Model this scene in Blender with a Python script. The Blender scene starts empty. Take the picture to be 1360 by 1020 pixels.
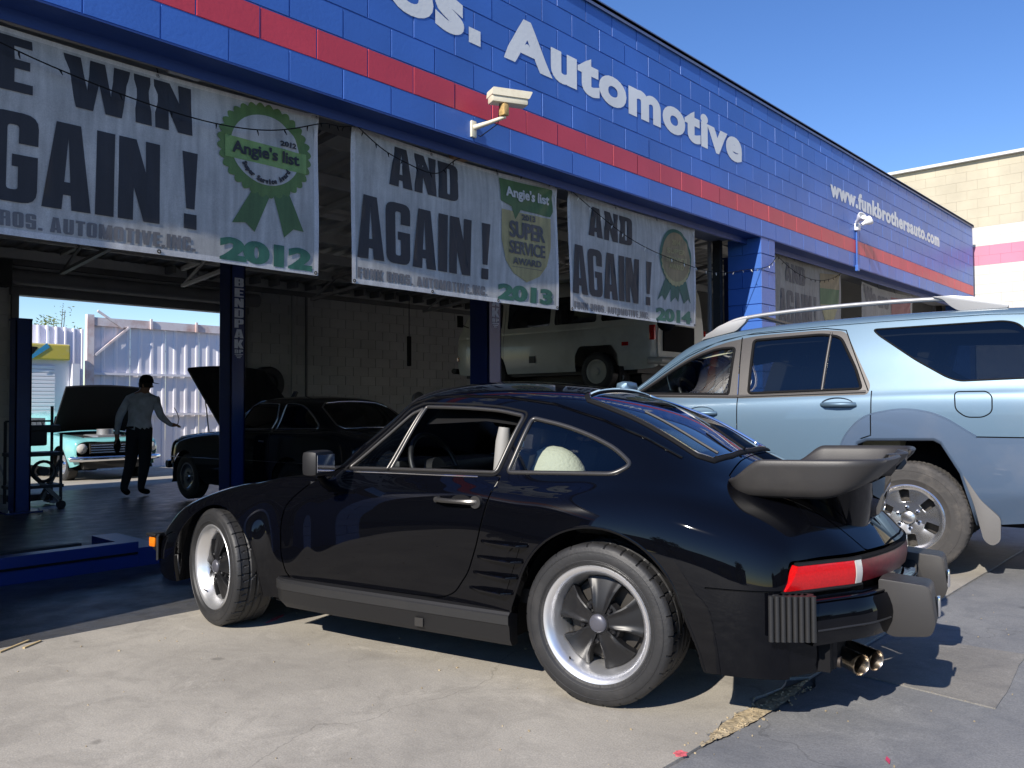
import bpy, bmesh, math, random
import numpy as np
from mathutils import Vector, Matrix, geometry
from math import pi, sin, cos, radians

random.seed(7)
rng = np.random.default_rng(7)
S = bpy.context.scene
COL = S.collection

# ------------------------------------------------------------------ camera, sky, sun, exposure
CAM_R = Vector((0.67478184, -0.73800642, -0.00399864))
CAM_U = Vector((-0.01648899, -0.02049268, 0.99965402))
CAM_F = Vector((0.73783303, 0.67448245, 0.02599707))
cam_data = bpy.data.cameras.new('camera')
cam = bpy.data.objects.new('camera', cam_data)
COL.objects.link(cam)
S.camera = cam
cam_data.sensor_width = 36
cam_data.lens = 36 * 1100 / 1360
cam_data.clip_start = 0.05
cam_data.clip_end = 1500
mw = Matrix((CAM_R, CAM_U, -CAM_F)).transposed().to_4x4()
mw.translation = (0, 0, 1.165)
cam.matrix_world = mw

SUN_TO = Vector((-1.42, -0.25, 1.0)).normalized()
world = bpy.data.worlds.new('World')
S.world = world
world.use_nodes = True
wn = world.node_tree
bg = wn.nodes['Background']
sky = wn.nodes.new('ShaderNodeTexSky')
sky.sky_type = 'NISHITA'
sky.sun_disc = False
sky.sun_elevation = math.asin(SUN_TO.z)
sky.sun_rotation = math.atan2(SUN_TO.x, SUN_TO.y)
sky.air_density = 1.0
sky.dust_density = 0.0
sky.ozone_density = 3.0
hsv = wn.nodes.new('ShaderNodeHueSaturation')
hsv.inputs['Saturation'].default_value = 1.22
hsv.inputs['Hue'].default_value = 0.513
wn.links.new(sky.outputs[0], hsv.inputs['Color'])
wn.links.new(hsv.outputs[0], bg.inputs[0])
bg.inputs[1].default_value = 0.115
sun_d = bpy.data.lights.new('sun', 'SUN')
sun_d.energy = 4.5
sun_d.angle = radians(0.5)
sun_d.color = (1.0, 0.935, 0.84)
sun_o = bpy.data.objects.new('sun', sun_d)
COL.objects.link(sun_o)
sun_o.rotation_euler = SUN_TO.to_track_quat('Z', 'Y').to_euler()
S.view_settings.view_transform = 'Standard'
S.view_settings.look = 'None'
S.view_settings.gamma = 1
S.view_settings.exposure = 0.55
S.view_settings.use_curve_mapping = False
S.render.engine = 'CYCLES'
S.cycles.max_bounces = 8
S.cycles.transparent_max_bounces = 12
S.cycles.caustics_reflective = False
S.cycles.caustics_refractive = False
S.cycles.sample_clamp_indirect = 4.0

# ------------------------------------------------------------------ materials
def new_mat(name):
    m = bpy.data.materials.new(name)
    m.use_nodes = True
    return m, m.node_tree, m.node_tree.nodes['Principled BSDF']

def setp(b, **k):
    for a, v in k.items():
        b.inputs[a.replace('_', ' ')].default_value = v

def rgb(*c):
    return (c[0], c[1], c[2], 1.0)

def mat(name, col, rough=0.5, metal=0.0, coat=0.0, var=0.0, scale=6.0, bump=0.0, bscale=40.0, spec=0.5, dirt=None, dirt_amt=0.4, dscale=1.5, em=None, ems=0.0, rvar=0.0):
    m, t, b = new_mat(name)
    setp(b, Base_Color=rgb(*col), Roughness=rough, Metallic=metal)
    b.inputs['Specular IOR Level'].default_value = spec
    if coat:
        setp(b, Coat_Weight=coat, Coat_Roughness=0.02)
    if em:
        b.inputs['Emission Color'].default_value = rgb(*em)
        b.inputs['Emission Strength'].default_value = ems
    N, L = t.nodes, t.links
    tc = N.new('ShaderNodeTexCoord')
    out = None
    if var:
        n = N.new('ShaderNodeTexNoise'); n.inputs['Scale'].default_value = scale; n.inputs['Detail'].default_value = 6
        L.new(tc.outputs['Object'], n.inputs['Vector'])
        r = N.new('ShaderNodeValToRGB')
        r.color_ramp.elements[0].position = 0.3; r.color_ramp.elements[1].position = 0.7
        r.color_ramp.elements[0].color = rgb(*[max(0, c * (1 - var)) for c in col])
        r.color_ramp.elements[1].color = rgb(*[min(1, c * (1 + var)) for c in col])
        L.new(n.outputs['Fac'], r.inputs['Fac'])
        out = r.outputs['Color']
    if dirt:
        n = N.new('ShaderNodeTexNoise'); n.inputs['Scale'].default_value = dscale; n.inputs['Detail'].default_value = 9; n.inputs['Roughness'].default_value = 0.65
        L.new(tc.outputs['Object'], n.inputs['Vector'])
        r = N.new('ShaderNodeMapRange')
        r.inputs['From Min'].default_value = 0.48; r.inputs['From Max'].default_value = 0.72
        r.inputs['To Max'].default_value = dirt_amt
        L.new(n.outputs['Fac'], r.inputs['Value'])
        mx = N.new('ShaderNodeMix'); mx.data_type = 'RGBA'
        L.new(r.outputs[0], mx.inputs[0])
        if out: L.new(out, mx.inputs[6])
        else: mx.inputs[6].default_value = rgb(*col)
        mx.inputs[7].default_value = rgb(*dirt)
        out = mx.outputs[2]
    if out: L.new(out, b.inputs['Base Color'])
    if rvar:
        n = N.new('ShaderNodeTexNoise'); n.inputs['Scale'].default_value = scale * 1.7; n.inputs['Detail'].default_value = 5
        L.new(tc.outputs['Object'], n.inputs['Vector'])
        r = N.new('ShaderNodeMapRange'); r.inputs['To Min'].default_value = max(0, rough - rvar); r.inputs['To Max'].default_value = rough + rvar
        L.new(n.outputs['Fac'], r.inputs['Value']); L.new(r.outputs[0], b.inputs['Roughness'])
    if bump:
        n = N.new('ShaderNodeTexNoise'); n.inputs['Scale'].default_value = bscale; n.inputs['Detail'].default_value = 5
        L.new(tc.outputs['Object'], n.inputs['Vector'])
        bp = N.new('ShaderNodeBump'); bp.inputs['Strength'].default_value = bump; bp.inputs['Distance'].default_value = 0.01
        L.new(n.outputs['Fac'], bp.inputs['Height']); L.new(bp.outputs[0], b.inputs['Normal'])
    return m

def glass_mat(name, tint, rough=0.0, refl=1.0):
    m, t, b = new_mat(name)
    N, L = t.nodes, t.links
    N.remove(b)
    tr = N.new('ShaderNodeBsdfTransparent'); tr.inputs[0].default_value = rgb(*tint)
    gl = N.new('ShaderNodeBsdfGlossy'); gl.inputs['Roughness'].default_value = rough
    fr = N.new('ShaderNodeFresnel'); fr.inputs[0].default_value = 1.5
    mu = N.new('ShaderNodeMath'); mu.operation = 'MULTIPLY'; mu.inputs[1].default_value = refl * 1.6; mu.use_clamp = True
    L.new(fr.outputs[0], mu.inputs[0])
    mx = N.new('ShaderNodeMixShader')
    L.new(mu.outputs[0], mx.inputs[0]); L.new(tr.outputs[0], mx.inputs[1]); L.new(gl.outputs[0], mx.inputs[2])
    L.new(mx.outputs[0], N['Material Output'].inputs[0])
    return m

# ------------------------------------------------------------------ object helpers
def mesh_obj(name, verts, faces, material=None, parent=None, smooth=False, loc=None, mats=None, fmi=None, normals=None, autosmooth=None):
    me = bpy.data.meshes.new(name)
    me.from_pydata([tuple(v) for v in verts], [], [tuple(f) for f in faces])
    if mats:
        for m_ in mats: me.materials.append(m_)
        if fmi is not None: me.polygons.foreach_set('material_index', fmi)
    elif material: me.materials.append(material)
    if smooth:
        me.polygons.foreach_set('use_smooth', [True] * len(me.polygons))
    me.update()
    if normals is not None:
        me.normals_split_custom_set_from_vertices([tuple(n) for n in normals])
    elif autosmooth:
        try: me.set_sharp_from_angle(angle=radians(autosmooth))
        except Exception: pass
    o = bpy.data.objects.new(name, me)
    COL.objects.link(o)
    if parent: o.parent = parent
    if loc: o.location = loc
    return o

def tag(o, label=None, cat=None, group=None, kind=None):
    if label: o['label'] = label
    if cat: o['category'] = cat
    if group: o['group'] = group
    if kind: o['kind'] = kind
    return o

def empty(name, loc=(0, 0, 0), rz=0.0, label=None, cat=None, group=None, parent=None):
    o = bpy.data.objects.new(name, None)
    o.empty_display_size = 0.2
    COL.objects.link(o)
    o.location = loc
    o.rotation_euler = (0, 0, rz)
    if parent: o.parent = parent
    return tag(o, label, cat, group)

def kids(o):
    return [c for c in COL.objects if c.parent == o]

def copy_tree(o, parent=None, keep=True):
    c = o.copy()
    COL.objects.link(c)
    c.parent = parent
    for ch in kids(o):
        copy_tree(ch, c)
    return c

class MB:
    """collects simple shapes into one mesh"""
    def __init__(s): s.v, s.f, s.m, s.cur = [], [], [], 0
    def add(s, vs, fs):
        b = len(s.v)
        s.v += [tuple(v) for v in vs]
        s.f += [tuple(i + b for i in f) for f in fs]
        s.m += [s.cur] * len(fs)
        return s
    def box(s, c, d, rot=None, ch=0.0):
        x, y, z = d[0] / 2, d[1] / 2, d[2] / 2
        if ch > 0:
            bm = bmesh.new(); bmesh.ops.create_cube(bm, size=1)
            bmesh.ops.scale(bm, vec=(d[0], d[1], d[2]), verts=bm.verts)
            bmesh.ops.bevel(bm, geom=bm.edges[:], offset=ch, segments=2, affect='EDGES', profile=0.6)
            vs = [v.co.copy() for v in bm.verts]; bm.verts.index_update()
            fs = [[v.index for v in f.verts] for f in bm.faces]; bm.free()
        else:
            vs = [Vector(p) for p in ((-x, -y, -z), (x, -y, -z), (x, y, -z), (-x, y, -z), (-x, -y, z), (x, -y, z), (x, y, z), (-x, y, z))]
            fs = [(0, 3, 2, 1), (4, 5, 6, 7), (0, 1, 5, 4), (1, 2, 6, 5), (2, 3, 7, 6), (3, 0, 4, 7)]
        if rot is not None: vs = [rot @ v for v in vs]
        return s.add([(v[0] + c[0], v[1] + c[1], v[2] + c[2]) for v in vs], fs)
    def bar(s, a, b, w, h, up=(0, 0, 1)):
        a, b = Vector(a), Vector(b); d = (b - a); L = d.length; d.normalize()
        sx = d.cross(Vector(up))
        if sx.length < 1e-4: sx = d.cross(Vector((0, 1, 0)))
        sx.normalize(); u = sx.cross(d)
        return s.box((a + b) / 2, (L, w, h), rot=Matrix((d, sx, u)).transposed())
    def tube(s, pts, r, n=8, caps=True, closed=False):
        pts = [Vector(p) for p in pts]
        if not hasattr(r, '__len__'): r = [r] * len(pts)
        rings = []
        prev = None
        N = len(pts)
        for i, p in enumerate(pts):
            if closed: d = pts[(i + 1) % N] - pts[i - 1]
            else: d = pts[min(i + 1, N - 1)] - pts[max(i - 1, 0)]
            d.normalize()
            if prev is None:
                a = Vector((0, 0, 1)) if abs(d.z) < 0.9 else Vector((1, 0, 0))
                x = d.cross(a).normalized()
            else:
                x = (prev - d * prev.dot(d))
                x = x.normalized() if x.length > 1e-6 else d.orthogonal().normalized()
            prev = x
            y = d.cross(x)
            rings.append([p + (x * cos(2 * pi * k / n) + y * sin(2 * pi * k / n)) * r[i] for k in range(n)])
        vs = [q for rg in rings for q in rg]
        fs = []
        for i in range(N if closed else N - 1):
            j = (i + 1) % N
            for k in range(n):
                fs.append((i * n + k, i * n + (k + 1) % n, j * n + (k + 1) % n, j * n + k))
        if caps and not closed:
            fs.append(tuple(range(n - 1, -1, -1))); fs.append(tuple((N - 1) * n + k for k in range(n)))
        return s.add(vs, fs)
    def cyl(s, a, b, r, n=16, r2=None):
        return s.tube([a, b], [r, r if r2 is None else r2], n)
    def lathe(s, prof, n=32, M=None, axis='Y'):
        """prof: (radius, along) list, turned about the local axis"""
        vs, fs = [], []
        for (r, a) in prof:
            for k in range(n):
                t = 2 * pi * k / n
                p = Vector((r * cos(t), a, r * sin(t))) if axis == 'Y' else Vector((r * cos(t), r * sin(t), a))
                if M is not None: p = M @ p
                vs.append(p)
        for i in range(len(prof) - 1):
            for k in range(n):
                fs.append((i * n + k, i * n + (k + 1) % n, (i + 1) * n + (k + 1) % n, (i + 1) * n + k))
        return s.add(vs, fs)
    def prism(s, poly, origin, ex, ey, ez, depth):
        """poly in the (ex,ey) plane, extruded along ez by depth"""
        o, ex, ey, ez = Vector(origin), Vector(ex), Vector(ey), Vector(ez)
        n = len(poly)
        vs = [o + ex * p[0] + ey * p[1] for p in poly] + [o + ex * p[0] + ey * p[1] + ez * depth for p in poly]
        fs = [tuple(range(n - 1, -1, -1)), tuple(range(n, 2 * n))] + [(i, (i + 1) % n, n + (i + 1) % n, n + i) for i in range(n)]
        return s.add(vs, fs)
    def grid(s, rows):
        n = len(rows[0])
        vs = [p for r in rows for p in r]
        fs = [(i * n + j, i * n + j + 1, (i + 1) * n + j + 1, (i + 1) * n + j) for i in range(len(rows) - 1) for j in range(n - 1)]
        return s.add(vs, fs)
    def sphere(s, c, r, n=12, sq=(1, 1, 1)):
        vs, fs = [], []
        for i in range(n + 1):
            for k in range(2 * n):
                a, t = pi * i / n, pi * k / n
                vs.append((c[0] + r * sq[0] * sin(a) * cos(t), c[1] + r * sq[1] * sin(a) * sin(t), c[2] + r * sq[2] * cos(a)))
        for i in range(n):
            for k in range(2 * n):
                fs.append((i * 2 * n + k, (i + 1) * 2 * n + k, (i + 1) * 2 * n + (k + 1) % (2 * n), i * 2 * n + (k + 1) % (2 * n)))
        return s.add(vs, fs)
    def build(s, name, material, parent=None, smooth=None, loc=None, bevel=0.0, mats=None, fix=True):
        me = bpy.data.meshes.new(name)
        bm = bmesh.new()
        vs = [bm.verts.new(v) for v in s.v]
        for f, mi in zip(s.f, s.m):
            try:
                fc = bm.faces.new([vs[i] for i in f]); fc.material_index = mi
            except ValueError: pass
        if fix: bmesh.ops.recalc_face_normals(bm, faces=bm.faces[:])
        if bevel:
            es = [e for e in bm.edges if len(e.link_faces) == 2 and e.calc_face_angle(0) > 0.6]
            bmesh.ops.bevel(bm, geom=es, offset=bevel, segments=2, affect='EDGES', profile=0.6, clamp_overlap=True)
        bm.to_mesh(me); bm.free()
        for m_ in (mats or [material]): me.materials.append(m_)
        if smooth is not None:
            me.polygons.foreach_set('use_smooth', [True] * len(me.polygons))
            me.set_sharp_from_angle(angle=radians(smooth))
        o = bpy.data.objects.new(name, me)
        COL.objects.link(o)
        if parent: o.parent = parent
        if loc: o.location = loc
        return o

def sweep(pts, norms, prof, name, material, parent, closed=False, smooth=40):
    """sweep a 2-D profile (across, out) along pts; out follows norms"""
    pts = [Vector(p) for p in pts]; norms = [Vector(n) for n in norms]
    N, n = len(pts), len(prof)
    mb = MB(); vs = []
    for i, p in enumerate(pts):
        d = (pts[(i + 1) % N] - pts[i - 1]) if closed else (pts[min(i + 1, N - 1)] - pts[max(i - 1, 0)])
        d.normalize(); nn = norms[i].normalized(); sd = nn.cross(d).normalized()
        vs += [p + sd * a + nn * b for a, b in prof]
    fs = []
    for i in range(N if closed else N - 1):
        j = (i + 1) % N
        for k in range(n):
            fs.append((i * n + k, i * n + (k + 1) % n, j * n + (k + 1) % n, j * n + k))
    if not closed: fs += [tuple(range(n)), tuple((N - 1) * n + k for k in range(n))]
    mb.add(vs, fs)
    return mb.build(name, material, parent, smooth=smooth)

def round_prof(w, h, k=5):
    return [(-w / 2, -0.002)] + [(-w / 2 * cos(pi * i / k), h * sin(pi * i / k)) for i in range(0, k + 1)] + [(w / 2, -0.002)]

def lerp(a, b, t): return a + (b - a) * t

# ------------------------------------------------------------------ smooth shells for vehicle bodies
def nat_basis(knots):
    k = np.asarray(knots, float); n = len(k); h = np.diff(k)
    A = np.zeros((n, n)); R = np.zeros((n, n)); A[0, 0] = A[-1, -1] = 1
    for i in range(1, n - 1):
        A[i, i - 1] = h[i - 1]; A[i, i] = 2 * (h[i - 1] + h[i]); A[i, i + 1] = h[i]
        R[i, i - 1] = 6 / h[i - 1]; R[i, i] = -6 / h[i - 1] - 6 / h[i]; R[i, i + 1] = 6 / h[i]
    Mm = np.linalg.solve(A, R)
    def ev(t):
        t = np.asarray(t, float)
        i = np.clip(np.searchsorted(k, t, side='right') - 1, 0, n - 2)
        hh = h[i]; a = (k[i + 1] - t) / hh; b = (t - k[i]) / hh
        B = np.zeros((len(t), n)); r = np.arange(len(t))
        B[r, i] += a; B[r, i + 1] += b
        B += ((a ** 3 - a) * hh * hh / 6)[:, None] * Mm[i] + ((b ** 3 - b) * hh * hh / 6)[:, None] * Mm[i + 1]
        return B
    return ev

def resample(poly, step, closed=True):
    P = [np.array(p, float) for p in poly]; out = []
    n = len(P)
    for i in range(n if closed else n - 1):
        a, b = P[i], P[(i + 1) % n]; m = max(1, int(np.ceil(np.linalg.norm(b - a) / step)))
        out += [a + (b - a) * j / m for j in range(m)]
    if not closed: out.append(P[-1])
    return np.array(out)

def rounded(poly, r, k=5):
    """round the corners of a polygon; r one radius or one per corner"""
    out = []; n = len(poly)
    for i in range(n):
        p0, p, p1 = [np.array(poly[j % n], float) for j in (i - 1, i, i + 1)]
        rr = r[i] if hasattr(r, '__len__') else r
        u = p0 - p; w = p1 - p; lu, lw = np.linalg.norm(u), np.linalg.norm(w)
        d = min(rr, lu * 0.45, lw * 0.45)
        a, b = p + u / lu * d, p + w / lw * d
        for j in range(k + 1):
            t = j / k
            out.append(tuple((1 - t) ** 2 * a + 2 * t * (1 - t) * p + t * t * b))
    return out

def arc(cx, cz, r, a0, a1, n=24):
    return [(cx + r * cos(radians(a0 + (a1 - a0) * i / n)), cz + r * sin(radians(a0 + (a1 - a0) * i / n))) for i in range(n + 1)]

def inside(poly, pts):
    x, y = pts[:, 0], pts[:, 1]; res = np.zeros(len(pts), bool); n = len(poly)
    for i in range(n):
        x0, y0 = poly[i]; x1, y1 = poly[(i + 1) % n]
        c = (y0 > y) != (y1 > y)
        if y0 != y1:
            res ^= c & (x < (x1 - x0) * (y - y0) / (y1 - y0) + x0)
    return res

class Shell:
    """half body from a control net: stations[i][k] = (x, y, z); last line is the centre line"""
    def __init__(s, stations, uk=None, nu=170, nv=90):
        P = np.array(stations, float)
        P = np.concatenate([P, P[:, -2:-5:-1] * np.array([1, -1, 1])], axis=1)
        s.P = P; s.K = len(stations[0]); s.n = len(stations)
        s.uk = np.arange(s.n, dtype=float) if uk is None else np.array(uk, float)
        s.bu = nat_basis(s.uk); s.bv = nat_basis(np.arange(P.shape[1], dtype=float))
        s.vmax = s.K - 1.0; s.nu, s.nv = nu, nv
        gu, gv = np.meshgrid(np.linspace(s.uk[0], s.uk[-1], 120), np.linspace(0, s.vmax, 80), indexing='ij')
        s.guv = np.stack([gu.ravel(), gv.ravel()], 1); s.g = s.ev(s.guv)
    def ev(s, uv):
        uv = np.atleast_2d(uv)
        return np.einsum('ai,ikc,ak->ac', s.bu(uv[:, 0]), s.P, s.bv(uv[:, 1]))
    def nrm(s, uv):
        uv = np.atleast_2d(uv).astype(float); e = 1e-3
        lo, hi = uv.copy(), uv.copy()
        du = (s.ev(np.stack([np.clip(uv[:, 0] + e, s.uk[0], s.uk[-1]), uv[:, 1]], 1)) - s.ev(np.stack([np.clip(uv[:, 0] - e, s.uk[0], s.uk[-1]), uv[:, 1]], 1)))
        dv = (s.ev(np.stack([uv[:, 0], uv[:, 1] + e], 1)) - s.ev(np.stack([uv[:, 0], np.maximum(uv[:, 1] - e, 0)], 1)))
        n = np.cross(du, dv)
        n /= np.linalg.norm(n, axis=1)[:, None] + 1e-12
        # outward: away from the axis at mid height
        p = s.ev(uv); c = p * np.array([1, 0, 0]) + np.array([0, 0, 0.55])
        sg = np.sign(np.einsum('ij,ij->i', n, p - c)); 
        s_all = np.sign(np.sum(sg)) or 1
        return n * s_all
    def inv(s, q, ax, vr=None):
        """find (u,v) with coordinates ax (e.g. (0,2)) equal to q"""
        q = np.atleast_2d(np.array(q, float)); ax = list(ax)
        msk = np.ones(len(s.guv), bool)
        if vr: msk = (s.guv[:, 1] >= vr[0]) & (s.guv[:, 1] <= vr[1])
        G, U = s.g[msk][:, ax], s.guv[msk]
        res = np.zeros((len(q), 2))
        for i, p in enumerate(q):
            res[i] = U[np.argmin(((G - p) ** 2).sum(1))]
        e = 1e-4
        for _ in range(12):
            f = s.ev(res)[:, ax] - q
            fu = (s.ev(res + [e, 0])[:, ax] - s.ev(res)[:, ax]) / e
            fv = (s.ev(res + [0, e])[:, ax] - s.ev(res)[:, ax]) / e
            det = fu[:, 0] * fv[:, 1] - fu[:, 1] * fv[:, 0]
            det = np.where(np.abs(det) < 1e-6, 1e-6, det)
            du = (f[:, 0] * fv[:, 1] - f[:, 1] * fv[:, 0]) / det
            dv = (fu[:, 0] * f[:, 1] - fu[:, 1] * f[:, 0]) / det
            st = np.clip(np.stack([du, dv], 1), -0.4, 0.4)
            res = res - 0.8 * st
            res[:, 0] = np.clip(res[:, 0], s.uk[0], s.uk[-1])
            lo, hi = (vr if vr else (0, s.vmax))
            res[:, 1] = np.clip(res[:, 1], lo, hi)
        return res
    def side(s, poly, vr=None, step=0.02, closed=True):
        return s.inv(resample(poly, step, closed), (0, 2), vr or (0, s.vmax - 2))
    def top(s, poly, vr=None, step=0.02, closed=True):
        return s.inv(resample(poly, step, closed), (0, 1), vr or (s.vmax - 6, s.vmax))
    def curve(s, uv, off=0.0):
        p, n = s.ev(uv), s.nrm(uv)
        return p + n * off, n
    def band(s, poly2, w, mode='side', vr=None, step=0.02, closed=False):
        """thin closed band of width w around a polyline given in side/top view"""
        P = resample(poly2, step, closed); n = len(P); out_a, out_b = [], []
        for i in range(n):
            d = (P[(i + 1) % n] - P[i - 1]) if closed else (P[min(i + 1, n - 1)] - P[max(i - 1, 0)])
            d = d / (np.linalg.norm(d) + 1e-9); nn = np.array([-d[1], d[0]])
            out_a.append(P[i] + nn * w / 2); out_b.append(P[i] - nn * w / 2)
        ax = (0, 2) if mode == 'side' else (0, 1)
        vr = vr or ((0, s.vmax - 2) if mode == 'side' else (s.vmax - 6, s.vmax))
        a, b = s.inv(np.array(out_a), ax, vr), s.inv(np.array(out_b), ax, vr)
        if closed: return a, b
        return np.concatenate([a, b[::-1]])
    def cut(s, regions, du=None, dv=None):
        """regions: list of (name, [polygons in uv]); later ones win. returns {name: (verts, faces, normals)}"""
        us = np.linspace(s.uk[0], s.uk[-1], s.nu); vs_ = np.linspace(0, s.vmax, s.nv)
        W = np.array([(s.nu - 1) / (s.uk[-1] - s.uk[0]), (s.nv - 1) / s.vmax])
        gu, gv = np.meshgrid(us, vs_, indexing='ij')
        pts = np.stack([gu.ravel(), gv.ravel()], 1)
        edges = []; allp = [pts]; base = len(pts); cons = []
        def chain(idx, closed):
            m = len(idx)
            for i in range(m if closed else m - 1): edges.append((idx[i], idx[(i + 1) % m]))
        for name, polys in regions:
            for pl in polys:
                pl = np.array(pl); keep = [0]
                for i in range(1, len(pl)):
                    if np.linalg.norm((pl[i] - pl[keep[-1]]) * W) > 0.05: keep.append(i)
                if len(keep) > 2 and np.linalg.norm((pl[keep[0]] - pl[keep[-1]]) * W) < 0.05: keep.pop()
                pl = pl[keep]
                cons.append(pl)
        near = np.zeros(len(pts), bool)
        for pl in cons:
            for p in pl:
                i0 = int(round((p[0] - us[0]) * W[0])); j0 = int(round(p[1] * W[1]))
                for i in (i0 - 1, i0, i0 + 1):
                    for j in (j0 - 1, j0, j0 + 1):
                        if 0 < i < s.nu - 1 and 0 < j < s.nv - 1:
                            k = i * s.nv + j
                            if np.linalg.norm((pts[k] - p) * W) < 0.42: near[k] = True
        pts = pts[~near]; allp = [pts]; base = len(pts)
        for pl in cons:
            idx = list(range(base, base + len(pl))); base += len(pl)
            allp.append(pl); chain(idx, True)
        A = np.concatenate(allp)
        V = [Vector((p[0] * W[0], p[1] * W[1])) for p in A]
        vo, eo, fo, _, _, _ = geometry.delaunay_2d_cdt(V, edges, [], 0, 1e-4, False)
        uv = np.array([(v.x / W[0], v.y / W[1]) for v in vo])
        uv[:, 0] = np.clip(uv[:, 0], s.uk[0], s.uk[-1]); uv[:, 1] = np.clip(uv[:, 1], 0, s.vmax)
        X, Nn = s.ev(uv), s.nrm(uv)
        F = np.array([f for f in fo if len(f) == 3])
        cen = uv[F].mean(1)
        lab = np.zeros(len(F), int); names = ['body']
        for name, polys in regions:
            if name not in names: names.append(name)
            for pl in polys: lab[inside(np.array(pl), cen)] = names.index(name)
        out = {}
        # orientation
        a, b, c = X[F[:, 0]], X[F[:, 1]], X[F[:, 2]]
        fn = np.cross(b - a, c - a); ar = np.linalg.norm(fn, axis=1)
        flip = np.einsum('ij,ij->i', fn, Nn[F].mean(1)) < 0
        F[flip] = F[flip][:, ::-1]
        for i, nme in enumerate(names):
            f = F[(lab == i) & (ar > 1e-10)]
            if len(f) == 0: continue
            used, invx = np.unique(f, return_inverse=True)
            out[nme] = (X[used], invx.reshape(f.shape), Nn[used], uv[used])
        return out

def shell_obj(name, data, material, parent, side='L', off=0.0, rim=0.0, center=None):
    """side L, R or LR (both halves in one mesh); center shifts the mesh origin"""
    X, F, Nn = data[0] + data[2] * off, data[1], data[2]
    V, FF, NN = [], [], []
    if 'L' in side: V.append(X); FF.append(F); NN.append(Nn)
    if 'R' in side:
        base = len(V[0]) if V else 0
        V.append(X * [1, -1, 1]); FF.append(F[:, ::-1] + base); NN.append(Nn * [1, -1, 1])
    V, FF, NN = np.concatenate(V), np.concatenate(FF), np.concatenate(NN)
    return mesh_obj(name, V, FF, material, parent, smooth=True, normals=NN)
# ------------------------------------------------------------------ palette
M_BLACKPAINT = mat('black_car_paint', (0.0018, 0.0020, 0.0032), rough=0.02, spec=0.35)
M_RUBBER = mat('tyre_rubber', (0.018, 0.018, 0.019), rough=0.55, bump=0.12, bscale=90, dirt=(0.05, 0.047, 0.045), dirt_amt=0.5, dscale=7)
M_RUBBER_D = mat('dusty_tyre_rubber', (0.045, 0.042, 0.040), rough=0.8, bump=0.2, bscale=80, dirt=(0.13, 0.115, 0.10), dirt_amt=0.7, dscale=6)
M_TRIM = mat('black_rubber_trim', (0.020, 0.020, 0.0205), rough=0.45, bump=0.08, bscale=120, dirt=(0.03, 0.028, 0.026), dirt_amt=0.4, dscale=5)
M_TRIMG = mat('faded_bumper_rubber', (0.030, 0.028, 0.027), rough=0.46, bump=0.05, bscale=220, dirt=(0.06, 0.054, 0.048), dirt_amt=0.5, dscale=4)
M_SATIN = mat('satin_window_frame', (0.072, 0.069, 0.066), rough=0.32, metal=0.6)
M_MATTE = mat('matt_black', (0.006, 0.006, 0.007), rough=0.8, spec=0.2)
M_DARK = mat('dark_plastic', (0.009, 0.009, 0.010), rough=0.5)
M_ALU = mat('polished_aluminium', (0.78, 0.78, 0.79), rough=0.33, metal=0.85, rvar=0.1, scale=5)
M_ALUD = mat('machined_aluminium', (0.68, 0.67, 0.66), rough=0.24, metal=0.95, dirt=(0.4, 0.37, 0.33), dirt_amt=0.3, dscale=14)
M_CHROME = mat('chrome', (0.8, 0.8, 0.82), rough=0.08, metal=1.0)
M_STEELX = mat('heat_stained_steel', (0.48, 0.42, 0.35), rough=0.26, metal=1.0, dirt=(0.22, 0.16, 0.11), dirt_amt=0.6, dscale=20)
M_SPOKE = mat('black_spoke_paint', (0.010, 0.010, 0.011), rough=0.36, spec=.4, dirt=(0.03, 0.028, 0.026), dirt_amt=0.35, dscale=20)
M_GLASS = glass_mat('clear_car_glass', (0.80, 0.86, 0.87))
M_GLASST = glass_mat('tinted_rear_glass', (0.42, 0.50, 0.52), refl=1.3)
M_GLASSD = glass_mat('dark_privacy_glass', (0.13, 0.145, 0.16), refl=1.2)
M_LEATHER = mat('dark_leather', (0.018, 0.018, 0.02), rough=0.5, bump=0.2, bscale=60)
M_CREAM = mat('cream_cover_cloth', (0.56, 0.54, 0.40), rough=0.9, bump=0.6, bscale=60)
M_REDL = mat('red_lens', (0.55, 0.006, 0.008), rough=0.12, coat=0.6, var=0.12, scale=120, bump=.12, bscale=260)
M_REDD = mat('dark_red_reflector', (0.12, 0.006, 0.012), rough=0.30, coat=0.0, spec=.3, var=0.3, scale=60)
M_CLEARL = mat('clear_lens', (0.55, 0.53, 0.50), rough=0.15, coat=1.0)
M_AMBER = mat('amber_lens', (0.75, 0.19, 0.01), rough=0.15, coat=1.0, var=0.2, scale=60)
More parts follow.
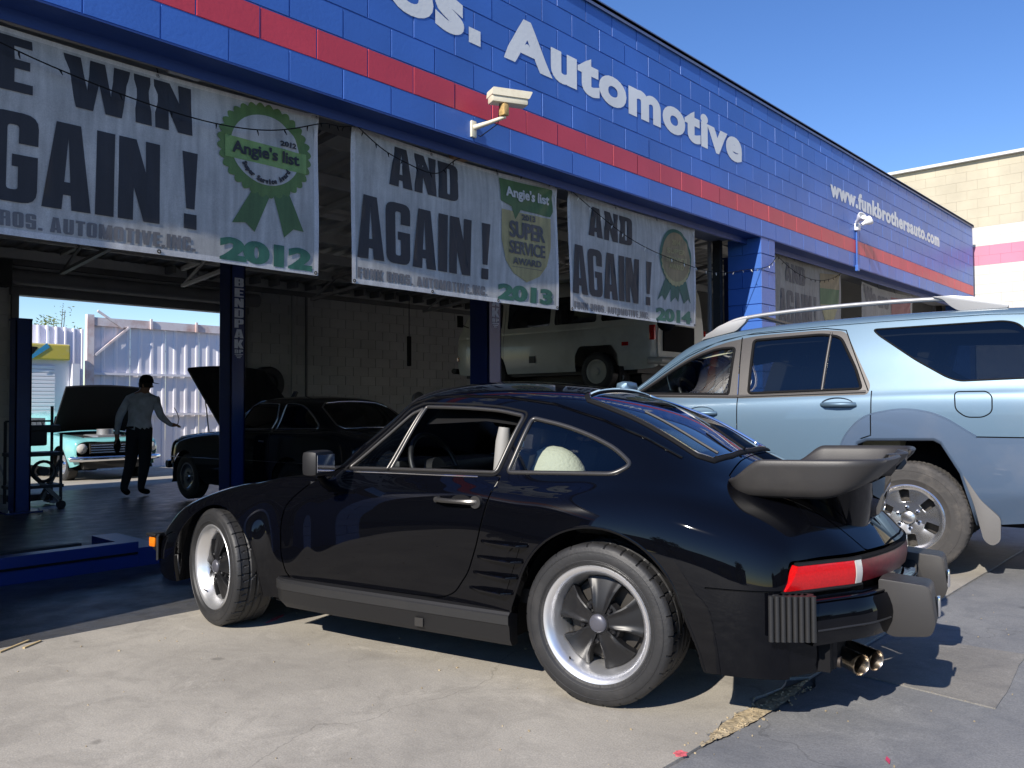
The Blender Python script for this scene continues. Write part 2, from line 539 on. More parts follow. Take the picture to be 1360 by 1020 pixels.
# ------------------------------------------------------------------ wheels
def tyre_mesh(R, rr, w, name, material, parent, nseg=416, groove=0.0085, blocks=26, side_r=0.018, circ=(0.28, 0.5, 0.72), lat='sport'):
    """tyre with a grooved tread; outer face at local y=0, inner at y=-w"""
    prof = []
    sw = 0.010
    prof += [(rr - 0.012, -0.030), (rr - 0.006, -0.006), (rr + 0.004, -0.002), (rr + 0.012, 0.001)]
    H = R - rr
    for t, e in ((0.20, 0), (0.22, .0015), (0.26, .0015), (0.28, 0), (0.40, 0), (0.55, 0), (0.62, 0), (0.635, .0018), (0.66, .0018), (0.675, 0), (0.80, 0)): prof.append((rr + H * t, sw * sin(pi * min(1, t * 1.15)) + 0.001 + e))
    n_sh = 5
    for i in range(n_sh):
        a = pi / 2 * (i + 0.5) / n_sh
        prof.append((R - side_r * 1.4 + side_r * 1.4 * sin(a), -side_r * 1.2 + (side_r * 1.2 + sw * 0.5) * cos(a)))
    tread0 = len(prof)
    m = 22
    for i in range(m + 1):
        prof.append((R - 0.004 * (2 * i / m - 1) ** 2, -side_r * 1.2 - (w - 2.4 * side_r) * i / m))
    tread1 = len(prof)
    for i in range(n_sh - 1, -1, -1):
        a = pi / 2 * (i + 0.5) / n_sh
        prof.append((R - side_r * 1.4 + side_r * 1.4 * sin(a), -w + side_r * 1.2 - (side_r * 1.2) * cos(a)))
    prof += [(rr + H * 0.5, -w - 0.004), (rr, -w + 0.01)]
    P = np.array(prof); na = len(P)
    V = np.zeros((nseg, na, 3))
    for k in range(nseg):
        th = 2 * pi * k / nseg
        r = P[:, 0].copy()
        f = (P[:, 1] - P[tread0, 1]) / (P[tread1 - 1, 1] - P[tread0, 1])
        ph = k / nseg * blocks
        for c in circ:
            r -= np.where(np.abs(f - c) < 0.024, groove, 0)
        if lat == 'sport':
            lf = (ph + 0.25 * f) % 1.0
            r -= np.where((lf < 0.075) & (f > -0.10) & (f < circ[0]), groove * 0.8, 0)
            r -= np.where((np.abs(lf - .5) < .03) & (f > .08) & (f < circ[0] * .7), groove * 0.6, 0)
            lf = (ph * 0.5 + 1.1 * f) % 1.0
            r -= np.where((lf < 0.04) & (f > circ[0]) & (f < 1.05), groove * 0.7, 0)
        else:
            lf = (ph + 0.5 * np.sin(f * 9)) % 1.0
            r -= np.where((lf < 0.3) & (f > -0.12) & (f < 1.12), groove, 0)
        V[k, :, 0] = r * cos(th); V[k, :, 2] = r * sin(th); V[k, :, 1] = P[:, 1]
    idx = np.arange(nseg * na).reshape(nseg, na)
    a, b = idx, np.roll(idx, -1, 0)
    F = np.stack([a[:, :-1], a[:, 1:], b[:, 1:], b[:, :-1]], -1).reshape(-1, 4)
    o = mesh_obj(name, V.reshape(-1, 3), F, material, parent, smooth=True, autosmooth=28)
    return o

def disc_spokes(mb, n, r0, r1, hw, yf, th=0.03, nr=9, nt=8, crown=0.0, phase=0.0):
    """n spokes; hw(r) half angle in radians; yf(r, s) face position, s in -1..1"""
    for k in range(n):
        c = 2 * pi * k / n + phase
        rows = []
        for i in range(nr + 1):
            r = r0 + (r1 - r0) * i / nr; row = []
            h = hw(r)
            row.append(Vector((r * cos(c - h * 1.02), yf(r, -1) - th, r * sin(c - h * 1.02))))
            for j in range(nt + 1):
                s_ = -1 + 2 * j / nt; a = c + h * s_
                row.append(Vector((r * cos(a), yf(r, s_), r * sin(a))))
            row.append(Vector((r * cos(c + h * 1.02), yf(r, 1) - th, r * sin(c + h * 1.02))))
            rows.append(row)
        mb.grid(rows)

def petal_wheel(parent, x, y, z, R, w, rr, depth, steer=0.0, flip=False):
    """five spade-shaped black spokes in a polished dish"""
    hub = empty('wheel', (x, y, z), steer + (pi if flip else 0), parent=parent)
    tyre_mesh(R, rr, w, 'tyre', M_RUBBER, hub)
    rim = MB()
    d = depth
    rim.lathe([(rr - 0.010, -0.03), (rr + 0.000, -0.012), (rr + 0.003, -0.002), (rr - 0.001, 0.003), (rr - 0.009, 0.001), (rr - 0.016, -0.004),
               (rr - 0.024, -0.012), (rr - 0.034, -0.030), (rr - 0.044, -d * 0.75), (rr - 0.052, -d), (rr - 0.054, -d - 0.03), (rr - 0.048, -w + 0.03), (rr - 0.01, -w + 0.01)], 96)
    rim.build('rim', M_ALU, hub, smooth=50)
    st = MB(); r1 = rr - 0.051
    def hw(r):
        t = max(0.0, (r - 0.045) / (r1 - 0.045))
        return lerp(0.50, 0.395, min(1, t / 0.5)) + (0.035 * max(0, t - .7) / .3)
    def yf(r, s_):
        t = max(0.0, (r - 0.045) / (r1 - 0.045))
        base = -d * 0.40 - 0.030 * t ** 1.4
        e = abs(s_)
        ridge = 0.011 * max(0, (e - .55) / .45) ** .8 * min(1, t * 4) if e < .93 else 0.006 * min(1, t * 4)
        return base + ridge
    disc_spokes(st, 5, 0.040, r1 + 0.003, hw, yf, 0.034, nr=12, nt=14, phase=pi / 2 + 0.10)
    st.lathe([(0.0001, -d * 0.40 + 0.004), (0.042, -d * 0.40 + 0.003), (0.050, -d * 0.40 - 0.010), (0.088, -d * 0.40 - 0.016), (0.096, -d * .40 - 0.045)], 40)
    st.build('spoke_star', M_SPOKE, hub, smooth=35)
    cap = MB().lathe([(0.0001, 0.012), (0.018, 0.0115), (0.030, 0.008), (0.036, 0.002), (0.037, -0.008)], 36)
    cap.build('centre_cap', mat_get('cap_grey'), hub, smooth=40, loc=(0, -d * 0.33, 0))
    for k in range(5):
        a = 2 * pi * (k + 0.5) / 5 + pi / 2 + 0.10
        nb = MB().lathe([(0.0001, 0.010), (0.006, 0.010), (0.009, 0.006), (0.0115, -0.012), (0.0115, -0.02)], 6)
        nb.build('wheel_nut', M_SPOKE, hub, loc=(0.069 * cos(a), -d * 0.40 - .006, 0.069 * sin(a)))
    bk = MB().lathe([(0.0001, -d - 0.045), (rr - 0.06, -d - 0.045)], 40)
    bk.lathe([(0.03, -d - 0.030), (0.15, -d - 0.030), (0.15, -d - 0.042)], 40)
    bk.build('brake_disc', mat_get('brake_grey'), hub)
    vb = MB().tube([(rr - 0.035, -0.02, 0), (rr - 0.045, -0.005, 0), (rr - 0.052, 0.004, 0)], [0.004, 0.004, 0.003], 6)
    vo = vb.build('valve', M_MATTE, hub); vo.rotation_euler = (0, radians(52), 0)
    return hub

M_SOOTP = mat('sooty_pipe', (.05, .04, .035), rough=.6, metal=.4)
_mc = {}
def mat_get(k):
    if k not in _mc:
        _mc[k] = {'cap_grey': lambda: mat('cap_grey', (0.10, 0.10, 0.12), rough=0.35, metal=0.3),
                  'brake_grey': lambda: mat('brake_grey', (0.06, 0.055, 0.05), rough=0.5, metal=0.5)}[k]()
    return _mc[k]

# ------------------------------------------------------------------ the black coupe (origin: under the rear axle)
def station(xs, yz):
    """xs: one x or one per line"""
    return [((xs[i] if hasattr(xs, '__len__') else xs), p[0], p[1]) for i, p in enumerate(yz)]

def build_sports_car(loc, heading):
    root = empty('sports_car', (loc[0], loc[1], 0), heading,
                 'gloss black flat-nosed sports coupe with louvred wide rear wings and a black whale tail spoiler', 'car')
    st = []
    # rear edge above the lamp band
    st.append(station([-.715, -.715, -.712, -.712, -.735, -.785, -.84, -.89, -.94, -.985, -1.0],
        [(.79, .20), (.795, .35), (.79, .50), (.772, .595), (.735, .608), (.66, .612), (.585, .614), (.50, .615), (.36, .616), (.18, .616), (0, .616)]))
    st.append(station([-.66, -.66, -.66, -.665, -.69, -.725, -.76, -.79, -.83, -.87, -.88],
        [(.825, .2), (.832, .35), (.83, .50), (.805, .62), (.755, .668), (.675, .695), (.595, .71), (.51, .718), (.37, .724), (.185, .73), (0, .732)]))
    st.append(station([-.56, -.56, -.56, -.57, -.58, -.60, -.62, -.64, -.67, -.69, -.70],
        [(.855, .2), (.865, .35), (.862, .50), (.838, .645), (.785, .722), (.70, .762), (.615, .785), (.53, .80), (.40, .815), (.21, .83), (0, .836)]))
    st.append(station([-.43] * 5 + [-.435, -.44, -.44, -.45, -.46, -.46],
        [(.868, .2), (.878, .35), (.876, .50), (.858, .665), (.803, .765), (.715, .812), (.635, .838), (.56, .858), (.43, .888), (.24, .915), (0, .925)]))
    st.append(station([-.27] * 11,
        [(.875, .2), (.885, .35), (.886, .51), (.872, .685), (.82, .795), (.733, .850), (.655, .892), (.575, .932), (.45, .975), (.25, 1.003), (0, 1.013)]))
    st.append(station([-.08] * 11,
        [(.875, .2), (.885, .35), (.887, .52), (.877, .695), (.828, .805), (.742, .872), (.672, .945), (.592, 1.012), (.46, 1.075), (.25, 1.108), (0, 1.12)]))
    st.append(station([.12] * 11,
        [(.872, .2), (.88, .35), (.882, .53), (.873, .695), (.826, .80), (.742, .865), (.668, .975), (.585, 1.075), (.455, 1.15), (.25, 1.188), (0, 1.20)]))
    st.append(station([.32] * 11,
        [(.860, .2), (.862, .35), (.862, .53), (.856, .69), (.812, .792), (.742, .858), (.663, .995), (.58, 1.115), (.45, 1.198), (.25, 1.236), (0, 1.247)]))
    st.append(station([.52] * 11,
        [(.825, .2), (.834, .35), (.838, .52), (.838, .69), (.80, .795), (.740, .857), (.662, 1.01), (.578, 1.14), (.455, 1.222), (.25, 1.262), (0, 1.273)]))
    st.append(station([.75] * 11,
        [(.805, .2), (.820, .35), (.828, .51), (.830, .68), (.797, .788), (.738, .855), (.66, 1.02), (.575, 1.158), (.455, 1.238), (.25, 1.279), (0, 1.29)]))
    st.append(station([.97] * 11,
        [(.80, .2), (.815, .35), (.824, .5), (.826, .67), (.793, .782), (.735, .852), (.658, 1.02), (.573, 1.16), (.46, 1.238), (.25, 1.276), (0, 1.288)]))
    st.append(station([1.13, 1.13, 1.13, 1.13, 1.13, 1.13, 1.13, 1.125, 1.12, 1.10, 1.09],
        [(.80, .2), (.815, .35), (.824, .5), (.824, .665), (.79, .78), (.732, .852), (.655, 1.0), (.568, 1.150), (.47, 1.212), (.26, 1.250), (0, 1.262)]))
    st.append(station([1.22, 1.22, 1.22, 1.22, 1.22, 1.22, 1.22, 1.215, 1.20, 1.18, 1.17],
        [(.80, .2), (.815, .35), (.824, .5), (.823, .66), (.788, .778), (.73, .85), (.66, .975), (.588, 1.085), (.48, 1.15), (.265, 1.192), (0, 1.203)]))
    st.append(station([1.42, 1.42, 1.42, 1.42, 1.42, 1.415, 1.41, 1.40, 1.405, 1.42, 1.43],
        [(.80, .2), (.815, .35), (.823, .5), (.820, .655), (.782, .773), (.728, .846), (.688, .892), (.645, .938), (.52, .985), (.28, 1.02), (0, 1.032)]))
    st.append(station([1.545, 1.545, 1.545, 1.545, 1.545, 1.545, 1.54, 1.53, 1.545, 1.585, 1.60],
        [(.80, .2), (.815, .35), (.822, .5), (.817, .652), (.775, .768), (.725, .822), (.692, .836), (.65, .842), (.53, .862), (.285, .885), (0, .893)]))
    st.append(station([1.66, 1.66, 1.66, 1.66, 1.66, 1.66, 1.66, 1.66, 1.68, 1.71, 1.72],
        [(.802, .2), (.818, .34), (.825, .49), (.818, .645), (.768, .762), (.712, .806), (.64, .817), (.56, .815), (.44, .825), (.24, .842), (0, .848)]))
    st.append(station([1.825, 1.825, 1.825, 1.845, 1.87, 1.88, 1.88, 1.88, 1.88, 1.88, 1.88],
        [(.806, .2), (.821, .33), (.827, .48), (.816, .635), (.766, .748), (.705, .790), (.62, .796), (.53, .782), (.40, .779), (.2, .796), (0, .802)]))
    st.append(station([1.935, 1.935, 1.94, 1.985, 2.03, 2.05, 2.05, 2.05, 2.05, 2.05, 2.05],
        [(.842, .2), (.860, .33), (.866, .47), (.853, .60), (.785, .712), (.705, .758), (.615, .762), (.52, .742), (.39, .736), (.2, .752), (0, .758)]))
    st.append(station([2.22] * 11,
        [(.840, .2), (.864, .33), (.872, .46), (.856, .585), (.788, .692), (.70, .734), (.61, .736), (.51, .715), (.38, .705), (.2, .720), (0, .726)]))
    st.append(station([2.52] * 11,
        [(.81, .2), (.838, .31), (.845, .42), (.822, .53), (.770, .615), (.70, .652), (.61, .656), (.50, .642), (.38, .634), (.2, .646), (0, .652)]))
    st.append(station([2.72, 2.72, 2.72, 2.73, 2.74, 2.75, 2.76, 2.77, 2.78, 2.79, 2.79],
        [(.79, .2), (.805, .30), (.805, .38), (.782, .465), (.738, .530), (.675, .558), (.59, .565), (.49, .565), (.37, .565), (.19, .575), (0, .58)]))
    st.append(station([2.87, 2.87, 2.87, 2.89, 2.92, 2.945, 2.965, 2.985, 3.01, 3.03, 3.035],
        [(.745, .22), (.755, .30), (.752, .355), (.728, .405), (.685, .438), (.625, .452), (.55, .457), (.46, .458), (.35, .458), (.18, .462), (0, .465)]))
    st.append(station([2.915, 2.915, 2.915, 2.935, 2.965, 2.99, 3.01, 3.03, 3.05, 3.07, 3.08],
        [(.715, .22), (.725, .29), (.722, .335), (.70, .375), (.66, .398), (.60, .405), (.53, .408), (.44, .408), (.34, .408), (.17, .41), (0, .412)]))
    fx_ = lambda x: x if x < 2.5 else 2.5 + (x - 2.5) * .80
    st = [[(fx_(x), y, z) for x, y, z in s_] for s_ in st]
    sh = Shell(st, nu=230, nv=100)
    SV = (0, 8)
    # wheel arches
    ra = [(.405, -.05), (.405, .20), (.398, .33)] + arc(0, .325, .372, 12, 168, 26)[1:-1] + [(-.40, .33), (-.425, .26), (-.445, .18), (-.445, -.05)]
    ra = [(x, max(z, .12)) for x, z in ra]
    fa = [(1.885, .12), (1.895, .24)] + arc(2.235, .315, .345, 12, 168, 26)[::1] + []
    fa = [(x, z) for x, z in arc(2.225, .315, .338, 8, 172, 28)]
    fa = fa + [(1.875, .22), (1.87, .12), (2.60, .12), (2.585, .22)]
    holes = [sh.side(ra, (0, 5), .012), sh.side(fa, (0, 6), .012)]
    below = [sh.side([(-.80, .12), (-.80, .2005), (-.72, .2005), (3.0, .2005)], (0, 1), .05)]
    dlo_belt = .862
    vent = rounded([(1.395, .862), (1.15, .867), (1.045, 1.150), (1.10, 1.128)], [.02, .004, .004, .02])
    door_glass = rounded([(1.128, .867), (.535, .873), (.470, 1.118), (.60, 1.142), (.80, 1.155), (1.028, 1.160)], [.004, .02, .02, .1, .1, .01])
    quarter = rounded([(.478, .876), (-.02, .888), (-.085, .925), (.0, .985), (.12, 1.035), (.26, 1.078), (.425, 1.110)], [.02, .03, .03, .1, .1, .1, .02])
    wsc = [(1.535, .60), (1.42, .61), (1.24, .56), (1.145, .528), (1.115, .44), (1.095, .25), (1.088, 0), (1.088, -.002), (1.59, -.002), (1.59, 0), (1.575, .28), (1.545, .48)]
    rwc = [(.275, 0), (.272, .25), (.262, .38), (.225, .435), (.10, .455), (-.10, .475), (-.29, .487), (-.345, .45), (-.375, .30), (-.39, 0), (-.39, -.01), (.275, -.01)]
    TV = (6.3, 10)
    reg = [('hole', holes)]
    # door and its shut line
    door = [(1.700, .705), (1.735, .66), (1.752, .58), (1.752, .42), (1.72, .33), (1.66, .305), (.86, .315), (.76, .322), (.69, .352), (.615, .45), (.566, .58), (.528, .72), (.508, .84), (.506, .8605), (1.46, .8605), (1.60, .79)]
    door = rounded(door, .03, 4)
    a, b = sh.band(door, .007, 'side', SV, .02, True)
    outer, inner = (a, b) if abs(np.ptp(a[:, 0])) > abs(np.ptp(b[:, 0])) else (b, a)
    reg.append(('gap', [outer])); reg.append(('door', [inner]))
    # engine lid, bonnet and rear bumper lines
    lid = [(-.415, -.01), (-.415, .30), (-.425, .50), (-.46, .545), (-.60, .525), (-.80, .475), (-.915, .43), (-.945, .385), (-.965, .30), (-.985, .10), (-.99, -.01)]
    reg.append(('gap', [sh.band(lid, .006, 'top', (5, 10), .02)]))
    bon = [(1.66, .0), (1.655, .30), (1.64, .50), (1.62, .545), (1.80, .54), (2.3, .515), (2.70, .48), (2.84, .44), (2.89, .38), (2.93, .0)]
    reg.append(('gap', [sh.band(bon, .006, 'top', (6, 10), .02)]))
    reg.append(('gap', [sh.band([(-.44, .506), (-.7125, .506)], .006, 'side', (0, 4), .02)]))
    reg.append(('gap', [sh.band([(2.56, .47), (2.60, .472), (2.66, .455), (2.79, .40)], .005, 'side', (0, 5), .02)]))
    cowl = [(1.62, -.01), (1.61, .28), (1.575, .49), (1.535, .60)]
    for nme, pl in (('glass_vent', vent), ('glass_door', door_glass), ('glass_quarter', quarter)):
        reg.append((nme, [sh.side(pl, (4, 9), .015)]))
    reg.append(('windshield', [sh.top(wsc, (6.2, 10), .02)]))
    reg.append(('rear_glass', [sh.top(rwc, (6.2, 10), .02)]))
    D = sh.cut(reg)
    body = shell_obj('body', D['body'], M_BLACKPAINT, root, 'LR')
    shell_obj('shut_line', D['gap'], M_MATTE, body, 'LR', off=-.008)
    for sd in 'LR':
        d = shell_obj('door', D['door'], M_BLACKPAINT, root, sd)
        # only the left side window is wound down
        s_ = 1 if sd == 'L' else -1
        def mir(o):
            if s_ < 0: o.scale = (1, -1, 1)
            return o
        shell_obj('vent_pane', D['glass_vent'], M_GLASS, d, sd, off=-.004)
        if sd == 'R': shell_obj('window_pane', D['glass_door'], M_GLASS, d, sd, off=-.004)
        shell_obj('quarter_window', D['glass_quarter'], M_GLASST if 0 else M_GLASS, root, sd, off=-.003)
        def trimline(nm, poly, w, h, m, vr=(4, 9), closed=True, par=None, off=0.0):
            uv = sh.side(poly, vr, .02, closed); p, n = sh.curve(uv, off)
            p = p * [1, s_, 1]; n = n * [1, s_, 1]
            return sweep(p, n, round_prof(w, h), nm, m, par or root, closed)
        trimline('window_frame', vent, .016, .008, M_SATIN, par=d)
        trimline('window_frame', door_glass, .018, .009, M_SATIN, par=d)
        trimline('window_seal', [(x * 1.0 + .0, z) for x, z in rounded([(1.425, .852), (.525, .860), (.452, 1.132), (.60, 1.16), (.80, 1.173), (1.05, 1.178), (1.12, 1.150)], [.02, .03, .03, .1, .1, .03, .02])], .012, .005, M_MATTE, par=d)
        trimline('window_frame', quarter, .020, .009, M_SATIN)
        trimline('belt_moulding', [(1.40, .846), (1.1, .849), (.62, .8515)], .008, .005, M_CHROME, closed=False, par=d)
        trimline('door_seal', door, .034, .003, M_MATTE, vr=(0, 8), par=d, off=-.020)
        # gutter along the roof edge
        trimline('roof_gutter', [(1.50, .868), (1.40, .945), (1.25, 1.065), (1.14, 1.168), (1.02, 1.205), (.85, 1.212), (.6, 1.203), (.35, 1.170), (.1, 1.10), (-.1, 1.025), (-.25, .95)], .012, .010, M_BLACKPAINT, vr=(5.5, 9.5), closed=False)
        # arch lips
        for pts_, vr in ((ra[1:-1], (0, 5)), (fa[:-2] + [fa[-4]], (0, 6))):
            pl = [q for q in (ra[1:-1] if pts_[0] == ra[1] else [(x, z) for x, z in ([(2.580, .20)] + fa[:29] + [(1.875, .20)])])]
            uv = sh.side(pl, vr, .015, False); p, n = sh.curve(uv); p = p * [1, s_, 1]; n = n * [1, s_, 1]; lipm = M_BLACKPAINT
            ins = [Vector((q[0] + (cx - q[0]) * .03, q[1] - s_ * .055, q[2] + (.3 - q[2]) * .03)) for q in p for cx in ((0 if pl[0][0] < 1 else 2.225),)]
            rows = [[Vector(q) + Vector(nn) * .001 for q, nn in zip(p, n)], [Vector(q) + Vector(nn) * .003 + (Vector((0 if pl[0][0] < 1 else 2.225, q[1], .3)) - Vector(q)) * .012 for q, nn in zip(p, n)],
                    [Vector(q) + (Vector((0 if pl[0][0] < 1 else 2.225, q[1] - s_ * .012, .3)) - Vector(q)) * .028 for q in p], ins]
            MB().grid(rows).build('arch_lip', lipm, body, smooth=60)
            cx = 0 if pl[0][0] < 1 else 2.225
            well = [[Vector((q[0] + (q[0] - cx) * .03, s_ * yy, q[2] + (q[2] - .3) * .03)) for q in p] for yy in (.80, .45)]
            MB().grid(well).add(well[1], [tuple(range(len(well[1])))]).build('wheel_well', M_MATTE, body)
        # door handle: grip, pivot and finger bowl
        bx, bz = .66, .750
        y_at = lambda x, z: float(sh.ev(sh.inv([(x, z)], (0, 2), (0, 5)))[0, 1])
        y0 = y_at(.66, .75)
        h = MB()
        h.tube([(.785, s_ * (y0 + .012), .752), (.74, s_ * (y0 + .030), .752), (.66, s_ * (y0 + .034), .752), (.60, s_ * (y0 + .026), .752), (.575, s_ * (y0 + .01), .752)], [.010, .011, .010, .013, .014], 8)
        h.cyl((.575, s_ * (y0 - .012), .752), (.575, s_ * (y0 + .020), .752), .027, 24)
        h.cyl((.785, s_ * (y0 - .01), .752), (.785, s_ * (y0 + .014), .752), .013, 16)
        hd = h.build('handle', M_SATIN, d, smooth=40)
        bowl = MB().prism([(.055 * cos(t), .030 * sin(t)) for t in [pi * 2 * i / 24 for i in range(24)]], (.66, s_ * (y0 - .006), .748), (1, 0, 0), (0, 0, 1), (0, s_, 0), .0075)
        bowl.build('finger_bowl', M_MATTE, d)
        MB().cyl((.575, s_ * (y0 + .018), .752), (.575, s_ * (y0 + .022), .752), .009, 12).build('door_lock', M_CHROME, d)
        # mirror
        mm = MB()
        yb = .775
        mm.tube([(1.47, s_ * (yb - .01), .785), (1.455, s_ * (yb + .05), .795), (1.42, s_ * (yb + .12), .84)], [.040, .022, .018], 10)
        mr = mm.build('mirror_foot', M_BLACKPAINT, d, smooth=50)
        mh = MB().box((0, 0, 0), (.085, .150, .118), ch=.026)
        mo = mh.build('door_mirror', M_DARK, d, smooth=50); mo.location = (1.385, s_ * (yb + .165), .900); mo.rotation_euler = (0, 0, s_ * radians(8))
        mg = MB().box((-.0435, 0, 0), (.003, .135, .080), ch=.001)
        mgo = mg.build('mirror_glass', M_CHROME, mo)
    # glazing in the body
    shell_obj('windshield', D['windshield'], M_GLASS, root, 'LR', off=-.004)
    rg = shell_obj('rear_window', D['rear_glass'], M_GLASST, root, 'LR', off=-.003)
    def ring(poly, vr, w, h, nm, m):
        uv = sh.top([q for q in poly if q[1] >= 0], vr, .02, False); p, n = sh.curve(uv)
        q = np.concatenate([p, (p * [1, -1, 1])[::-1]]); nn = np.concatenate([n, (n * [1, -1, 1])[::-1]])
        keep = [0] + [i for i in range(1, len(q)) if np.linalg.norm(q[i] - q[i - 1]) > .004]
        return sweep(q[keep], nn[keep], round_prof(w, h), nm, m, root, True)
    ring([(.275, 0), (.272, .25), (.262, .38), (.225, .435), (.10, .455), (-.10, .475), (-.29, .487), (-.345, .45), (-.375, .30), (-.39, 0)], (6.2, 10), .026, .010, 'rear_window_seal', M_MATTE)
    ring([(.268, 0), (.265, .25), (.255, .375), (.22, .427), (.10, .447), (-.10, .467), (-.285, .478), (-.337, .442), (-.367, .295), (-.382, 0)], (6.2, 10), .006, .014, 'rear_window_trim', M_CHROME)
    ring([(1.59, 0), (1.575, .28), (1.545, .48), (1.535, .60), (1.42, .61), (1.24, .56), (1.145, .528), (1.115, .44), (1.095, .25), (1.088, 0)], (6.2, 10), .024, .009, 'windshield_seal', M_MATTE)
    # wiper on the rear window
    uv = sh.top([(-.385, .16), (-.33, .12), (-.20, .05)], (6.2, 10), .03, False); p, n = sh.curve(uv, .022)
    MB().tube([tuple(q) for q in p], .006, 6).build('rear_wiper', M_MATTE, root, smooth=40)
    uv = sh.top([(-.34, .40), (-.02, .395)], (6.2, 10), .03, False); p, n = sh.curve(uv, .02)
    MB().tube([tuple(q) for q in p], .007, 6).build('wiper_blade', M_DARK, root, smooth=40)
    # underbody
    ub = MB()
    ub.box((1.1, 0, .24), (3.6, .95, .16)); ub.box((1.13, 0, .25), (1.40, 1.56, .14)); ub.box((-.62, 0, .28), (.42, 1.35, .14)); ub.box((2.68, 0, .27), (.24, 1.35, .12))
    ub.build('underbody', M_MATTE, root)
    # rear lamp band: lamps at the corners, reflector between, following the tail curve
    tail = [(-.672, .822), (-.70, .800), (-.735, .752), (-.785, .682), (-.84, .600), (-.895, .515), (-.945, .375), (-.985, .19), (-1.0, 0)]
    def tcurve(n=60):
        T = np.array(tail); ev = nat_basis(np.arange(len(T))); 
        return ev(np.linspace(0, len(T) - 1, n)) @ T
    TC = tcurve(80)
    def tpt(y, off=0.0):
        ys = TC[::-1, 1]; xs = TC[::-1, 0]
        x = float(np.interp(y, ys, xs)); x2 = float(np.interp(min(.82, abs(y) + .01), ys, xs)); x1 = float(np.interp(max(0, abs(y) - .01), ys, xs))
        d = Vector((x2 - x1, .02 if y else .02, 0)).normalized(); nn = Vector((-d.y, d.x, 0))
        if nn.x > 0: nn = -nn
        return Vector((x, y, 0)) + nn * off, nn
    def strip(y0, y1, z0, z1, off, nm, m, par=None, th=.03, s_=1, n=14, slant=0.0, bulge=.006):
        rows = []
        K = 6
        for i in range(n + 1):
            y = lerp(y0, y1, i / n); col = []
            for j in range(K + 1):
                f = j / K
                yy = y - slant * f * (1 - i / n)
                q, nn = tpt(min(yy, .82), off + bulge * sin(pi * f))
                col.append(Vector((q.x, q.y * s_, lerp(z0, z1, f))))
            q0, nn = tpt(min(y, .82), off - th); q1, nn = tpt(min(y - slant * (1 - i / n), .82), off - th)
            col = [Vector((q0.x, q0.y * s_, z0))] + col + [Vector((q1.x, q1.y * s_, z1))]
            rows.append(col)
        mb = MB().grid(rows); mb.add(rows[0], [tuple(range(len(rows[0])))]); mb.add(rows[-1], [tuple(range(len(rows[0])))])
        return mb.build(nm, m, par or root, smooth=50)
    for s_ in (1, -1):
        tl = strip(.800, .535, .508, .592, .012, 'tail_light', M_REDL, s_=s_, slant=.045)
        strip(.530, .500, .508, .592, .012, 'clear_strip', M_CLEARL, par=tl, s_=s_, n=3)
        strip(.806, .495, .500, .507, .013, 'lamp_frame', M_DARK, par=tl, s_=s_, bulge=0.0, th=.02)
        strip(.755, .495, .593, .602, .012, 'lamp_frame', M_DARK, par=tl, s_=s_, bulge=0.0, th=.02)
        strip(.495, .0, .510, .590, .010, 'reflector', M_REDD, s_=s_, n=20)
        strip(.495, .0, .592, .600, .012, 'reflector_frame', M_MATTE, s_=s_, n=20, bulge=0)
        strip(.80, .0, .315, .508, -.004, 'tail_panel', M_BLACKPAINT, s_=s_, n=20, bulge=0, th=.01)
        # bumper bar: painted, proud of the body, with a rubber line
        strip(.738, .0, .322, .466, .056, 'bumper_bar', M_BLACKPAINT, s_=s_, n=30, th=.07, bulge=.020)
        strip(.735, .42, .375, .382, .0755, 'bumper_strip', M_TRIM, s_=s_, n=14, th=.01, bulge=.004)
        strip(.738, .0, .466, .476, .046, 'bumper_top', M_BLACKPAINT, s_=s_, n=24, th=.06, bulge=.004)
        strip(.80, .60, .205, .33, -.004, 'rear_valance', M_BLACKPAINT, s_=s_, n=10, th=.03, bulge=.006)
        # bellows between bumper and wing
        bl = MB()
        for k in range(8):
            t = k / 7; y = lerp(.815, .715, t); q, nn = tpt(min(.815, y), .028)
            x = lerp(-.672, -.800, t); yy = lerp(.868, .800, t)
            bl.tube([(x, s_ * yy, .345), (x, s_ * yy, .502)], .0095, 8)
            if k > 1: bl.box((x + .024, s_ * (yy - .030), .424), (.03, .04, .15))
        bl.build('bumper_bellows', M_TRIM, root, smooth=50)
        # overrider block
        g = MB(); cy = .345 * s_
        poly = [(-.96, .512), (-1.135, .500), (-1.15, .36), (-1.135, .318), (-1.00, .300), (-.96, .33)]
        g.prism(rounded(poly, [.01, .025, .02, .02, .03, .01], 3), (0, cy - .078, 0), (1, 0, 0), (0, 0, 1), (0, 1, 0), .156)
        go = g.build('bumper_guard', M_TRIMG, root, smooth=50, bevel=.012)
    # number plate lamps on the overriders
    MB().box((-1.152, -.29, .405), (.012, .045, .075), ch=.005).build('plate_lamp', M_CHROME, root, smooth=40)
    MB().box((-1.152, .29, .405), (.012, .045, .075), ch=.005).build('plate_lamp', M_CHROME, root, smooth=40)
    # exhaust tips
    RY90 = Matrix.Rotation(radians(90), 4, 'Z')
    for (ey, ex_, yaw) in ((.480, -.905, 34), (.395, -.945, 30)):
        dv = Vector((-cos(radians(yaw)), sin(radians(yaw)), -.10))
        t_ = MB().lathe([(.026, -.03), (.034, .02), (.0370, .06), (.0385, .135), (.0405, .148), (.0395, .153), (.0360, .148), (.0335, .10), (.0315, .02), (.0001, .01)], 30, M=RY90).build('exhaust_tip', M_STEELX, root, smooth=40)
        t_.rotation_euler = (0, radians(-6), radians(-yaw)); t_.location = Vector((ex_, ey, .198)) - dv * .15
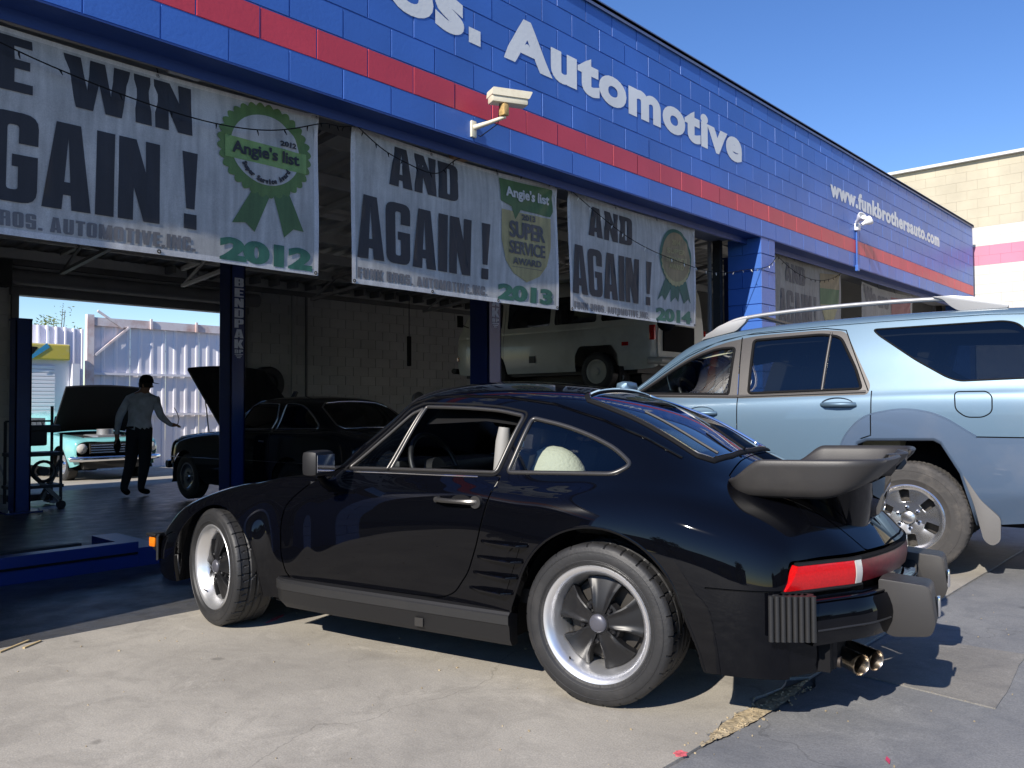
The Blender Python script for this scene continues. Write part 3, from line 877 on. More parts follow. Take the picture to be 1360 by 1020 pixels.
    MB().tube([(-.66, .30, .26), (-.75, .36, .23), (-.80, .40, .214)], [.045, .05, .045], 14).build('exhaust_pipe', M_STEELX, root, smooth=50)
    MB().lathe([(.020, 0), (.021, .05), (.017, .05), (.016, 0)], 18, M=RY90).build('tail_pipe', M_SOOTP, root, smooth=40, loc=(-.80, .575, .225))
    # rocker trim, black lower panel with a grey rubber strip above
    for s_ in (1, -1):
        sec = [(.80, .17), (.845, .172), (.862, .20), (.868, .255), (.872, .262), (.872, .300), (.862, .312), (.80, .312)]
        xs = [(.388, 1, 0), (.42, 1, 0), (.8, 1, 0), (1.4, 1, 0), (1.70, .985, 0), (1.76, .96, .04), (1.79, .93, .085)]
        rows = []
        for x, f, dz in xs:
            rows.append([Vector((x, s_ * y * f, max(z, .165 + dz) if z < .3 else z)) for y, z in sec])
        mb = MB().grid([[r[i] for r in rows] for i in range(len(sec))]); mb.add(rows[0], [tuple(range(len(sec)))]); mb.add(rows[-1], [tuple(range(len(sec)))])
        stp = mb.build('sill_cover', M_DARK, root, smooth=30)
        rr_ = [[Vector((x, s_ * (y * f), z)) for y, z in ((.866, .257), (.876, .262), (.877, .298), (.864, .306))] for x, f, dz in xs]
        MB().grid([[r[i] for r in rr_] for i in range(4)]).build('sill_rubber_strip', M_TRIM, stp, smooth=30)
        MB().box((.85, s_ * .869, .215), (.045, .008, .038), ch=.002).build('jack_cover', M_SATIN, stp)
        # vent louvres in front of the rear wheel
        for k in range(4):
            z = .585 - k * .068; x0 = .315 + k * .027; x1 = .520 + k * .022
            ys0, ys1 = y_at(x0, z), y_at(x1, z)
            b = MB()
            top = [(x1 + .025, ys1 + .001), (x1 - .04, ys1 + .030), (x0 + .02, ys0 + .040), (x0 - .016, ys0 + .010), (x0, ys0 - .02), (x1, ys1 - .02)]
            b.prism([(a, s_ * c) for a, c in top], (0, 0, z), (1, 0, 0), (0, 1, 0), (0, 0, 1), .012)
            b.build('louvre_blade', M_BLACKPAINT, root, smooth=30, bevel=.003)
        pl = rounded([(.325, .625), (.512, .625), (.585, .378), (.42, .372)], .012)
        uv = sh.side(pl, (0, 4), .02); p, n = sh.curve(uv, .002)
        c = p.mean(0)
        vs = [tuple(q * [1, s_, 1]) for q in p]; vs.append(tuple((c + n.mean(0) * .002) * [1, s_, 1]))
        mesh_obj('louvre_recess', vs, [(i, (i + 1) % len(p), len(p)) for i in range(len(p))], M_BLACKPAINT, root)
    # whale tail: pedestal, flat deck and raised rubber lip
    Wz = .862
    half = [(-.43, 0), (-.43, .40), (-.445, .56), (-.475, .605), (-.56, .625), (-.80, .622), (-.91, .608), (-.985, .565), (-1.012, .44), (-1.022, .2), (-1.025, 0)]
    hp = rounded(half[1:-1], .06, 6)
    loop = [half[0]] + hp + [half[-1]] + [(x, -y) for x, y in hp[::-1]]
    out = resample(loop, .022)
    for _ in range(3): out = .25 * np.roll(out, 1, 0) + .5 * out + .25 * np.roll(out, -1, 0)
    tg_ = np.roll(out, -1, 0) - np.roll(out, 1, 0); tg_ /= np.linalg.norm(tg_, axis=1)[:, None]
    nn_ = np.stack([-tg_[:, 1], tg_[:, 0]], 1); cc_ = np.array([-.75, 0.0])
    nn_ *= np.sign(np.einsum('ij,ij->i', nn_, out - cc_))[:, None]
    fl_ = np.clip((-.445 - out[:, 0]) / .14, 0, 1); fl_ = fl_ ** 2 * (3 - 2 * fl_) * .080
    fr_ = np.clip((-.78 - out[:, 0]) / .28, 0, 1); fr_ = fr_ ** 1.3
    mb = MB(); n = len(out); rings = []
    # (inset, lip share, height, rear underside lift, rear tuck)
    for ins, zf, dz, up, tk in ((.10, 0, -.056, .034, .15), (.035, 0, -.055, .036, .125), (.012, 0, -.044, .036, .105), (.002, 0, -.016, .030, .075), (-.003, .35, -.006, .018, .042), (-.008, .8, .000, .004, .010), (-.010, 1.0, .006, 0, 0), (-.004, 1.0, .012, 0, 0), (.006, 1.0, .012, 0, .002), (.016, .85, .004, 0, .010), (.032, .35, .0, .004, .030), (.055, .0, .002, .004, .045), (.12, 0, .004, 0, .06)):
        q = out - nn_ * min(ins, .035)
        if ins > .035: q = q + (np.array([-.76, 0.0]) - q) * ((ins - .035) * 1.8)
        rings.append([Vector((float(q[i, 0] + tk * fr_[i]), float(q[i, 1]), float(Wz + dz + fl_[i] * zf + up * fr_[i] + .02 * (-.43 - out[i, 0])))) for i in range(n)])
    for rg_ in rings: rg_.append(rg_[0])
    mb.grid(rings)
    mb.add(rings[-1][:-1], [tuple(range(n))]); mb.add(rings[0][:-1], [tuple(range(n))])
    wing = mb.build('whale_tail_spoiler', M_TRIMG, root, smooth=70)
    ped = []
    for z, x0, x1, w in ((.86, -.47, -.93, .50), (.80, -.47, -.925, .47), (.74, -.50, -.915, .44), (.70, -.55, -.905, .42), (.66, -.62, -.90, .40)):
        o_ = rounded([(x0, w), (x1 + .06, w * .97), (x1, w * .7), (x1 - .01, 0.0)], [.04, .05, .05, 0], 4)
        ped.append([Vector((x, y, z)) for x, y in o_] + [Vector((x, -y, z)) for x, y in o_[::-1]])
    mb = MB().grid(ped)
    mb.build('spoiler_pedestal', M_BLACKPAINT, root, smooth=50)
    for k in range(9):
        MB().box((-.60 - k * .030, 0, Wz + .002 + .02 * (.17 + k * .03)), (.010, .62, .012)).build('grille_slat', M_MATTE, wing)
    # front corner: bumper, bellows, indicator
    for s_ in (1, -1):
        fb = MB()
        for k in range(7):
            fb.tube([(2.765 + k * .0135, s_ * (.788 - k * .011), .298), (2.765 + k * .0135, s_ * (.788 - k * .011), .432)], .0085, 8)
        fb.build('bumper_bellows', M_TRIM, root, smooth=50)
        MB().tube([(2.86, s_ * .70, .37), (2.93, s_ * .60, .37), (2.99, s_ * .40, .37), (3.01, s_ * .15, .37), (3.015, 0, .37)], [.050, .056, .058, .058, .058], 12).build('front_bumper', M_BLACKPAINT, root, smooth=50)
        MB().box((2.885, s_ * .720, .385), (.055, .045, .060), ch=.01).build('front_indicator', M_AMBER, root, smooth=50)
        MB().box((2.875, s_ * .718, .427), (.085, .075, .018), ch=.005).build('indicator_frame', M_DARK, root, smooth=50)
        MB().tube([(2.72, s_ * .66, .24), (2.80, s_ * .60, .22), (2.89, s_ * .42, .21), (2.92, 0, .21)], [.04, .045, .045, .045], 10).build('front_spoiler', M_TRIM, root, smooth=50)
    # wheels
    petal_wheel(root, 0, .868, .313, .313, .245, .226, .085)
    petal_wheel(root, 2.272, .815, .310, .310, .215, .222, .06, steer=-radians(16))
    petal_wheel(root, 0, -.868, .313, .313, .245, .218, .085, flip=True)
    petal_wheel(root, 2.272, -.815, .310, .310, .215, .215, .055, steer=-radians(15), flip=True)
    # interior
    it = MB()
    it.box((1.45, 0, .80), (.30, 1.36, .12), ch=.03); it.box((1.56, 0, .60), (.25, 1.4, .4)); it.box((.8, 0, .36), (1.6, 1.5, .06))
    it.box((1.30, .36, .86), (.14, .34, .07), ch=.03)
    it.build('dashboard', M_DARK, root, smooth=40)
    hl = MB().grid([[Vector((x, y, z - .035)) for y, z in [(-.55, zz - .14), (-.4, zz - .05), (-.2, zz - .01), (0, zz), (.2, zz - .01), (.4, zz - .05), (.55, zz - .14)]] for x, zz in ((.20, 1.20), (.4, 1.235), (.7, 1.268), (1.05, 1.25))])
    hl.build('headliner', M_DARK, root, smooth=60)
    for s_ in (1, -1):
        dc = MB().box((1.05, s_ * .735, .56), (1.15, .04, .46), ch=.01); dc.build('door_card', M_LEATHER, root)
        se = MB().box((.86, s_ * .36, .42), (.52, .48, .14), ch=.05)
        R_ = Matrix.Rotation(radians(-16), 3, 'Y')
        se.box((.575, s_ * .36, .70), (.13, .46, .56), rot=R_, ch=.05)
        sobj = se.build('seat', M_LEATHER, root, smooth=50)
        MB().box((.48, s_ * .36, 1.035), (.10, .27, .17), rot=R_, ch=.035).build('headrest', M_LEATHER, sobj, smooth=50)
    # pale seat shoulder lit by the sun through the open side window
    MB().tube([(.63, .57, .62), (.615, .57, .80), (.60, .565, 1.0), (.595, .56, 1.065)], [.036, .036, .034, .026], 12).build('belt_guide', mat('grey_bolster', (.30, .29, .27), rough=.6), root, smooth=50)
    sw = MB(); cx, cy, cz = 1.13, .36, .845
    ax = Matrix.Rotation(radians(24), 4, 'Y')
    sw.tube([Vector((cx, cy, cz)) + (ax.to_3x3() @ Vector((0, .185 * cos(t), .185 * sin(t)))) for t in [2 * pi * i / 36 for i in range(36)]], .014, 10, closed=True)
    for t in (0, pi, -pi / 2 - .5, -pi / 2 + .5): sw.bar(Vector((cx, cy, cz)), Vector((cx, cy, cz)) + ax.to_3x3() @ Vector((0, .18 * cos(t), .18 * sin(t))), .05, .012)
    sw.cyl((cx - .02, cy, cz), (cx + .03, cy, cz - .01), .06, 20); sw.cyl((cx, cy, cz), (cx + .3, cy, cz - .12), .03, 10)
    sw.build('steering_wheel', M_DARK, root, smooth=40)
    MB().box((1.17, 0, 1.165), (.02, .22, .06), ch=.01).build('rear_view_mirror', M_DARK, root, smooth=40)
    MB().sphere((.40, .45, .80), .2, 12, (.85, .6, .9)).build('rear_seat_cover', M_CREAM, root, smooth=60)
    MB().box((.02, 0, .72), (.5, 1.15, .24), ch=.06).build('rear_shelf', M_LEATHER, root, smooth=50)
    return root

sports = build_sports_car((3.45, 2.12), radians(101.5))
# ------------------------------------------------------------------ the blue off-roader
M_BLUEPAINT = mat('pale_blue_metallic', (0.105, 0.172, 0.238), rough=0.44, metal=0.40, coat=0.6, dirt=(0.22, 0.25, 0.27), dirt_amt=0.15, dscale=2)
M_BLUEDARK = mat('grey_blue_cladding', (0.080, 0.122, 0.190), rough=0.42, metal=0.4, coat=0.5, dirt=(0.2, 0.2, 0.22), dirt_amt=0.2, dscale=3)
M_RAIL = mat('silver_rail', (0.42, 0.42, 0.42), rough=0.40, metal=0.5)
M_MUD = mat('mud_flap_plastic', (0.13, 0.125, 0.12), rough=0.6, bump=.1)
M_PILLAR = mat('satin_pillar_trim', (0.075, 0.070, 0.066), rough=0.40, metal=0.3, bump=.06, bscale=400)
M_BEIGE = mat('beige_interior', (0.42, 0.38, 0.26), rough=0.8)
M_TEAL = mat('teal_strap', (0.03, 0.30, 0.26), rough=0.5)

def alloy_wheel(parent, x, y, z, R, w, rr, flip=False):
    hub = empty('wheel', (x, y, z), pi if flip else 0, parent=parent)
    tyre_mesh(R, rr, w, 'tyre', M_RUBBER_D, hub, nseg=240, groove=0.006, blocks=84, side_r=0.026, circ=(.2, .4, .6, .8), lat='at')
    rim = MB().lathe([(rr - 0.01, -0.03), (rr + 0.002, -0.012), (rr + 0.004, 0.0), (rr - 0.004, 0.006), (rr - 0.012, 0.0), (rr - 0.018, -0.012), (rr - 0.022, -0.05), (rr - 0.03, -0.12), (rr - 0.02, -w + 0.02)], 80)
    rim.build('rim', M_ALUD, hub, smooth=50)
    st = MB(); r1 = rr - 0.008
    def hw(r):
        t = (r - .05) / (r1 - .05)
        if t < .38: return pi / 6 + .004
        return lerp(.30, .355, (t - .38) / .45) if t < .88 else pi / 6 + .004
    yf = lambda r, s_: -.018 - .030 * ((r1 - r) / r1) ** 1.5 * 1 + .004 * (1 - s_ * s_) + .010 * max(0, (r - r1 * .9) / (r1 * .1))
    disc_spokes(st, 6, .05, r1, hw, yf, .035, nr=26, nt=8, phase=radians(-8))
    st.lathe([(.0001, -.038), (.052, -.040), (.06, -.05)], 36)
    st.build('spoke_face', M_ALUD, hub, smooth=30)
    MB().lathe([(.0001, -.020), (.030, -.021), (.040, -.026), (.041, -.045)], 30).build('centre_cap', M_ALUD, hub, smooth=40)
    for k in range(6):
        a = 2 * pi * (k + .5) / 6 + radians(-8)
        MB().lathe([(.0001, -.016), (.009, -.017), (.012, -.022), (.0125, -.05)], 6).build('wheel_nut', M_CHROME, hub, loc=(.071 * cos(a), 0, .071 * sin(a)))
        MB().lathe([(.0125, -.042), (.021, -.040), (.021, -.036), (.0125, -.036)], 16).build('nut_well', M_MATTE, hub, loc=(.071 * cos(a), 0.001, .071 * sin(a)))
    MB().lathe([(.0001, -.11), (rr - .03, -.11)], 36).build('brake_disc', mat_get('brake_grey'), hub)
    return hub

def build_offroader(loc, heading):
    root = empty('offroad_car', (loc[0], loc[1], 0), heading,
                 'light blue metallic off-road estate car with silver roof rails and grey-blue wheel arch cladding', 'car')
    st = []
    def sec(xs, w, zb, zt, gw, rail, rw, roof, b=0.0):
        """w body half width, zb bottom, zt belt, gw glass base, rail/rw top of glass, roof centre"""
        return station(xs, [(w - .05, zb), (w - .012, zb + .14), (w, .62), (w + .002, .85), (w - .004, zt - .16), (w - .022, zt - .045), (gw, zt + .03),
                            (lerp(gw, rw, .5) + .012, lerp(zt, rail, .52)), (rw, rail), (rw - .10, roof - .022), (rw * .42, roof - .004), (0, roof)])
    st.append(sec([-1.16] * 12, .86, .45, 1.24, .80, 1.62, .66, 1.73))
    st.append(sec([-1.05] * 12, .905, .42, 1.265, .855, 1.715, .71, 1.80))
    st.append(sec([-.75] * 12, .925, .40, 1.275, .872, 1.745, .725, 1.835))
    st.append(sec([-.40] * 12, .93, .36, 1.272, .876, 1.748, .73, 1.842))
    st.append(sec([0] * 12, .93, .34, 1.265, .878, 1.745, .73, 1.842))
    st.append(sec([.40] * 12, .93, .33, 1.252, .878, 1.735, .728, 1.834))
    st.append(sec([.80] * 12, .93, .33, 1.235, .877, 1.718, .722, 1.82))
    st.append(sec([1.15] * 12, .93, .33, 1.222, .875, 1.695, .712, 1.798))
    st.append(sec([1.42] * 12, .93, .33, 1.212, .872, 1.658, .70, 1.765))
    st.append(sec([1.62] * 12, .93, .33, 1.206, .868, 1.600, .695, 1.715))
    st.append(sec([1.80, 1.80, 1.80, 1.80, 1.80, 1.80, 1.80, 1.80, 1.80, 1.83, 1.88, 1.90], .93, .33, 1.20, .862, 1.505, .705, 1.60))
    st.append(sec([2.0, 2.0, 2.0, 2.0, 2.0, 2.0, 2.0, 2.0, 2.0, 2.05, 2.11, 2.13], .93, .33, 1.19, .85, 1.365, .745, 1.43))
    st.append(station([2.17, 2.17, 2.17, 2.17, 2.17, 2.17, 2.17, 2.17, 2.18, 2.25, 2.31, 2.33],
        [(.88, .34), (.92, .47), (.932, .62), (.932, .85), (.925, 1.02), (.90, 1.13), (.852, 1.185), (.82, 1.215), (.79, 1.24), (.66, 1.262), (.33, 1.275), (0, 1.28)]))
    st.append(station([2.32, 2.32, 2.32, 2.32, 2.32, 2.32, 2.32, 2.33, 2.35, 2.40, 2.44, 2.45],
        [(.88, .34), (.92, .47), (.935, .62), (.935, .85), (.925, 1.0), (.89, 1.09), (.84, 1.13), (.79, 1.15), (.74, 1.16), (.60, 1.175), (.30, 1.19), (0, 1.195)]))
    st.append(station([2.8] * 12,
        [(.88, .34), (.92, .47), (.94, .62), (.94, .82), (.925, .95), (.88, 1.03), (.82, 1.065), (.76, 1.08), (.70, 1.085), (.56, 1.10), (.30, 1.12), (0, 1.125)]))
    st.append(station([3.35] * 7 + [3.37, 3.38, 3.42, 3.46, 3.48],
        [(.82, .36), (.87, .47), (.88, .6), (.875, .78), (.85, .90), (.80, .96), (.74, .985), (.68, .99), (.62, .99), (.50, 1.0), (.27, 1.01), (0, 1.015)]))
    st.append(station([3.5] * 7 + [3.53, 3.55, 3.60, 3.65, 3.67],
        [(.74, .38), (.78, .47), (.79, .6), (.78, .74), (.76, .83), (.72, .87), (.68, .88), (.62, .885), (.56, .885), (.45, .89), (.25, .89), (0, .89)]))
    sh = Shell(st, nu=180, nv=90)
    ra = [(.42, .20), (.425, .50), (.41, .70), (.33, .90), (.27, .925), (-.17, .935), (-.215, .91), (-.33, .71), (-.385, .51), (-.42, .36), (-.44, .20)]
    fa = [(2.79 - x, z) for x, z in ra][::-1]
    vr = (0, 9.5)
    win_f = rounded([(2.085, 1.262), (1.285, 1.245), (1.275, 1.62), (1.42, 1.618), (1.60, 1.560), (1.80, 1.455), (1.98, 1.33)], [.03, .02, .03, .1, .1, .1, .05])
    win_r = rounded([(1.125, 1.252), (.30, 1.275), (.345, 1.42), (.465, 1.665), (.60, 1.690), (1.125, 1.672)], [.03, .03, .05, .05, .05, .03])
    win_q = rounded([(.245, 1.708), (.20, 1.66), (-.05, 1.47), (-.245, 1.345), (-.32, 1.318), (-.86, 1.335), (-.90, 1.36), (-.74, 1.60), (-.66, 1.70), (-.58, 1.722)], .04)
    reg = [('hole', [sh.side(ra, (0, 6), .02), sh.side(fa, (0, 6), .02)])]
    reg.append(('pillar', [sh.side(rounded([(2.16, 1.232), (1.2, 1.212), (.255, 1.232), (.24, 1.30), (.43, 1.705), (.60, 1.724), (1.10, 1.708), (1.36, 1.668), (1.62, 1.585), (1.84, 1.455), (2.04, 1.315)], [.02, .1, .03, .05, .05, .1, .1, .1, .1, .1, .05]), vr, .02)]))
    cl = [(.455, .30)] + [(p[0], p[1]) for p in rounded([(.46, .60), (.44, .90), (.29, 1.085), (.02, 1.135), (-.19, 1.10), (-.42, .945)], [.02, .16, .2, .2, .12, .01], 8)] + [(-1.3, .945), (-1.3, .30)]
    reg.append(('cladding', [sh.side([(max(x, -1.155), z) for x, z in cl], (0, 6), .02)]))
    reg.append(('lower', [sh.side([(.46, .30), (.46, .48), (2.3, .48), (2.3, .30)], (0, 3), .02)]))
    reg.append(('hole', [sh.side(ra, (0, 6), .02)]))
    for pl in ([(.232, 1.26), (.232, .945), (.30, .92)], [(1.205, 1.222), (1.20, .98), (1.23, .75), (1.235, .36)], [(.255, 1.26), (.43, 1.712), (.58, 1.735), (1.20, 1.72), (1.45, 1.668), (1.7, 1.56), (1.9, 1.43), (2.14, 1.25)], [(2.19, 1.2), (2.20, .9), (2.16, .36)], [(-.42, .945), (-1.15, .945)]):
        reg.append(('gap', [sh.band(pl, .008, 'side', vr, .03)]))
    fuel = rounded([(-.292, 1.247), (-.298, 1.125), (-.36, 1.075), (-.46, 1.075), (-.512, 1.11), (-.512, 1.215), (-.48, 1.247)], .03)
    a, b = sh.band(fuel, .008, 'side', (2, 6), .02, True)
    o_, i_ = (a, b) if np.ptp(a[:, 0]) > np.ptp(b[:, 0]) else (b, a)
    reg += [('gap', [o_]), ('fuel', [i_])]
    reg.append(('gap', [sh.band([(1.205, 1.225), (1.225, 1.70)], .010, 'side', vr, .03)]))
    for nm, pl in (('win_f', win_f), ('win_r', win_r), ('win_q', win_q)): reg.append((nm, [sh.side(pl, vr, .02)]))
    reg.append(('wscreen', [sh.top([(1.60, -.002), (1.60, .0), (1.60, .30), (1.585, .52), (1.75, .62), (2.0, .70), (2.14, .735), (2.22, .66), (2.27, .35), (2.29, 0), (2.29, -.002)], (8.1, 11), .03)]))
    D = sh.cut(reg)
    body = shell_obj('body', D['body'], M_BLUEPAINT, root, 'LR')
    [shell_obj('shut_line', D['gap'], M_MATTE, body, q, off=-.009) for q in 'LR']
    [shell_obj('pillar_trim', D['pillar'], M_PILLAR, root, q, off=.001) for q in 'LR']
    cb = [shell_obj('arch_cladding', D['cladding'], M_BLUEDARK, root, q, off=.014) for q in 'LR'][0]
    shell_obj('sill', D['lower'], M_BLUEDARK, root, 'LR', off=.006)
    shell_obj('windshield', D['wscreen'], M_GLASS, root, 'LR', off=-.004)
    for sd in 'LR':
        s_ = 1 if sd == 'L' else -1
        shell_obj('front_window', D['win_f'], M_GLASS, root, sd, off=-.004)
        shell_obj('rear_door_window', D['win_r'], M_GLASSD, root, sd, off=-.004)
        shell_obj('rear_quarter_window', D['win_q'], M_GLASSD, root, sd, off=-.003)
        shell_obj('fuel_flap', D['fuel'], M_BLUEPAINT, root, sd)
        def line(nm, poly, w, h, m, vr=vr, closed=True, off=0.0, par=root):
            uv = sh.side(poly, vr, .03, closed); p, n = sh.curve(uv, off)
            return sweep(p * [1, s_, 1], n * [1, s_, 1], round_prof(w, h), nm, m, par, closed)
        line('window_seal', win_f, .022, .010, M_MATTE); line('window_seal', win_r, .022, .010, M_MATTE); line('window_seal', win_q, .012, .003, M_MATTE)
        line('window_divider', [(.575, 1.27), (.535, 1.70)], .020, .010, M_PILLAR, closed=False)
        line('belt_weatherstrip', [(2.05, 1.243), (1.20, 1.228), (.27, 1.252)], .022, .012, M_PILLAR, closed=False)
        line('drip_moulding', [(2.165, 1.252), (2.05, 1.345), (1.86, 1.485), (1.64, 1.61), (1.38, 1.692), (1.12, 1.735), (.6, 1.755), (.2, 1.765), (-.5, 1.775), (-1.0, 1.75)], .014, .008, M_BLUEPAINT, closed=False)
        # cladding edge: a rounded bead following the arch bulge
        line('cladding_edge', cl[1:-3], .016, .0155, M_BLUEDARK, vr=(0, 6), closed=False, off=.001)
        # arch lip and dark well
        uv = sh.side(ra[:-1], (0, 6), .02, False); p, n = sh.curve(uv); p = p * [1, s_, 1]; n = n * [1, s_, 1]
        rows = [[Vector(q) + Vector(nn) * .016 for q, nn in zip(p, n)], [Vector(q) + Vector(nn) * .013 + (Vector((0, q[1], .4)) - Vector(q)) * .03 for q, nn in zip(p, n)], [Vector(q) + (Vector((0, q[1] - s_ * .05, .4)) - Vector(q)) * .04 for q in p]]
        MB().grid(rows).build('arch_lip', M_BLUEDARK, cb, smooth=60)
        for cx in (0, 2.79):
            q_ = ra[:-1] if cx == 0 else fa[1:]
            MB().grid([[Vector((x, s_ * yy, z)) for x, z in q_] for yy in (.932, .45)]).add([Vector((x, s_ * .45, z)) for x, z in q_], [tuple(range(len(q_)))]).build('wheel_well', M_MATTE, body)
        # mud flap
        mf = MB().prism(rounded([(-.335, .70), (-.40, .50), (-.452, .27), (-.50, .235), (-.548, .27), (-.552, .42), (-.50, .47), (-.44, .53)], .03), (0, s_ * .915 if s_ > 0 else s_ * .955, 0), (1, 0, 0), (0, 0, 1), (0, 1, 0), .04)
        mf.build('mud_flap', M_MUD, root, smooth=40, bevel=.006)
        for hx, hz in ((1.49, 1.100), (.46, 1.163)):
            y0 = float(sh.ev(sh.inv([(hx, hz)], (0, 2), (0, 6)))[0, 1])
            h = MB()
            h.tube([(hx + .11, s_ * (y0 + .004), hz), (hx + .08, s_ * (y0 + .030), hz), (hx, s_ * (y0 + .040), hz), (hx - .09, s_ * (y0 + .034), hz), (hx - .125, s_ * (y0 + .008), hz)], [.012, .017, .017, .018, .016], 10)
            ho = h.build('door_handle', M_BLUEPAINT, root, smooth=50)
            bw = []
            for i in range(5):
                t = i / 4; bw.append([Vector((hx + (.115 * (1 - t * .9)) * cos(a), s_ * (y0 + .003 - .035 * (1 - (1 - t) ** 2)), hz + (.052 * (1 - t * .9)) * sin(a))) for a in [2 * pi * k / 28 for k in range(29)]])
            MB().grid(bw).build('handle_cup', M_BLUEDARK, ho, smooth=60)
        # roof rail with feet
        mb = MB()
        path = [(1.56, .60, 1.735), (1.42, .622, 1.80), (1.28, .628, 1.852), (1.0, .63, 1.883), (.6, .632, 1.903), (.2, .634, 1.911), (-.20, .634, 1.908), (-.42, .632, 1.885), (-.56, .628, 1.845)]
        T = np.array(path); ev = nat_basis(np.arange(len(T))); C_ = ev(np.linspace(0, len(T) - 1, 50)) @ T
        mb.tube([(x, s_ * y, z) for x, y, z in C_], .0165, 10)
        rail = mb.build('roof_rail', M_RAIL, root, smooth=50)
        ft = MB().prism(rounded([(-.20, 1.905), (-.13, 1.925), (-.26, 1.925), (-.42, 1.90), (-.60, 1.845), (-.60, 1.815), (-.30, 1.815), (-.25, 1.85)], .02), (0, s_ * .632 - .032, 0), (1, 0, 0), (0, 0, 1), (0, 1, 0), .064)
        ft.build('rail_foot', M_RAIL, rail, smooth=40, bevel=.010)
        ft = MB().prism(rounded([(1.60, 1.70), (1.30, 1.76), (1.22, 1.83), (1.20, 1.878), (1.30, 1.862), (1.45, 1.805)], .02), (0, s_ * .615 - .028, 0), (1, 0, 0), (0, 0, 1), (0, 1, 0), .056)
        ft.build('rail_foot', M_RAIL, rail, smooth=40, bevel=.010)
        mo = MB().box((0, 0, 0), (.12, .22, .17), ch=.05).build('door_mirror', M_BLUEPAINT, root, smooth=60)
        mo.location = (2.10, s_ * 1.0, 1.275)
        MB().box((2.10, s_ * .90, 1.21), (.08, .12, .05), ch=.015).build('mirror_arm', M_MATTE, mo).location = -Vector((2.10, s_ * 1.0, 1.275))
    for y in (0,):
        mb = MB()
        for x in (1.15, -.25): mb.bar((x, -.62, 1.875), (x, .62, 1.875), .05, .02)
        mb2 = MB().bar((1.12, -.62, 1.872), (1.12, .62, 1.872), .05, .018); mb2.build('cross_bar', M_DARK, root)
        MB().bar((-.30, -.62, 1.882), (-.30, .62, 1.882), .05, .018).build('cross_bar', M_DARK, root)
    # rear spoiler above the tailgate and bumper
    MB().box((-1.08, 0, 1.845), (.42, 1.28, .05), ch=.02).build('roof_spoiler', M_BLUEPAINT, root, smooth=50)
    MB().box((-1.20, 0, .58), (.26, 1.72, .26), ch=.06).build('rear_bumper', M_BLUEDARK, root, smooth=50)
    MB().box((-1.15, 0, 1.15), (.06, 1.62, 1.1), ch=.03).build('tailgate', M_BLUEPAINT, root, smooth=50)
    MB().box((1.2, 0, .42), (4.2, 1.0, .22)).box((1.3, 0, .38), (1.8, 1.70, .14)).box((-.78, 0, .45), (.6, 1.6, .2)).build('underbody', M_MATTE, root)
    MB().box((3.60, 0, .60), (.22, 1.6, .32), ch=.08).build('front_bumper', M_BLUEDARK, root, smooth=50)
    # cabin
    it = MB().box((.9, 0, .75), (3.6, .84, .10)).box((1.4, 0, .75), (1.6, 1.66, .10)); it.box((2.0, 0, 1.08), (.42, 1.6, .26), ch=.06)
    it.box((1.92, .38, 1.23), (.2, .38, .07), ch=.03); it.build('dashboard', M_DARK, root, smooth=40)
    MB().grid([[Vector((x, y, z)) for y, z in ((-.70, zz - .16), (-.6, zz - .05), (0, zz - .03), (.6, zz - .05), (.70, zz - .16))] for x, zz in ((-1.0, 1.79), (0, 1.82), (1.0, 1.79), (1.58, 1.70))]).build('headliner', M_BEIGE, root, smooth=60)
    for x in (1.02, .02):
        for s_ in (1, -1):
            R_ = Matrix.Rotation(radians(-18), 3, 'Y')
            m_ = MB().box((x + .32, s_ * .40, .92), (.52, .52, .16), ch=.05).box((x + .02, s_ * .40, 1.20), (.14, .50, .62), rot=R_, ch=.05)
            se = m_.build('seat', M_BEIGE, root, smooth=50)
            MB().box((x - .09, s_ * .40, 1.58), (.09, .26, .17), rot=R_, ch=.03).build('headrest', M_BEIGE, se, smooth=50)
    # pale far-side pillar trim and belt seen through the front window
    MB().prism([(1.30, 1.20), (1.50, 1.20), (1.32, 1.66), (1.22, 1.66)], (0, -.80, 0), (1, 0, 0), (0, 0, 1), (0, 1, 0), .05).build('far_pillar_trim', M_BEIGE, root)
    MB().prism([(1.24, 1.45), (1.30, 1.62), (1.42, 1.62), (1.36, 1.45)], (0, -.745, 0), (1, 0, 0), (0, 0, 1), (0, 1, 0), .02).build('teal_belt', M_TEAL, root)
    sw = MB(); c = Vector((1.78, .40, 1.225)); R_ = Matrix.Rotation(radians(28), 3, 'Y')
    sw.tube([c + R_ @ Vector((0, .19 * cos(t), .19 * sin(t))) for t in [2 * pi * i / 36 for i in range(36)]], .016, 10, closed=True)
    sw.bar(c + R_ @ Vector((0, -.18, 0)), c + R_ @ Vector((0, .18, 0)), .05, .02); sw.cyl(c, c + Vector((.25, 0, -.1)), .04, 12)
    sw.build('steering_wheel', M_DARK, root, smooth=50)
    MB().box((1.74, 0, 1.545), (.02, .25, .075), ch=.01).build('rear_view_mirror', M_DARK, root, smooth=40)
    MB().box((.35, -.2, 1.33), (.02, .55, .32), ch=.01).build('paper_notice', mat('paper', (.6, .62, .6), rough=.8), root)
    alloy_wheel(root, 0, .955, .382, .382, .26, .228); alloy_wheel(root, 2.79, .955, .382, .382, .26, .228)
    alloy_wheel(root, 0, -.955, .382, .382, .26, .228, flip=True); alloy_wheel(root, 2.79, -.955, .382, .382, .26, .228, flip=True)
    return root

offroader = build_offroader((6.06 + .93 * .99, 1.85 + .93 * .139), radians(98))
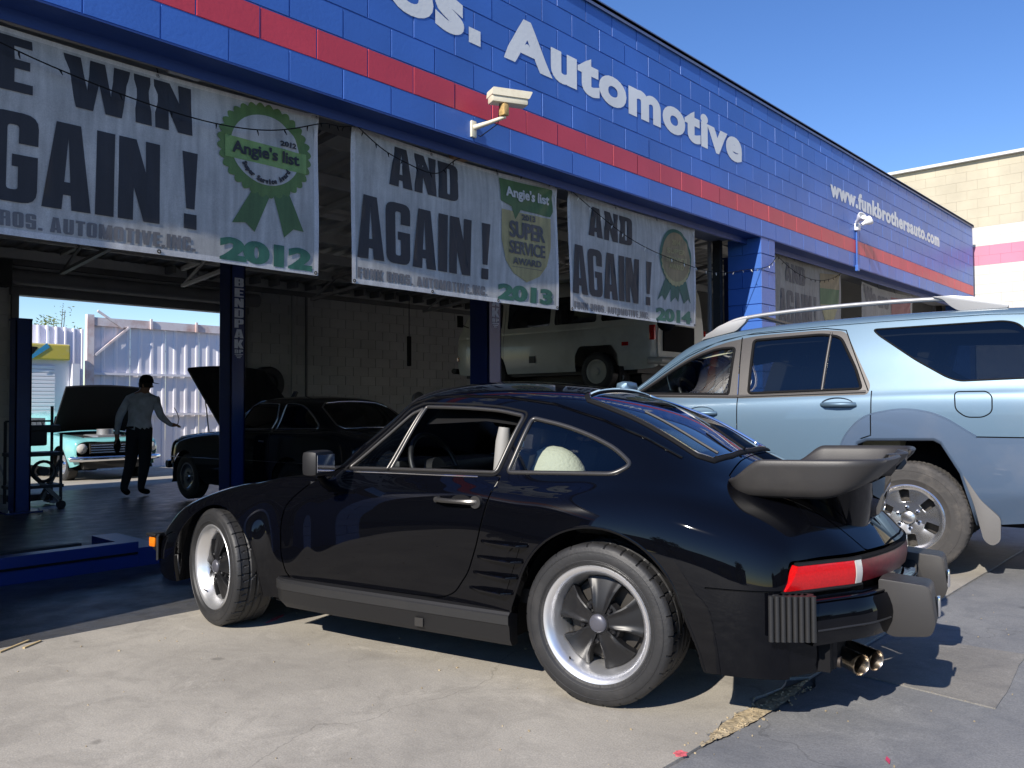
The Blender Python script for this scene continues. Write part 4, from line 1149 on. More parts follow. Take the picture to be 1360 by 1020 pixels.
# ------------------------------------------------------------------ ground
def ground_mat(name, c1, c2, stain, rough, crackc=None, scale=1.0, patch=None):
    m, t, b = new_mat(name); N, L = t.nodes, t.links
    tc = N.new('ShaderNodeTexCoord')
    def noise(sc, det=8, ro=.6, dist=0):
        n = N.new('ShaderNodeTexNoise'); n.inputs['Scale'].default_value = sc * scale; n.inputs['Detail'].default_value = det
        n.inputs['Roughness'].default_value = ro; n.inputs['Distortion'].default_value = dist
        L.new(tc.outputs['Object'], n.inputs['Vector']); return n.outputs['Fac']
    def ramp(src, p0, p1, a=0, bb=1):
        r = N.new('ShaderNodeMapRange'); r.inputs['From Min'].default_value = p0; r.inputs['From Max'].default_value = p1
        r.inputs['To Min'].default_value = a; r.inputs['To Max'].default_value = bb; L.new(src, r.inputs['Value']); return r.outputs[0]
    def mix(f, a, bb, mode='MIX'):
        x = N.new('ShaderNodeMix'); x.data_type = 'RGBA'; x.blend_type = mode
        if isinstance(f, float): x.inputs[0].default_value = f
        else: L.new(f, x.inputs[0])
        for i, v in ((6, a), (7, bb)):
            if isinstance(v, tuple): x.inputs[i].default_value = v
            else: L.new(v, x.inputs[i])
        return x.outputs[2]
    col = mix(ramp(noise(1.1, 9, .62, .3), .36, .66), rgb(*c1), rgb(*c2))
    col = mix(ramp(noise(3.7, 10, .72, .8), .47, .70, 0, .72), col, rgb(*stain))
    col = mix(ramp(noise(9, 6, .75), .60, .78, 0, .35), col, rgb(*[x * .55 for x in c1]))
    col = mix(ramp(noise(2.2, 10, .8, 1.5), .56, .68, 0, .42), col, rgb(*[min(1, x * 1.45) for x in c2]))
    fine = mix(ramp(noise(160, 3, .6),   .35, .65, .0, .42), col, rgb(*[x * .45 for x in c1]))
    col = fine
    # dark spots: oil drips and gum
    v = N.new('ShaderNodeTexVoronoi'); v.inputs['Scale'].default_value = 2.6 * scale; L.new(tc.outputs['Object'], v.inputs['Vector'])
    vn = N.new('ShaderNodeTexNoise'); vn.inputs['Scale'].default_value = 14; L.new(tc.outputs['Object'], vn.inputs['Vector'])
    ad = N.new('ShaderNodeMath'); ad.operation = 'MULTIPLY_ADD'; ad.inputs[1].default_value = .12; L.new(vn.outputs['Fac'], ad.inputs[0]); L.new(v.outputs['Distance'], ad.inputs[2])
    col = mix(ramp(ad.outputs[0], .155, .125, 0, .5), col, rgb(*[x * .35 for x in c1]))
    # hairline cracks
    wv = N.new('ShaderNodeTexVoronoi'); wv.feature = 'DISTANCE_TO_EDGE'; wv.inputs['Scale'].default_value = .23
    nn = N.new('ShaderNodeTexNoise'); nn.inputs['Scale'].default_value = 1.8; nn.inputs['Detail'].default_value = 6; L.new(tc.outputs['Object'], nn.inputs['Vector'])
    vm = N.new('ShaderNodeVectorMath'); vm.operation = 'MULTIPLY_ADD'; vm.inputs[1].default_value = (.7, .7, .7); L.new(nn.outputs['Color'], vm.inputs[0]); L.new(tc.outputs['Object'], vm.inputs[2])
    L.new(vm.outputs[0], wv.inputs['Vector'])
    crk = ramp(wv.outputs['Distance'], .0012, .0004, 0, .30)
    col = mix(crk, col, rgb(*[x * .3 for x in c1]))
    L.new(col, b.inputs['Base Color'])
    b.inputs['Specular IOR Level'].default_value = .35
    L.new(ramp(noise(5, 6, .6), .3, .7, rough - .1, rough + .1), b.inputs['Roughness'])
    bp = N.new('ShaderNodeBump'); bp.inputs['Strength'].default_value = .45; bp.inputs['Distance'].default_value = .004
    h1 = noise(60, 6, .7); h2 = noise(7, 6, .6)
    am = N.new('ShaderNodeMath'); am.operation = 'MULTIPLY_ADD'; am.inputs[1].default_value = 2.5; L.new(h2, am.inputs[0]); L.new(h1, am.inputs[2])
    sb = N.new('ShaderNodeMath'); sb.operation = 'SUBTRACT'; L.new(am.outputs[0], sb.inputs[0]); L.new(crk, sb.inputs[1])
    L.new(sb.outputs[0], bp.inputs['Height']); L.new(bp.outputs[0], b.inputs['Normal'])
    return m

M_CONC = ground_mat('apron_concrete', (.365, .336, .287), (.49, .452, .385), (.275, .253, .218), .8)
M_ASPH = ground_mat('worn_grey_pavement', (.185, .188, .195), (.265, .265, .262), (.14, .147, .158), .76)
M_PATCH = ground_mat('patch_concrete', (.21, .20, .185), (.29, .275, .25), (.15, .145, .14), .8)
M_FILL = mat('crumbly_joint_filler', (.40, .32, .20), rough=.95, var=.4, scale=30, bump=1.0, bscale=60)
M_FLOOR = ground_mat('oily_shop_floor', (.06, .06, .062), (.11, .108, .105), (.030, .030, .031), .38)

def FZ(y): return -0.0225 * max(0.0, y - 4.55)

g0 = mesh_obj('ground', [(-300, -300, -.012), (300, -300, -.012), (300, 4.3, -.012), (-300, 4.3, -.012)], [(0, 1, 2, 3)], M_ASPH); tag(g0, kind='structure')
def wob(a, b, n, amp, seed):
    r = random.Random(seed); out = []
    for i in range(n + 1):
        t = i / n; out.append((lerp(a[0], b[0], t) + r.uniform(-amp, amp) * .5, lerp(a[1], b[1], t) + r.uniform(-amp, amp)))
    return out
def slab(name, poly, z0, z1, m, parent=None):
    mb = MB().prism(poly, (0, 0, z0), (1, 0, 0), (0, 1, 0), (0, 0, 1), z1 - z0)
    o = mb.build(name, m, parent, bevel=0)
    return o
apron = slab('apron', [(-14, 1.47)] + wob((-2, 1.455), (2.62, 1.462), 24, .006, 1) + wob((2.66, 1.50), (3.42, 1.53), 12, .018, 2) + wob((3.5, 1.475), (22, 1.47), 40, .006, 3) + [(22, 4.56), (-14, 4.56)], -.10, 0, M_CONC); tag(apron, kind='structure')
road = slab('pavement', [(-14, 1.445)] + wob((-2, 1.440), (2.60, 1.440), 24, .006, 4) + wob((2.66, 1.41), (3.40, 1.425), 12, .02, 5) + wob((3.5, 1.45), (22, 1.45), 30, .006, 6) + [(22, -10), (-14, -10)], -.10, -.002, M_ASPH); tag(road, kind='structure')
# crumbly yellowish filler in the open joint
fr = random.Random(5); mb = MB()
rows = []
for i in range(61):
    x = 2.55 + .92 * i / 60; w = .010 + .030 * max(0, sin(pi * min(1, max(0, (x - 2.62) / .78)))) ** .6
    rows.append([Vector((x, 1.452 + x * .006 + w * s + fr.uniform(-.004, .004), -.004 + .007 * (1 - abs(s)) * fr.uniform(.2, 1.3))) for s in (-1.1, -.6, -.2, .2, .6, 1.1)])
mb.grid(rows); fl = mb.build('joint_filler', M_FILL, apron, smooth=30)
tag(fl, kind='stuff')
mb = MB()
for i in range(110):
    x = fr.uniform(2.62, 3.4); y = 1.46 + fr.gauss(0, .035); s_ = fr.uniform(.002, .006)
    mb.box((x, y, s_ * .4), (s_ * fr.uniform(.7, 2), s_ * fr.uniform(.7, 1.5), s_), rot=Matrix.Rotation(fr.uniform(0, 3), 3, 'Z'))
tag(mb.build('crumbs', M_FILL, None), kind='stuff')
pt = slab('pavement_patch', wob((3.60, .79), (4.48, .86), 8, .006, 8) + wob((4.46, .87), (4.42, 1.40), 6, .006, 9) + wob((4.40, 1.41), (3.66, 1.36), 6, .006, 10), -.05, .003, M_PATCH); tag(pt, kind='structure')
M_PINK = mat('pink_marking_paint', (.62, .12, .14), rough=.8, var=.5, scale=60)
for k, (x, y, w, d, a) in enumerate(((2.50, 4.05, .17, .014, .5), (2.44, 1.475, .05, .02, .3))):
    pk = MB().prism([(w * .5 * cos(t) * (1 + .2 * sin(5 * t)), d * sin(t) * (1 + .3 * cos(7 * t))) for t in [2 * pi * i / 20 for i in range(20)]], (x, y, .0005), (cos(a), sin(a), 0), (-sin(a), cos(a), 0), (0, 0, 1), .002).build('paint_mark', M_PINK, apron)
lf = MB().prism([(0, 0), (.03, .007), (.055, 0), (.03, -.006)], (2.82, .93, .0), (1, .5, 0), (-.5, 1, 0), (0, 0, 1), .003).build('fallen_petal', mat('petal', (.5, .05, .12), rough=.6)); tag(lf, 'small crimson petal lying on the grey pavement near the joint', 'petal')
for k, (x, y, l, a, nm) in enumerate(((1.36, 4.53, .20, .62, 0), (1.43, 4.50, .12, .62, 0))):
    st_ = MB().box((x, y, .004), (l, .012, .008), rot=Matrix.Rotation(a, 3, 'Z')).build('wood_stick', mat('pale_wood', (.5, .38, .2), rough=.8))
    tag(st_, ['longer pale wood sliver lying on the apron by the shade edge', 'shorter pale wood sliver beside the longer one on the apron'][k], 'stick')
bt = MB().box((3.46, .47, .004), (.055, .018, .008), rot=Matrix.Rotation(.6, 3, 'Z')).build('paper_scrap', mat('pale_paper', (.6, .58, .5), rough=.8)); tag(bt, 'small pale paper scrap on the pavement behind the black coupe', 'litter')
mb = MB(); fr = random.Random(11)
for i in range(260):
    x = fr.uniform(.5, 6); y = fr.uniform(.3, 4.5); s_ = fr.uniform(.002, .0055)
    mb.box((x, y, s_ * .4), (s_ * fr.uniform(.7, 2), s_ * fr.uniform(.6, 1.3), s_), rot=Matrix.Rotation(fr.uniform(0, 3), 3, 'Z'))
tag(mb.build('grit', M_FILL, None), kind='stuff')

floor_ = mesh_obj('shop_floor', [(-8, 4.56, -.001), (20, 4.56, -.001), (20, 15.0, FZ(15)), (-8, 15.0, FZ(15))], [(0, 1, 2, 3)], M_FLOOR); tag(floor_, kind='structure')
yard = mesh_obj('yard_ground', [(-30, 15.0, FZ(15) - .002), (40, 15.0, FZ(15) - .002), (40, 60, FZ(15) - .5), (-30, 60, FZ(15) - .5)], [(0, 1, 2, 3)], M_CONC); tag(yard, kind='structure')
yard.data.vertices[2].co.z = yard.data.vertices[3].co.z = FZ(60)

# ------------------------------------------------------------------ painted block building
def paint_mat(name, c, rough=.42, var=.10, bump=.35):
    bvar = name[:4] in ('blue', 'red_', 'ding')
    m, t, b = new_mat(name); N, L = t.nodes, t.links
    tc = N.new('ShaderNodeTexCoord'); gi = N.new('ShaderNodeObjectInfo')
    geo = N.new('ShaderNodeNewGeometry')
    n = N.new('ShaderNodeTexNoise'); n.inputs['Scale'].default_value = 1.3; n.inputs['Detail'].default_value = 8; L.new(geo.outputs['Position'], n.inputs['Vector'])
    mr = N.new('ShaderNodeMapRange'); mr.inputs['From Min'].default_value = .3; mr.inputs['From Max'].default_value = .7; mr.inputs['To Min'].default_value = 1 - var; mr.inputs['To Max'].default_value = 1 + var
    L.new(n.outputs['Fac'], mr.inputs['Value'])
    rr = N.new('ShaderNodeMapRange'); rr.inputs['To Min'].default_value = .93 if bvar else .985; rr.inputs['To Max'].default_value = 1.06 if bvar else 1.012; L.new(gi.outputs['Random'], rr.inputs['Value'])
    mu = N.new('ShaderNodeMath'); mu.operation = 'MULTIPLY'; L.new(mr.outputs[0], mu.inputs[0]); L.new(rr.outputs[0], mu.inputs[1])
    hs = N.new('ShaderNodeVectorMath'); hs.operation = 'SCALE'; hs.inputs[0].default_value = c; L.new(mu.outputs[0], hs.inputs['Scale'])
    L.new(hs.outputs[0], b.inputs['Base Color'])
    b.inputs['Roughness'].default_value = rough
    bp = N.new('ShaderNodeBump'); bp.inputs['Strength'].default_value = bump; bp.inputs['Distance'].default_value = .004
    n2 = N.new('ShaderNodeTexNoise'); n2.inputs['Scale'].default_value = 38; n2.inputs['Detail'].default_value = 5; L.new(geo.outputs['Position'], n2.inputs['Vector'])
    L.new(n2.outputs['Fac'], bp.inputs['Height']); L.new(bp.outputs[0], b.inputs['Normal'])
    return m
M_BLUE = paint_mat('blue_masonry_paint', (.048, .142, .47), rough=.40)
M_RED = paint_mat('red_masonry_paint', (.56, .048, .07))
M_INT = paint_mat('dingy_white_block_paint', (.50, .50, .48), rough=.75)
M_TAN = paint_mat('cream_masonry_paint', (.50, .445, .33), rough=.8, var=.14)
M_WHT = paint_mat('white_masonry_paint', (.64, .605, .55), rough=.8, var=.05)
M_PNK = paint_mat('pink_masonry_paint', (.60, .24, .33), rough=.8, var=.05)
M_LETTER = paint_mat('white_letter_paint', (.76, .76, .74), rough=.6, var=.10)
M_GREY = mat('grey_steel', (.20, .20, .20), rough=.6, dirt=(.10, .09, .08), dirt_amt=.6)
M_CEIL = mat('white_deck_paint', (.55, .55, .53), rough=.7, dirt=(.3, .29, .27), dirt_amt=.5)
M_LIFT = mat('blue_lift_paint', (.010, .030, .15), rough=.30, dirt=(.02, .025, .05), dirt_amt=.4)
M_SOOT = mat('dark_greasy_metal', (.022, .021, .020), rough=.55, dirt=(.05, .045, .04), dirt_amt=.4, dscale=4)
M_GALV = mat('galvanised', (.35, .35, .36), rough=.45, metal=.6)

CH, CL = .2068, .4136
_bm = {}
def block_mesh(w, h, m, g=.0026, dep=.012):
    if m in (M_TAN, M_WHT, M_PNK): g = .0006
    key = (round(w, 3), round(h, 3), m.name)
    if key not in _bm:
        x, z, c = w / 2 - g, h / 2 - g, (.0035 if g > .001 else .0008)
        vs = [(-x, 0, -z), (x, 0, -z), (x, 0, z), (-x, 0, z), (-x + c, -dep, -z + c), (x - c, -dep, -z + c), (x - c, -dep, z - c), (-x + c, -dep, z - c)]
        fs = [(4, 5, 6, 7), (0, 1, 5, 4), (1, 2, 6, 5), (2, 3, 7, 6), (3, 0, 4, 7)]
        me = bpy.data.meshes.new('block'); me.from_pydata(vs, [], fs); me.materials.append(m); me.update(); _bm[key] = me
    return _bm[key]

def visible_px(p):
    d = Vector(p) - Vector((0, 0, 1.165)); f = d.dot(CAM_F)
    if f < .3: return None
    return 680 + 1100 * d.dot(CAM_R) / f, 510 - 1100 * d.dot(CAM_U) / f, f

def block_wall(parent, partname, origin, ex, L_, z0, courses, mfun, limit, holes=(), rot=0.0, seed=1, back=None, shift=0, cond=None, kindstuff=True):
    """wall in the plane through origin along ex (unit), facing -Y turned by rot; blocks nearest the camera are single objects"""
    r = random.Random(seed); o = Vector(origin); ex = Vector(ex); n = Vector((ex.y, -ex.x, 0))
    cells = []
    for j in range(courses):
        x = -(CL / 2 if (j + shift) % 2 else 0)
        while x < L_ - .01:
            a, b = max(0, x), min(L_, x + CL); x += CL
            if b - a < .05: continue
            zc = z0 + (j + .5) * CH; spans = [(a, b)]
            for (h0, h1, hz0, hz1) in holes:
                if hz0 < zc < hz1:
                    ns = []
                    for s_ in spans:
                        if s_[1] <= h0 or s_[0] >= h1: ns.append(s_)
                        else:
                            if h0 - s_[0] > .06: ns.append((s_[0], h0))
                            if s_[1] - h1 > .06: ns.append((h1, s_[1]))
                    spans = ns
            for s_ in spans: cells.append((s_, j, zc))
    def pos(c): return o + ex * ((c[0][0] + c[0][1]) / 2) + Vector((0, 0, c[2]))
    sc = []
    for c in cells:
        p = pos(c); v = visible_px(p)
        ok = v and -30 < v[0] < 1390 and -30 < v[1] < 1050 and (cond is None or cond(p, v))
        sc.append((0 if ok else 1, (v[2] if v else 999), c))
    sc.sort(key=lambda t: (t[0], t[1]))
    wall = back
    for i, (vis, _, c) in enumerate(sc):
        if vis or i >= limit: break
        b = bpy.data.objects.new('block', block_mesh(c[0][1] - c[0][0], CH, mfun(c[1])))
        COL.objects.link(b); b.parent = parent
        b.location = pos(c) + n * r.uniform(-.0012, .0018)
        b.rotation_euler = (r.gauss(0, .0012), 0, rot + r.gauss(0, .0022))
    rest = sc[i:] if sc else []
    mb = MB(); ms = []
    for vis, _, c in rest:
        m_ = mfun(c[1])
        if m_ not in ms: ms.append(m_)
        mb.cur = ms.index(m_); me = block_mesh(c[0][1] - c[0][0], CH, m_); p = pos(c) + n * r.uniform(-.001, .0015); R_ = Matrix.Rotation(rot + r.gauss(0, .002), 3, 'Z')
        mb.add([R_ @ v.co + p for v in me.vertices], [tuple(f.vertices) for f in me.polygons])
    if rest:
        ro = mb.build('blocks', None, parent, mats=ms, fix=False)
        ro['kind'] = 'stuff'

garage = empty('garage_building', (0, 0, 0), 0, 'long blue painted block garage with a red stripe and open work bays', 'building')
FY = 4.562
fmat = lambda j: M_RED if j == 1 else M_BLUE
Z0 = 3.225
mb = MB(); mb.box((6.4, FY + .099, Z0 + .827), (26.0, .210, 1.652 - .004)); fw = mb.build('facade_wall', M_BLUE, garage)
block_wall(fw, 'block', (-6.62, FY, 0), (1, 0, 0), 26.02, Z0, 8, fmat, 298, seed=3)
# coping
mb = MB(); x = -6.7
k = 0
while x < 19.4:
    x1 = min(19.42, x + 3.0); mb.box(((x + x1) / 2, FY + .09, Z0 + 1.685), (x1 - x - .006, .25, .045)).box(((x + x1) / 2, FY - .032, Z0 + 1.665), (x1 - x - .006, .006, .06)); x = x1
mb.build('roof_coping', mat('coping_metal', (.10, .13, .24), rough=.5, dirt=(.2, .2, .22), dirt_amt=.4), garage)
# dark blue painted underside channel (steel angle) and pillars
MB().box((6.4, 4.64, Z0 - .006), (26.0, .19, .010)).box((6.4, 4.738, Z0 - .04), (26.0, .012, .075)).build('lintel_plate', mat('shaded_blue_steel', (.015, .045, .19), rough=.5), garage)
def pillar(x0, x1, name='pillar'):
    p = MB().box(((x0 + x1) / 2, 4.55 + .232, Z0 / 2 - .02), (x1 - x0 - .024, .43, Z0 - .03)).build(name, M_BLUE, garage)
    n = int(Z0 / CH) + 1
    block_wall(p, 'block', (x0, FY, 0), (1, 0, 0), x1 - x0, Z0 - 16 * CH, 16, lambda j: M_BLUE, 40, seed=int(x0 * 7))
    # side faces: courses showing on the reveal
    for sx, rz in ((x0 + .012, -pi / 2),):
        for j in range(16):
            for (y0, y1) in (((4.55, 4.80), (4.80, 5.0)) if j % 2 else ((4.55, 5.0),)):
                b = bpy.data.objects.new('block', block_mesh(y1 - y0, CH, M_BLUE, g=.003, dep=.012)); COL.objects.link(b); b.parent = p
                b.location = (sx, (y0 + y1) / 2, Z0 - 16 * CH + (j + .5) * CH); b.rotation_euler = (0, 0, rz)
    return p
pillar(.05, .45); pillar(9.50, 9.89); pillar(19.0, 19.40)
pillar(-6.6, -6.2)
# interior shell: rear wall with the open rear door, side walls, sloping deck
RY = 15.0; RZ0 = -.24
door = (4.5 + 6.6, 8.45 + 6.6, -1, 2.99)
rw = MB()
for (xa, xb, za, zb) in ((-6.6, 4.5, -.4, 3.9), (8.45, 19.4, -.4, 3.9), (4.5, 8.45, 3.0, 3.9)):
    rw.box(((xa + xb) / 2, RY + .11, (za + zb) / 2), (xb - xa - .002, .2, zb - za))
rwo = rw.build('rear_wall', M_INT, garage)
block_wall(rwo, 'block', (-6.6, RY + .009, 0), (1, 0, 0), 26.0, RZ0, 20, lambda j: M_INT, 290, holes=[door], seed=9,
           cond=lambda p, v: (v[0] < 30 or v[0] > 320) and v[1] > 330 and v[1] < 560 and v[0] < 660)
MB().box((19.3, 9.8, 2.0), (.2, 10.2, 5.6)).build('side_wall', M_INT, garage)
MB().box((-6.5, 9.8, 2.0), (.2, 10.2, 5.6)).build('side_wall', M_INT, garage)
MB().box((4.44, RY - .04, 1.4), (.10, .10, 3.3)).box((8.50, RY - .04, 1.4), (.10, .10, 3.3)).box((6.47, RY - .05, 3.06), (4.2, .12, .14)).build('door_track', M_GREY, garage)
MB().cyl((4.3, RY - .22, 3.26), (8.7, RY - .22, 3.26), .13, 14).build('door_roll', M_GREY, garage, smooth=40)
MB().box((4.2, RY - .2, 3.30), (.22, .3, .42)).build('door_gear', M_SOOT, garage)
# roof deck (corrugated) falling towards the rear
def RZ(y): return lerp(4.55, 3.72, (y - 4.8) / 10.2)
vs, fs = [], []
n = 0
xs = []
x = -6.6
while x < 19.4: xs += [(x, 0), (x + .11, 0), (x + .15, .05), (x + .26, .05), (x + .30, 0)]; x += .30
for (x, dz) in xs: vs += [(x, 4.8, RZ(4.8) + dz), (x, 15.1, RZ(15.1) + dz)]
fs = [(2 * i, 2 * i + 1, 2 * i + 3, 2 * i + 2) for i in range(len(xs) - 1)]
mesh_obj('roof_deck', vs, fs, M_CEIL, garage)
MB().grid([[Vector((-6.6, 4.7, 4.83)), Vector((19.4, 4.7, 4.83))], [Vector((-6.6, 15.2, 4.0)), Vector((19.4, 15.2, 4.0))]]).build('roof_membrane', M_GREY, garage)
for i in range(9):
    y = 5.5 + i * 1.15; z = RZ(y) - .03
    p = MB().box((6.4, y, z - .10), (25.8, .05, .16)).build('purlin', M_CEIL, garage)
    p['kind'] = 'stuff' if 0 else 'structure'
    del p['kind']
for i, x in enumerate((-3.2, -.1, 3.0, 4.9, 6.9, 9.6, 12.6, 15.6)):
    t = MB(); yy = [4.9 + .85 * k for k in range(12)]
    zt = [RZ(y) - .16 for y in yy]; zb = [z - .30 for z in zt]
    t.bar((x, yy[0], zt[0]), (x, yy[-1], zt[-1]), .07, .06); t.bar((x, yy[0], zb[0]), (x, yy[-1], zb[-1]), .07, .05)
    for k in range(11):
        a, b = ((x, yy[k], zb[k]), (x, yy[k + 1], zt[k + 1])) if k % 2 else ((x, yy[k], zt[k]), (x, yy[k + 1], zb[k + 1]))
        t.bar(a, b, .035, .035)
    t.build('roof_truss', M_GREY if i % 2 else M_CEIL, garage)
# header box, conduits and roll-up door housing just behind the lintel
hb = MB().box((4.97, 5.02, 3.34), (9.02, .36, .22)).box((14.44, 5.02, 3.34), (9.08, .36, .22)).build('door_header', M_GALV, garage)
hb.data.materials.clear(); hb.data.materials.append(mat('grey_header', (.27, .265, .25), rough=.6, dirt=(.13, .12, .11), dirt_amt=.6, dscale=3))
MB().tube([(.5, 4.79, 3.205), (3.0, 4.785, 3.20), (9.45, 4.79, 3.205)], .011, 8).tube([(.5, 4.83, 3.19), (9.45, 4.83, 3.19)], .016, 8).build('conduit', M_GALV, garage, smooth=60)
MB().tube([(.6, 4.81, 3.235), (1.4, 4.80, 3.175), (2.2, 4.80, 3.185), (2.9, 4.81, 3.195)], .020, 8).build('flex_conduit', M_GREY, garage, smooth=60)
MB().box((2.32, 4.775, 3.185), (.20, .07, .06), ch=.01).build('junction_box', M_GALV, garage)
MB().box((4.62, 4.80, 3.185), (.16, .06, .07), ch=.01).build('junction_box', mat('rusty_box', (.22, .13, .07), rough=.8), garage)
for x in (.52, 9.43, 9.96, 18.93):
    MB().box((x, 5.10, 1.66), (.07, .10, 3.3)).build('door_jamb', M_SOOT, garage)
    MB().box((x + (.06 if x in (.52, 9.96) else -.06), 5.18, 1.66), (.05, .03, 3.3)).build('jamb_rail', M_GALV, garage)

# ------------------------------------------------------------------ lettering
def glyphs(s, w, h, bold=0.0, boldy=None, grid=0.0, space=1.0):
    """flat lettering fitted to a w x h box, strokes thickened by bold (sideways) and boldy (up and down)"""
    boldy = bold * .6 if boldy is None else boldy
    cu = bpy.data.curves.new('lettering', 'FONT'); cu.body = s; cu.size = 1; cu.space_character = space
    o = bpy.data.objects.new('lettering', cu); COL.objects.link(o)
    dg = bpy.context.evaluated_depsgraph_get(); oe = o.evaluated_get(dg)
    c2 = oe.to_curve(dg); loops = []
    for sp in c2.splines:
        bp = sp.bezier_points; n = len(bp); L_ = []
        for i in range(n):
            a, b = bp[i], bp[(i + 1) % n]
            straight = (a.handle_right - a.co).length < 1e-4 and (b.handle_left - b.co).length < 1e-4
            K = 1 if straight else 5
            for k in range(K):
                t = k / K
                p = a.co * (1 - t) ** 3 + a.handle_right * 3 * t * (1 - t) ** 2 + b.handle_left * 3 * t * t * (1 - t) + b.co * t ** 3
                if not L_ or (Vector((p.x, p.y)) - Vector(L_[-1])).length > 1e-4: L_.append((p.x, p.y))
        if len(L_) > 2: loops.append(np.array(L_))
    oe.to_curve_clear(); bpy.data.objects.remove(o)
    A = np.concatenate(loops); mn, mx = A.min(0), A.max(0)
    sc = np.array([(w - 2 * bold) / (mx[0] - mn[0]), (h - 2 * boldy) / (mx[1] - mn[1])])
    area = lambda P: .5 * np.sum(P[:, 0] * np.roll(P[:, 1], -1) - np.roll(P[:, 0], -1) * P[:, 1])
    big = max(loops, key=lambda P: abs(area(P))); sg = 1 if area(big) > 0 else -1
    out = []
    for P in loops:
        P = (P - mn) * sc + np.array([bold, boldy])
        if bold:
            d1 = P - np.roll(P, 1, 0); d2 = np.roll(P, -1, 0) - P
            d1 /= np.linalg.norm(d1, axis=1)[:, None] + 1e-9; d2 /= np.linalg.norm(d2, axis=1)[:, None] + 1e-9
            n1 = np.stack([d1[:, 1], -d1[:, 0]], 1) * sg; n2 = np.stack([d2[:, 1], -d2[:, 0]], 1) * sg
            m = n1 + n2; dt = 1 + np.einsum('ij,ij->i', n1, n2); m = m / np.maximum(dt, .45)[:, None]
            P = P + m * np.array([bold, boldy])
        P[:, 0] = np.clip(P[:, 0], 0, w); P[:, 1] = np.clip(P[:, 1], 0, h)
        out.append(P)
    V, E_ = [], []
    for P in out:
        b = len(V); V += [Vector((float(p[0]), float(p[1]))) for p in P]; E_ += [(b + i, b + (i + 1) % len(P)) for i in range(len(P))]
    if grid:
        for i in range(int(w / grid) + 1):
            for k in range(int(h / grid) + 1): V.append(Vector((i * grid + .0013, k * grid + .0017)))
    vo, _, fo, _, _, _ = geometry.delaunay_2d_cdt(V, E_, [], 0, 1e-5, False)
    vo = [(v.x, v.y) for v in vo]
    F = np.array([f for f in fo if len(f) == 3]); VV = np.array(vo); c = VV[F].mean(1)
    wn_ = np.zeros(len(c), int)
    for P in out:
        x0, y0 = P[:, 0], P[:, 1]; x1, y1 = np.roll(x0, -1), np.roll(y0, -1)
        for a in range(len(P)):
            up = (y0[a] <= c[:, 1]) & (y1[a] > c[:, 1]); dn = (y0[a] > c[:, 1]) & (y1[a] <= c[:, 1])
            cr = (x1[a] - x0[a]) * (c[:, 1] - y0[a]) - (c[:, 0] - x0[a]) * (y1[a] - y0[a])
            wn_ += (up & (cr > 0)).astype(int) - (dn & (cr < 0)).astype(int)
    F = F[wn_ * sg > 0]
    used, inv_ = np.unique(F, return_inverse=True)
    fs = [tuple(int(q) for q in f) for f in inv_.reshape(F.shape)]; vs = [vo[k] for k in used]
    fs = [f if ((vs[f[1]][0] - vs[f[0]][0]) * (vs[f[2]][1] - vs[f[0]][1]) - (vs[f[2]][0] - vs[f[0]][0]) * (vs[f[1]][1] - vs[f[0]][1])) > 0 else f[::-1] for f in fs]
    return vs, fs

def wall_text(s, x0, x1, z0, z1, bold, boldy=None, name='painted_lettering', space=1.0):
    vs, fs = glyphs(s, x1 - x0, z1 - z0, bold, boldy, space=space)
    return mesh_obj(name, [(x0 + a, FY - .0165, z0 + b) for a, b in vs], fs, M_LETTER, garage)
wall_text('Automotive', 4.89, 9.02, 4.0, 4.40, .038, .026, space=1.10)
wall_text('Bros', 2.93, 4.44, 4.0, 4.40, .038, .026, space=1.10)
mesh_obj('painted_lettering', [(4.49, FY - .0165, 4.0), (4.62, FY - .0165, 4.0), (4.62, FY - .0165, 4.12), (4.49, FY - .0165, 4.12)], [(0, 1, 2, 3)], M_LETTER, garage)
wall_text('Funk', 1.30, 2.72, 4.0, 4.40, .038, .026, space=1.10)
wall_text('www.funkbrothersauto.com', 11.70, 16.97, 4.125, 4.375, .026, .014, space=1.14)

# ------------------------------------------------------------------ cameras and lamp on the facade
def security_camera():
    root = empty('security_camera', (4.53, 4.55, 3.30), 0, 'cream box security camera on a rusty wall bracket above the second banner', 'camera')
    cr = mat('cream_enamel', (.72, .66, .50), rough=.45, dirt=(.4, .3, .18), dirt_amt=.3, dscale=20)
    MB().box((0, -.012, .02), (.055, .024, .13), ch=.008).build('wall_plate', cr, root, smooth=40)
    MB().tube([(0, -.02, .03), (.05, -.13, .055), (.10, -.26, .085)], [.022, .017, .014], 10).build('arm', cr, root, smooth=50)
    MB().box((.09, -.255, .135), (.055, .06, .09), ch=.01).build('swivel', mat('rusty_swivel', (.52, .34, .12), rough=.7, var=.4, scale=30), root, smooth=40)
    hs = MB().box((0, 0, 0), (.30, .105, .095), ch=.016).build('housing', cr, root, smooth=40)
    hd = MB().prism(rounded([(-.155, .0), (-.148, .058), (.185, .058), (.155, .0)], .01), (0, -.062, 0), (1, 0, 0), (0, 0, 1), (0, 1, 0), .124).build('sun_hood', cr, hs, smooth=40)
    MB().box((.1515, 0, -.004), (.006, .080, .070), ch=.002).build('lens_glass', M_MATTE, hs)
    hs.location = (.135, -.255, .232); hs.rotation_euler = (0, radians(-1), radians(-24))
    MB().tube([(.05, -.02, -.02), (.03, -.06, -.04), (.06, -.12, .0), (.08, -.2, .04), (.06, -.24, .18)], .004, 6).build('cable', M_MATTE, root, smooth=60)
security_camera()
lampr = empty('flood_light', (12.66, 4.55, 3.83), 0, 'small white twin floodlight on a blue conduit below the web address', 'lamp')
wl = mat('white_lamp', (.78, .78, .78), rough=.4)
